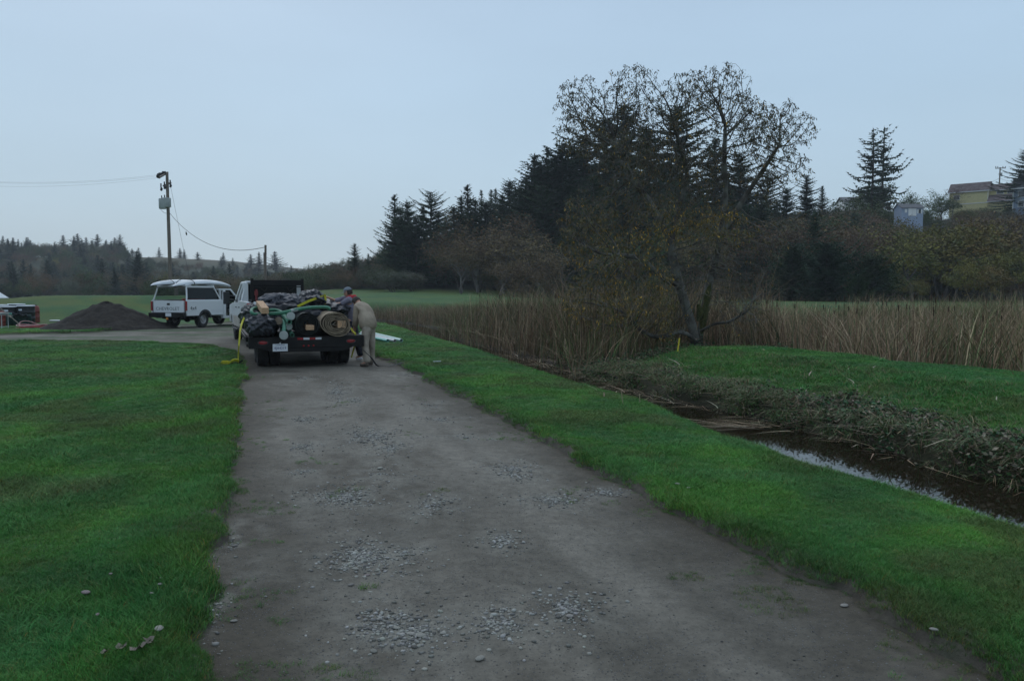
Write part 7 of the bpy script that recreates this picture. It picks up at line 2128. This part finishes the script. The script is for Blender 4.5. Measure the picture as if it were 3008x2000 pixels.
pts = smooth_poly([tuple(tl(*q)) for q in ((600, 600, 0.22), (700, 596, 0.18), (820, 585, 0.15), (940, 560, 0.2), (1050, 535, 0.3), (1200, 512, 0.45), (1350, 503, 0.6), (1470, 505, 0.7), (1505, 520, 0.7), (1500, 535, 0.68))], 6)
b = MB(); b.tube(pts, 0.040, 10); hz2 = loadobj(b.build('green_hose', M_HOSE, smooth=True), 'long green hose running across the load to the men', 'hose')
b = MB(); b.tube([tl(945, 560, 0.2), tl(1045, 538, 0.3)], 0.044, 10); loadobj(b.build('hose_clamp', M_CAPG, smooth=True), 'pale sleeve around the long green hose', 'sleeve')
pts = smooth_poly([tuple(tl(*q)) for q in ((640, 545, 0.45), (720, 540, 0.45), (790, 560, 0.35), (830, 580, 0.22))], 5)
b = MB(); b.tube(pts, 0.034, 10); loadobj(b.build('green_hose', M_HOSE, smooth=True), 'short green hose branch beside the timber', 'hose')
def pipe(label, a, bq, r, cap=None, rim=True, m=None):
    t = load_thing('drain_pipe', label, 'pipe', 'green pipes sticking out of the load')
    A_, B_ = tl(*a), tl(*bq); d_ = (B_ - A_).normalized()
    b = MB()
    if cap is None:
        x = d_.cross(Vector((0, 0, 1))).normalized(); y = d_.cross(x); n = 20; vs = []
        for (p, rr_) in ((B_, r), (A_, r), (A_, r * 0.86), (A_ + d_ * 0.5, r * 0.86)):
            for k in range(n): vs.append(p + x * rr_ * math.cos(k * 6.2832 / n) + y * rr_ * math.sin(k * 6.2832 / n))
        b.add(vs, [(j * n + k, j * n + (k + 1) % n, (j + 1) * n + (k + 1) % n, (j + 1) * n + k) for j in range(3) for k in range(n)] + [tuple(3 * n + k for k in range(n))])
    else: b.tube([A_, B_], r, 20)
    b.build('pipe_body', m or M_PIPE, t, smooth=True)
    if rim and cap is None:
        b = MB(); b.tube([A_ + d_ * 0.01, A_ + d_ * 0.09], r * 1.14, 20, cap=False); b.build('socket_rim', m or M_PIPE, t, smooth=True)
    if cap is not None:
        b = MB(); b.tube([A_ - d_ * 0.03, A_ + d_ * 0.05], r * 1.10, 24); b.tube([A_ - d_ * 0.035, A_ - d_ * 0.029], r * 0.9, 24); b.build('end_cap', cap, t, bevel=0.004)
    return t
M_BRNC = mat('brown_cap', (0.13, 0.095, 0.065), (0.18, 0.14, 0.10), scale=10, rough=0.7)
pipe('green pipe with a large pale end cap, uppermost of the pipe ends', (955, 632, -0.05), (900, 650, 1.3), 0.080, M_CAPG)
pipe('green pipe with a round grey cap hanging lowest over the trailer tail', (852, 908, -0.16), (850, 820, 1.0), 0.085, M_CAPG)
pipe('capped brown ended pipe next to the plastic bundle', (780, 700, -0.02), (800, 690, 1.2), 0.076, M_BRNC)
pipe('open green pipe end between the capped pipes', (935, 718, -0.10), (830, 600, 0.75), 0.052)
pipe('green pipe stub behind the open pipe end', (925, 780, 0.05), (900, 700, 0.9), 0.070, M_CAPG)
pipe('thin green pipe running down beside the lowest cap', (975, 905, -0.04), (920, 820, 0.6), 0.045)
b = MB(); b.tube(smooth_poly([tuple(tl(*q)) for q in ((850, 845, -0.02), (858, 790, 0.0), (850, 740, 0.05), (820, 690, 0.15))], 4), 0.045, 12); loadobj(b.build('pipe_elbow', M_PIPE, smooth=True), 'curved green pipe piece rising from the lowest cap', 'pipe')

# ---- straps
M_STRAP = mat('yellow_strap', (0.52, 0.49, 0.02), (0.40, 0.36, 0.03), scale=6, rough=0.6)
M_STRB = mat('black_strap', (0.02, 0.02, 0.022), (0.045, 0.045, 0.05), scale=6, rough=0.7)
def ribbon(name, label, pts, w, m, wdir=(0, 0, 1), cat='strap', twist=0.0, thick=0.004):
    pts = [Vector(p) for p in pts]; vs = []; n = len(pts)
    for i, p in enumerate(pts):
        d = (pts[min(i + 1, n - 1)] - pts[max(i - 1, 0)]).normalized()
        wd = Vector(wdir); wd = (wd - d * wd.dot(d)).normalized()
        if twist: wd = Matrix.Rotation(twist * i / n, 3, d) @ wd
        vs += [p - wd * w / 2, p + wd * w / 2]
    b = MB(); b.add(vs, [(2 * i, 2 * i + 1, 2 * i + 3, 2 * i + 2) for i in range(n - 1)])
    o = b.build(name, m); s_ = o.modifiers.new('t', 'SOLIDIFY'); s_.thickness = thick; s_.offset = 0
    tag(o, label, cat); return o
W_ = lambda cx, cy, yl: TRM @ tl(cx, cy, yl)
ribbon('yellow_strap', 'yellow strap pulled tight over the dark tarp to the hands of the standing man', [W_(*q) for q in ((1040, 500, 0.62), (1100, 467, 0.66), (1200, 420, 0.74), (1330, 372, 0.95), (1420, 345, 1.40))], 0.055, M_STRAP)
ribbon('yellow_strap', 'short upright yellow strap held between the hands of the standing man', [W_(*q) for q in ((1440, 318, 1.55), (1452, 350, 1.55), (1456, 400, 1.52), (1440, 458, 1.50))], 0.055, M_STRAP, wdir=(1, 0, 0))
ribbon('yellow_strap', 'yellow strap tail at the trailer corner beside the tan roll', [W_(*q) for q in ((1820, 800, 0.3), (1850, 850, 0.25), (1885, 880, 0.1), (1890, 1010, 0.12), (1850, 1150, 0.3), (1830, 1230, 0.4))], 0.04, M_STRAP, wdir=(1, 0, 0), twist=1.0)
gy = W_(190, 1190, 0.3)
e0 = at(660 + 195 / 4.914, 800 + 1192 / 4.914, 17.0); e0.z = on(e0.x, e0.y) + 0.02
ribbon('yellow_strap', 'long yellow strap hanging from the load down to the track edge', [W_(300, 620, 0.8), W_(265, 690, 0.7), W_(240, 760, 0.5), W_(222, 850, 0.35), W_(214, 960, 0.25), W_(205, 1060, 0.2), e0 + Vector((0, 0, 0.12)), e0], 0.045, M_STRAP, wdir=(1, 0.3, 0), twist=1.4)
rg_ = random.Random(4)
e1 = at(660 + 20 / 4.914, 800 + 1188 / 4.914, 17.0)
pp_ = []
for i in range(40):
    t = i / 39; x_ = e0.x + (e1.x - 0.1 - e0.x) * (0.5 - 0.5 * math.cos(t * 5 * math.pi)) * (0.6 + 0.4 * rg_.random()); y_ = 17.0 + 0.10 * math.sin(t * 17) + rg_.uniform(-.02, .02)
    pp_.append((x_, y_, on(x_, y_) + 0.035 + 0.06 * abs(math.sin(t * 23))))
ribbon('yellow_strap', 'crumpled yellow strap heaped where the grass meets the track', smooth_poly(pp_, 2), 0.05, M_STRAP, wdir=(0.2, 0.3, 1), twist=2.0)
b = MB(); b.box((0, 0, 0.02), (0.14, 0.05, 0.03)); b.bar((-0.05, 0, 0.03), (0.06, 0, 0.09), 0.03)
tag(b.build('ratchet_buckle', M_BLK, loc=(e0.x + 0.04, e0.y, on(e0.x, e0.y))), 'dark ratchet buckle lying by the yellow strap heap', 'buckle')
def gp(cx, cy, Y, up=0.03):
    q = at(660 + cx / 4.914, 800 + cy / 4.914, Y); return Vector((q.x, Y, on(q.x, Y) + up))
q0 = W_(1905, 990, 0.15)
q1 = at(660 + 1990 / 4.914, 800 + 1110 / 4.914, 17.2); q2 = at(660 + 2110 / 4.914, 800 + 1225 / 4.914, 16.9)
ribbon('black_strap', 'black strap drooping from the trailer corner to the ground by the bending man', [Vector(p_) for p_ in smooth_poly([tuple(p_) for p_ in (q0, q1, q2, gp(2200, 1290, 17.2, 0.06), gp(2300, 1325, 17.3), gp(2420, 1322, 17.4), gp(2560, 1318, 17.5))], 5)], 0.035, M_STRB, twist=2.2)
ribbon('black_strap', 'flat black strap lying across the track edge onto the grass', [gp(2130, 1278, 17.9), gp(2220, 1290, 17.8), gp(2360, 1305, 17.6), gp(2520, 1312, 17.6), gp(2740, 1316, 17.6)], 0.05, M_STRB, wdir=(0.1, 1, 0))
ribbon('black_strap', 'dark thin strap end in the grass past the track', [gp(3150, 1335, 17.3, 0.05), gp(3300, 1342, 17.2, 0.05), gp(3420, 1345, 17.1, 0.05)], 0.03, M_STRB, wdir=(0.1, 1, 0))
# ------------------------------------------------------------------ pile, barrels, hose, table
M_SAND = mat('dark_sand', (0.015, 0.012, 0.0095), (0.033, 0.026, 0.020), scale=7, rough=0.95, bump=0.03, bscale=16, detail=8)
pc = at(319, 955, 35.8)
bm = bmesh.new()
NA, NR = 96, 34; vs_ = []
for i in range(NR + 1):
    t = i / NR
    for k in range(NA):
        a = 2 * math.pi * k / NA
        Rx = 2.72 * (1 + 0.05 * math.sin(2 * a + 1) + 0.03 * math.sin(5 * a)); r = t * 1.12
        x, y = math.cos(a) * Rx * r, math.sin(a) * Rx * 0.85 * r
        z = 1.36 * max(0.0, (1 - math.sqrt((min(r, 1.12) * 1.0) ** 2 + 0.012) * 1.0)) if r < 1.02 else 0
        z = 1.40 * (1 - (r ** 2 + 0.02) ** 0.5) * (1 + 0.06 * math.sin(3 * a + 2) * (1 - r)) + 0.10 * (float(fbm(x * 1.6, y * 1.6, 4)) - 0.5) + 0.10 * (float(vnoise(x * 3.4, y * 3.4, 4)) - 0.5) + 0.06 * (float(vnoise(x * 11, y * 11, 5)) - .5)
        z += 0.06 * math.exp(-((r - 1.0) / 0.12) ** 2)
        vs_.append((x, y, max(z, -0.05)))
b = MB(); fs_ = [(i * NA + k, i * NA + (k + 1) % NA, (i + 1) * NA + (k + 1) % NA, (i + 1) * NA + k) for i in range(NR) for k in range(NA)]
b.add(vs_, fs_); bm.free()
o = b.build('sand_pile', M_SAND, smooth=True, loc=(pc.x, 35.8, gz(pc.x, 35.8) - 0.03)); tag(o, 'large cone of dark sand beside the parked pickup', 'sand pile')

M_BARB = mat('black_drum', (0.008, 0.012, 0.013), rough=0.5)
M_BARR = mat('rust_red_drum', (0.13, 0.022, 0.014), (0.19, 0.04, 0.028), scale=3, rough=0.55)
M_LID = mat('white_lid', (0.66, 0.72, 0.76), rough=0.5)
def drum(px, pbot, D, r, h, m, lid, label, sticker=None, shoulder=False, group=None):
    c = at(px, pbot, D); x, y = c.x, D; z = gz(x, y)
    t = thing('drum', label, 'barrel', (x, y, z), 0, group)
    prof = [(r * 0.9, 0), (r, 0.03), (r, h * 0.30), (r * 1.03, h * 0.32), (r * 1.03, h * 0.35), (r, h * 0.37), (r, h * 0.62), (r * 1.03, h * 0.64), (r * 1.03, h * 0.67), (r, h * 0.69), (r, h * 0.86)]
    prof += [(r * 0.93, h * 0.95), (r * 0.78, h), (r * 0.4, h)] if shoulder else [(r, h * 0.97), (r * 1.03, h * 0.985), (r * 1.03, h), (r * 0.9, h)]
    b = MB(); b.lathe(prof, 28); b.build('drum_body', m, t, smooth=True)
    b = MB()
    if lid: b.lathe([(r * 1.04, h - 0.01), (r * 1.05, h + 0.02), (r * 0.98, h + 0.035), (0.01, h + 0.045)], 28); b.build('lid', M_LID, t, smooth=True)
    elif shoulder: b.lathe([(r * 0.62, h), (r * 0.62, h + 0.05), (r * 0.3, h + 0.06)], 24); b.build('lid', M_BARB, t, smooth=True)
    if sticker is not None:
        b = MB(); n = 5; vs = []
        for i in range(n + 1):
            a = -math.pi / 2 + sticker + (i / n - 0.5) * 0.5
            vs += [(math.cos(a) * (r + 0.006), math.sin(a) * (r + 0.006), h * 0.76), (math.cos(a) * (r + 0.006), math.sin(a) * (r + 0.006), h * 0.84)]
        b.add(vs, [(2 * i, 2 * i + 2, 2 * i + 3, 2 * i + 1) for i in range(n)]); b.build('sticker', M_LID, t)
    return t
drum(8, 950, 41.5, 0.40, 0.93, M_BARB, True, 'black drum with a white lid at the picture edge, behind the others')
drum(25, 955, 39.6, 0.40, 0.92, M_BARB, True, 'front black drum with a white lid and a small square sticker', 0.35)
drum(50, 948, 41.8, 0.40, 0.95, M_BARB, True, 'middle black drum whose white lid stands highest')
drum(78, 953, 40.0, 0.40, 0.95, M_BARB, True, 'black drum with a white lid and a wide sticker, beside the red drum', -0.15)
drum(98, 948, 41.6, 0.31, 0.90, M_BARR, False, 'rust red ribbed drum with a dark cap at the end of the row', None, True)
drum(-4, 950, 38.0, 0.30, 0.75, M_BARR, False, 'rust red drum cut by the picture edge behind the small table', None, True)

# folding table cut by the frame edge
tc_ = at(-22, 965, 35.5)
tb = thing('folding_table', 'small folding table with a pale top at the picture edge', 'table', (tc_.x, 35.5, gz(tc_.x, 35.5)), 0.05)
b = MB(); b.box((0, 0, 0.70), (1.22, 0.6, 0.04)); b.box((0, 0, 0.64), (1.14, 0.54, 0.06)); b.build('table_top', M_CAPG, tb, bevel=0.01)
for s in (-1, 1):
    b = MB(); b.tube([(s * 0.56, -0.25, 0.0), (s * 0.56, -0.25, 0.62), (s * 0.56, 0.25, 0.62), (s * 0.56, 0.25, 0.0)], 0.018, 8); b.tube([(s * 0.56, -0.25, 0.08), (s * 0.56, 0.25, 0.08)], 0.012, 6); b.build('leg', M_STEEL, tb, smooth=True)
b = MB(); b.tube([(0, -0.25, 0.06), (0.56, -0.25, 0.08)], 0.012, 6); b.build('brace', M_STEEL, tb)
def P_at(px, py, Y): q = at(px, py, Y); return q
b = MB(); b.tube([P_at(-2, 902, 37.2), P_at(33, 932, 36.9), P_at(66, 960, 36.6)], 0.022, 6)
tag(b.build('guy_rope', mat('tan_rope', (0.17, 0.15, 0.12), rough=0.9)), 'slanting tan rope running down in front of the drums', 'rope')
b = MB(); c_ = P_at(28, 929, 36.8)
for k in range(6):
    a = k * 1.05; b.tube([c_, c_ + Vector((math.cos(a) * 0.13, 0.03 * math.sin(a * 2), math.sin(a) * 0.06))], 0.02, 6)
tag(b.build('rope_knot', mat('pale_rope', (0.32, 0.29, 0.23), rough=0.9)), 'pale knot of rope tied on the slanting rope', 'rope')
b = MB()
rgx = np.random.default_rng(3)
c_ = P_at(55, 922, 38.6); vs = []; nx = 14
for j in range(7):
    for i in range(nx): vs.append((c_.x + (i / (nx - 1) - 0.5) * 0.75, 38.6 + j * 0.05, c_.z + 0.07 * math.sin(i * 1.1 + j) * rgx.uniform(0.5, 1) - 0.025 * j + 0.03 * math.sin(i * 0.4)))
b.add(vs, [(j * nx + i, j * nx + i + 1, (j + 1) * nx + i + 1, (j + 1) * nx + i) for j in range(6) for i in range(nx - 1)])
o = b.build('crumpled_sheet', mat('purple_grey_sheet', (0.055, 0.06, 0.085), rough=0.5), smooth=True); o.modifiers.new('t', 'SOLIDIFY').thickness = 0.01
tag(o, 'crumpled dark plastic sheet lying against the drums', 'sheet')
b = MB(); c_ = P_at(30, 922, 37.4); b.box(c_, (0.14, 0.1, 0.10)); tag(b.build('green_cup', mat('teal_plastic', (0.10, 0.26, 0.22), rough=0.5), bevel=0.02), 'small teal container by the rope knot', 'container')
# green tarp hung low in front of drums
b = MB(); c_ = P_at(48, 945, 38.9); n = 20; vs = []
for j in range(6):
    for i in range(n): vs.append((c_.x - 0.75 + 1.5 * i / (n - 1), 38.9 + 0.05 * math.sin(i * 1.3) + 0.02 * j, gz(c_.x, 38.9) + 0.55 * (1 - j / 5) ** 1.0 + 0.02 * math.sin(i * 2.1)))
b.add(vs, [(j * n + i, j * n + i + 1, (j + 1) * n + i + 1, (j + 1) * n + i) for j in range(5) for i in range(n - 1)])
o = b.build('green_tarp', mat('dark_green_tarp', (0.008, 0.035, 0.03), rough=0.5), smooth=True); o.modifiers.new('t', 'SOLIDIFY').thickness = 0.01
tag(o, 'dark green tarp hanging in front of the drums', 'tarp')
# coiled hoses
M_RH = mat('red_hose', (0.42, 0.03, 0.045), (0.30, 0.03, 0.04), scale=5, rough=0.45)
M_PH = mat('pale_pink_hose', (0.45, 0.28, 0.26), (0.36, 0.16, 0.16), scale=5, rough=0.5)
hc = P_at(97, 962, 36.2); hx0, hy0, hz0 = hc.x, 36.2, gz(hc.x, 36.2)
hcoil = thing('hose_coil', 'coil of red and pale pink hose lying on the grass', 'hose', (hx0, hy0, hz0))
for k in range(7):
    rr_ = 0.42 + 0.035 * k; b = MB(); off = random.uniform(-.05, .05)
    pts = [(off + rr_ * math.cos(a) * 1.15 + 0.03 * math.sin(3 * a + k), rr_ * 0.75 * math.sin(a), 0.03 + 0.05 * (k % 3) + 0.035 * math.sin(2 * a + k * 1.7) + (0.16 * max(0, math.cos(a - 2.6)) ** 3 if k == 2 else 0)) for a in np.linspace(0, 6.28, 36)]
    b.tube(pts, 0.021, 7)
    b.build('hose_loop', M_RH if k not in (2, 5) else M_PH, hcoil, smooth=True)
b = MB(); b.tube(smooth_poly([tuple(P_at(*q)) for q in ((128, 963, 36.3), (140, 962, 36.2), (152, 966, 36.0), (166, 967, 35.9))], 5), 0.016, 6); tag(b.build('loose_hose_end', mat('tan_hose', (0.30, 0.22, 0.16), rough=0.6), smooth=True), 'thin tan hose end trailing from the coil', 'hose')
q = hit(161, 943)
b = MB(); b.lathe([(0.01, 0.05), (0.22, 0.055), (0.26, 0.03), (0.27, 0.0)], 28); o = b.build('bucket_lid', mat('dull_white', (0.55, 0.57, 0.55), rough=0.6), smooth=True, loc=(q[0], q[1], q[2] + 0.01)); tag(o, 'white round lid lying on the grass by the sand pile', 'lid')
# white bag behind pile foot
q = at(474, 942, 38.5); b = MB(); b.box((0, 0, 0.14), (0.34, 0.3, 0.28), taper=0.8); tag(b.build('white_bag', M_LID, bevel=0.05, seg=3, loc=(q.x, 38.5, gz(q.x, 38.5))), 'white bag on the grass beyond the pickup bumper', 'bag')

# ------------------------------------------------------------------ plastic pipes on the grass
for (a, c_, r, col, lab) in (((1179, 1003, 25.3), (1080, 975, 30.6), 0.055, (0.42, 0.62, 0.56), 'pale green plastic pipe with an open dark end lying uppermost in the grass'),
                             ((1160, 1006, 25.2), (1062, 978, 30.2), 0.050, (0.66, 0.64, 0.66), 'white plastic pipe between the two green pipes in the grass'),
                             ((1139, 1007, 25.2), (1048, 984, 29.4), 0.052, (0.20, 0.56, 0.50), 'teal plastic pipe lying nearest the track')):
    A_, B_ = at(*a), at(*c_); A_.z = gz(A_.x, A_.y) + r + 0.015; B_.z = gz(B_.x, B_.y) + r + 0.015
    d_ = (B_ - A_).normalized(); x = d_.cross(Vector((0, 0, 1))).normalized(); y = d_.cross(x); n = 16; vs = []
    for (p, rr_) in ((B_, r), (A_, r), (A_, r * 0.86), (A_ + d_ * 1.2, r * 0.86)):
        for k in range(n): vs.append(p + x * rr_ * math.cos(k * 6.2832 / n) + y * rr_ * math.sin(k * 6.2832 / n))
    b = MB(); b.add(vs, [(j * n + k, j * n + (k + 1) % n, (j + 1) * n + (k + 1) % n, (j + 1) * n + k) for j in range(3) for k in range(n)] + [tuple(3 * n + k for k in range(n))])
    o = b.build('plastic_pipe', mat('pipe_%d' % int(col[0] * 100), col, rough=0.35), smooth=True); tag(o, lab, 'pipe', 'plastic pipes lying in the grass')

# ------------------------------------------------------------------ stones one can pick out
M_STONE = mat('grey_stone', (0.17, 0.16, 0.14), (0.27, 0.255, 0.225), scale=14, rough=0.8, objrand=0.25)
M_STONEP = mat('pinkish_stone', (0.15, 0.12, 0.11), (0.23, 0.19, 0.18), scale=14, rough=0.8)
rocks = [rock(300 + k, 2, 0.55) for k in range(5)]
STONES = [(198, 1376, 0.060, 'pinkish round stone alone in the lawn', 1), (225, 1428, 0.040, 'small pinkish stone half sunk in the lawn', 1), (367, 1477, 0.060, 'pale flat stone in the lawn near the soil strip', 0),
          (372, 1353, 0.034, 'first of the paired white stones in the lawn edge', 0), (369, 1368, 0.034, 'second of the paired white stones in the lawn edge', 0), (349, 1385, 0.030, 'white stone just below the pair in the lawn edge', 0),
          (540, 1240, 0.055, 'flat pale stone alone on the smooth side of the track', 0), (538, 1413, 0.038, 'flat stone by the mossy patch at the track side', 0), (507, 1384, 0.032, 'bluish flat stone near the soil strip', 0),
          (875, 1072, 0.070, 'largest pale stone of the far pebble bed', 0), (1150, 1085, 0.06, 'big grey stone in the far side pebble bed', 0), (1390, 1128, 0.055, 'pale stone near the verge in the side pebble bed', 0),
          (1105, 1500, 0.055, 'long pale stone alone below the pebble beds', 0), (948, 1440, 0.055, 'first of two pale stones side by side in the mossy bed', 0), (970, 1446, 0.055, 'second of two pale stones side by side in the mossy bed', 0),
          (913, 1425, 0.045, 'rounded stone left above the mossy bed', 0), (1020, 1442, 0.042, 'stone with a small dark one behind it', 0), (860, 1480, 0.045, 'stone at the end of the curved row of pebbles', 0),
          (1312, 1412, 0.055, 'pale oval stone in the outermost pebble bed', 0), (1163, 1240, 0.040, 'roundest stone of the greenish middle bed', 0), (818, 1298, 0.050, 'flat pale stone in the crowded bed', 0), (808, 1335, 0.045, 'long stone below the crowded bed', 0),
          (845, 1310, 0.040, 'dark stone in the middle of the crowded bed', 1), (1326, 1140, 0.04, 'stone in the wide pebble bed near the verge', 0), (1560, 1120, 0.05, 'white stone sitting at the grass edge', 0), (1585, 1128, 0.045, 'pale stone by the white one at the grass edge', 0),
          (2150, 1460, 0.05, 'pale stone on the track near the far corner', 0), (1945, 1372, 0.05, 'faint pale stone at the verge foot', 0), (255, 1330, 0.035, 'small stone in shade of the long grass', 1)]
for i, (vx, vy, sz, lab, k) in enumerate(STONES):
    d_ = ray(vx * V2F, vy * V2F); t_ = -CAM_H / d_.z; x, y = d_.x * t_, d_.y * t_
    me = rocks[i % 5] if not k else rocks[i % 5].copy()
    if not me.materials: me.materials.append(M_STONEP if k else M_STONE)
    if k: me.materials.clear(); me.materials.append(M_STONEP)
    o = bpy.data.objects.new('stone', me); scene.collection.objects.link(o)
    o.location = (x, y, on(x, y) + sz * 0.12 + (0.02 if float(road_sd(np.array([x]), np.array([y]))[0]) < 0 else 0)); o.rotation_euler = (0, 0, random.uniform(0, 6.28)); sz *= 0.62; o.scale = (sz * 1.3, sz * 1.1, sz * 0.8)
    tag(o, lab, 'stone', 'single stones on the track and lawn')
# dead leaves curled in the lawn corner
M_DL = mat('dry_leaf', (0.12, 0.095, 0.07), (0.20, 0.175, 0.14), scale=30, rough=0.8)
for i, (vx, vy, s_, lab) in enumerate(((320, 1528, 0.085, 'large pale curled dead leaf in the lawn corner'), (280, 1522, 0.07, 'brownish curled leaf beside the large pale leaf'), (345, 1512, 0.06, 'thin curled leaf above the large pale leaf'), (240, 1530, 0.06, 'dull leaf sunk in the grass of the lawn corner'))):
    d_ = ray(vx * V2F, vy * V2F); t_ = -CAM_H / d_.z; x, y = d_.x * t_, d_.y * t_
    n = 9; vs = []; fs = []
    for a in range(n):
        for r_ in range(4):
            th = a / (n - 1) * math.pi * 1.9; rr_ = r_ / 3 * (1 + 0.45 * math.cos(5 * th)) * 0.6
            vs.append((math.cos(th) * rr_, math.sin(th) * rr_, 0.35 * rr_ ** 2 + 0.12 * math.sin(3 * th + r_)))
    fs = [(a * 4 + r_, a * 4 + r_ + 1, (a + 1) * 4 + r_ + 1, (a + 1) * 4 + r_) for a in range(n - 1) for r_ in range(3)]
    b = MB(); b.add(vs, fs); o = b.build('dead_leaf', M_DL, smooth=True, loc=(x, y, gz(x, y) + 0.035)); o.scale = (s_ * 0.62,) * 3; o.rotation_euler = (random.uniform(-.4, .4), random.uniform(-.4, .4), random.uniform(0, 6))
    tag(o, lab, 'leaf', 'dead leaves in the lawn corner')
b = MB(); q = hit(1284, 1066); b.bar((-0.09, 0, 0.03), (0.09, -0.03, 0.04), 0.03, 0.02); tag(b.build('white_stick', M_LID, loc=q), 'short white stick lying on the verge grass', 'stick')
q = hit(1832, 1190)
b = MB()
b.bar((0, 0, -0.05), (-0.04, 0, 0.24), 0.02, 0.008); b.bar((0.3, 0.3, -0.2), (0.28, 0.3, 0.12), 0.02, 0.008)
tag(b.build('reed_stub', mat('dry_stub', (0.33, 0.26, 0.17), rough=0.9), loc=q), 'pair of broken pale reed stubs at the ditch edge', 'reed')

# ------------------------------------------------------------------ air
hm = bpy.data.materials.new('air'); hm.use_nodes = True; hm.node_tree.nodes.clear()
ho = hm.node_tree.nodes.new('ShaderNodeOutputMaterial'); hv_ = hm.node_tree.nodes.new('ShaderNodeVolumePrincipled')
hv_.inputs['Color'].default_value = (0.90, 0.95, 1.0, 1); hv_.inputs['Density'].default_value = 0.00040; hv_.inputs['Anisotropy'].default_value = 0.0
hm.node_tree.links.new(hv_.outputs[0], ho.inputs['Volume'])
b = MB(); b.box((0, 0, 24.0), (1300, 1300, 56.0)); hz_ = b.build('haze', hm); tag(hz_, kind='stuff')
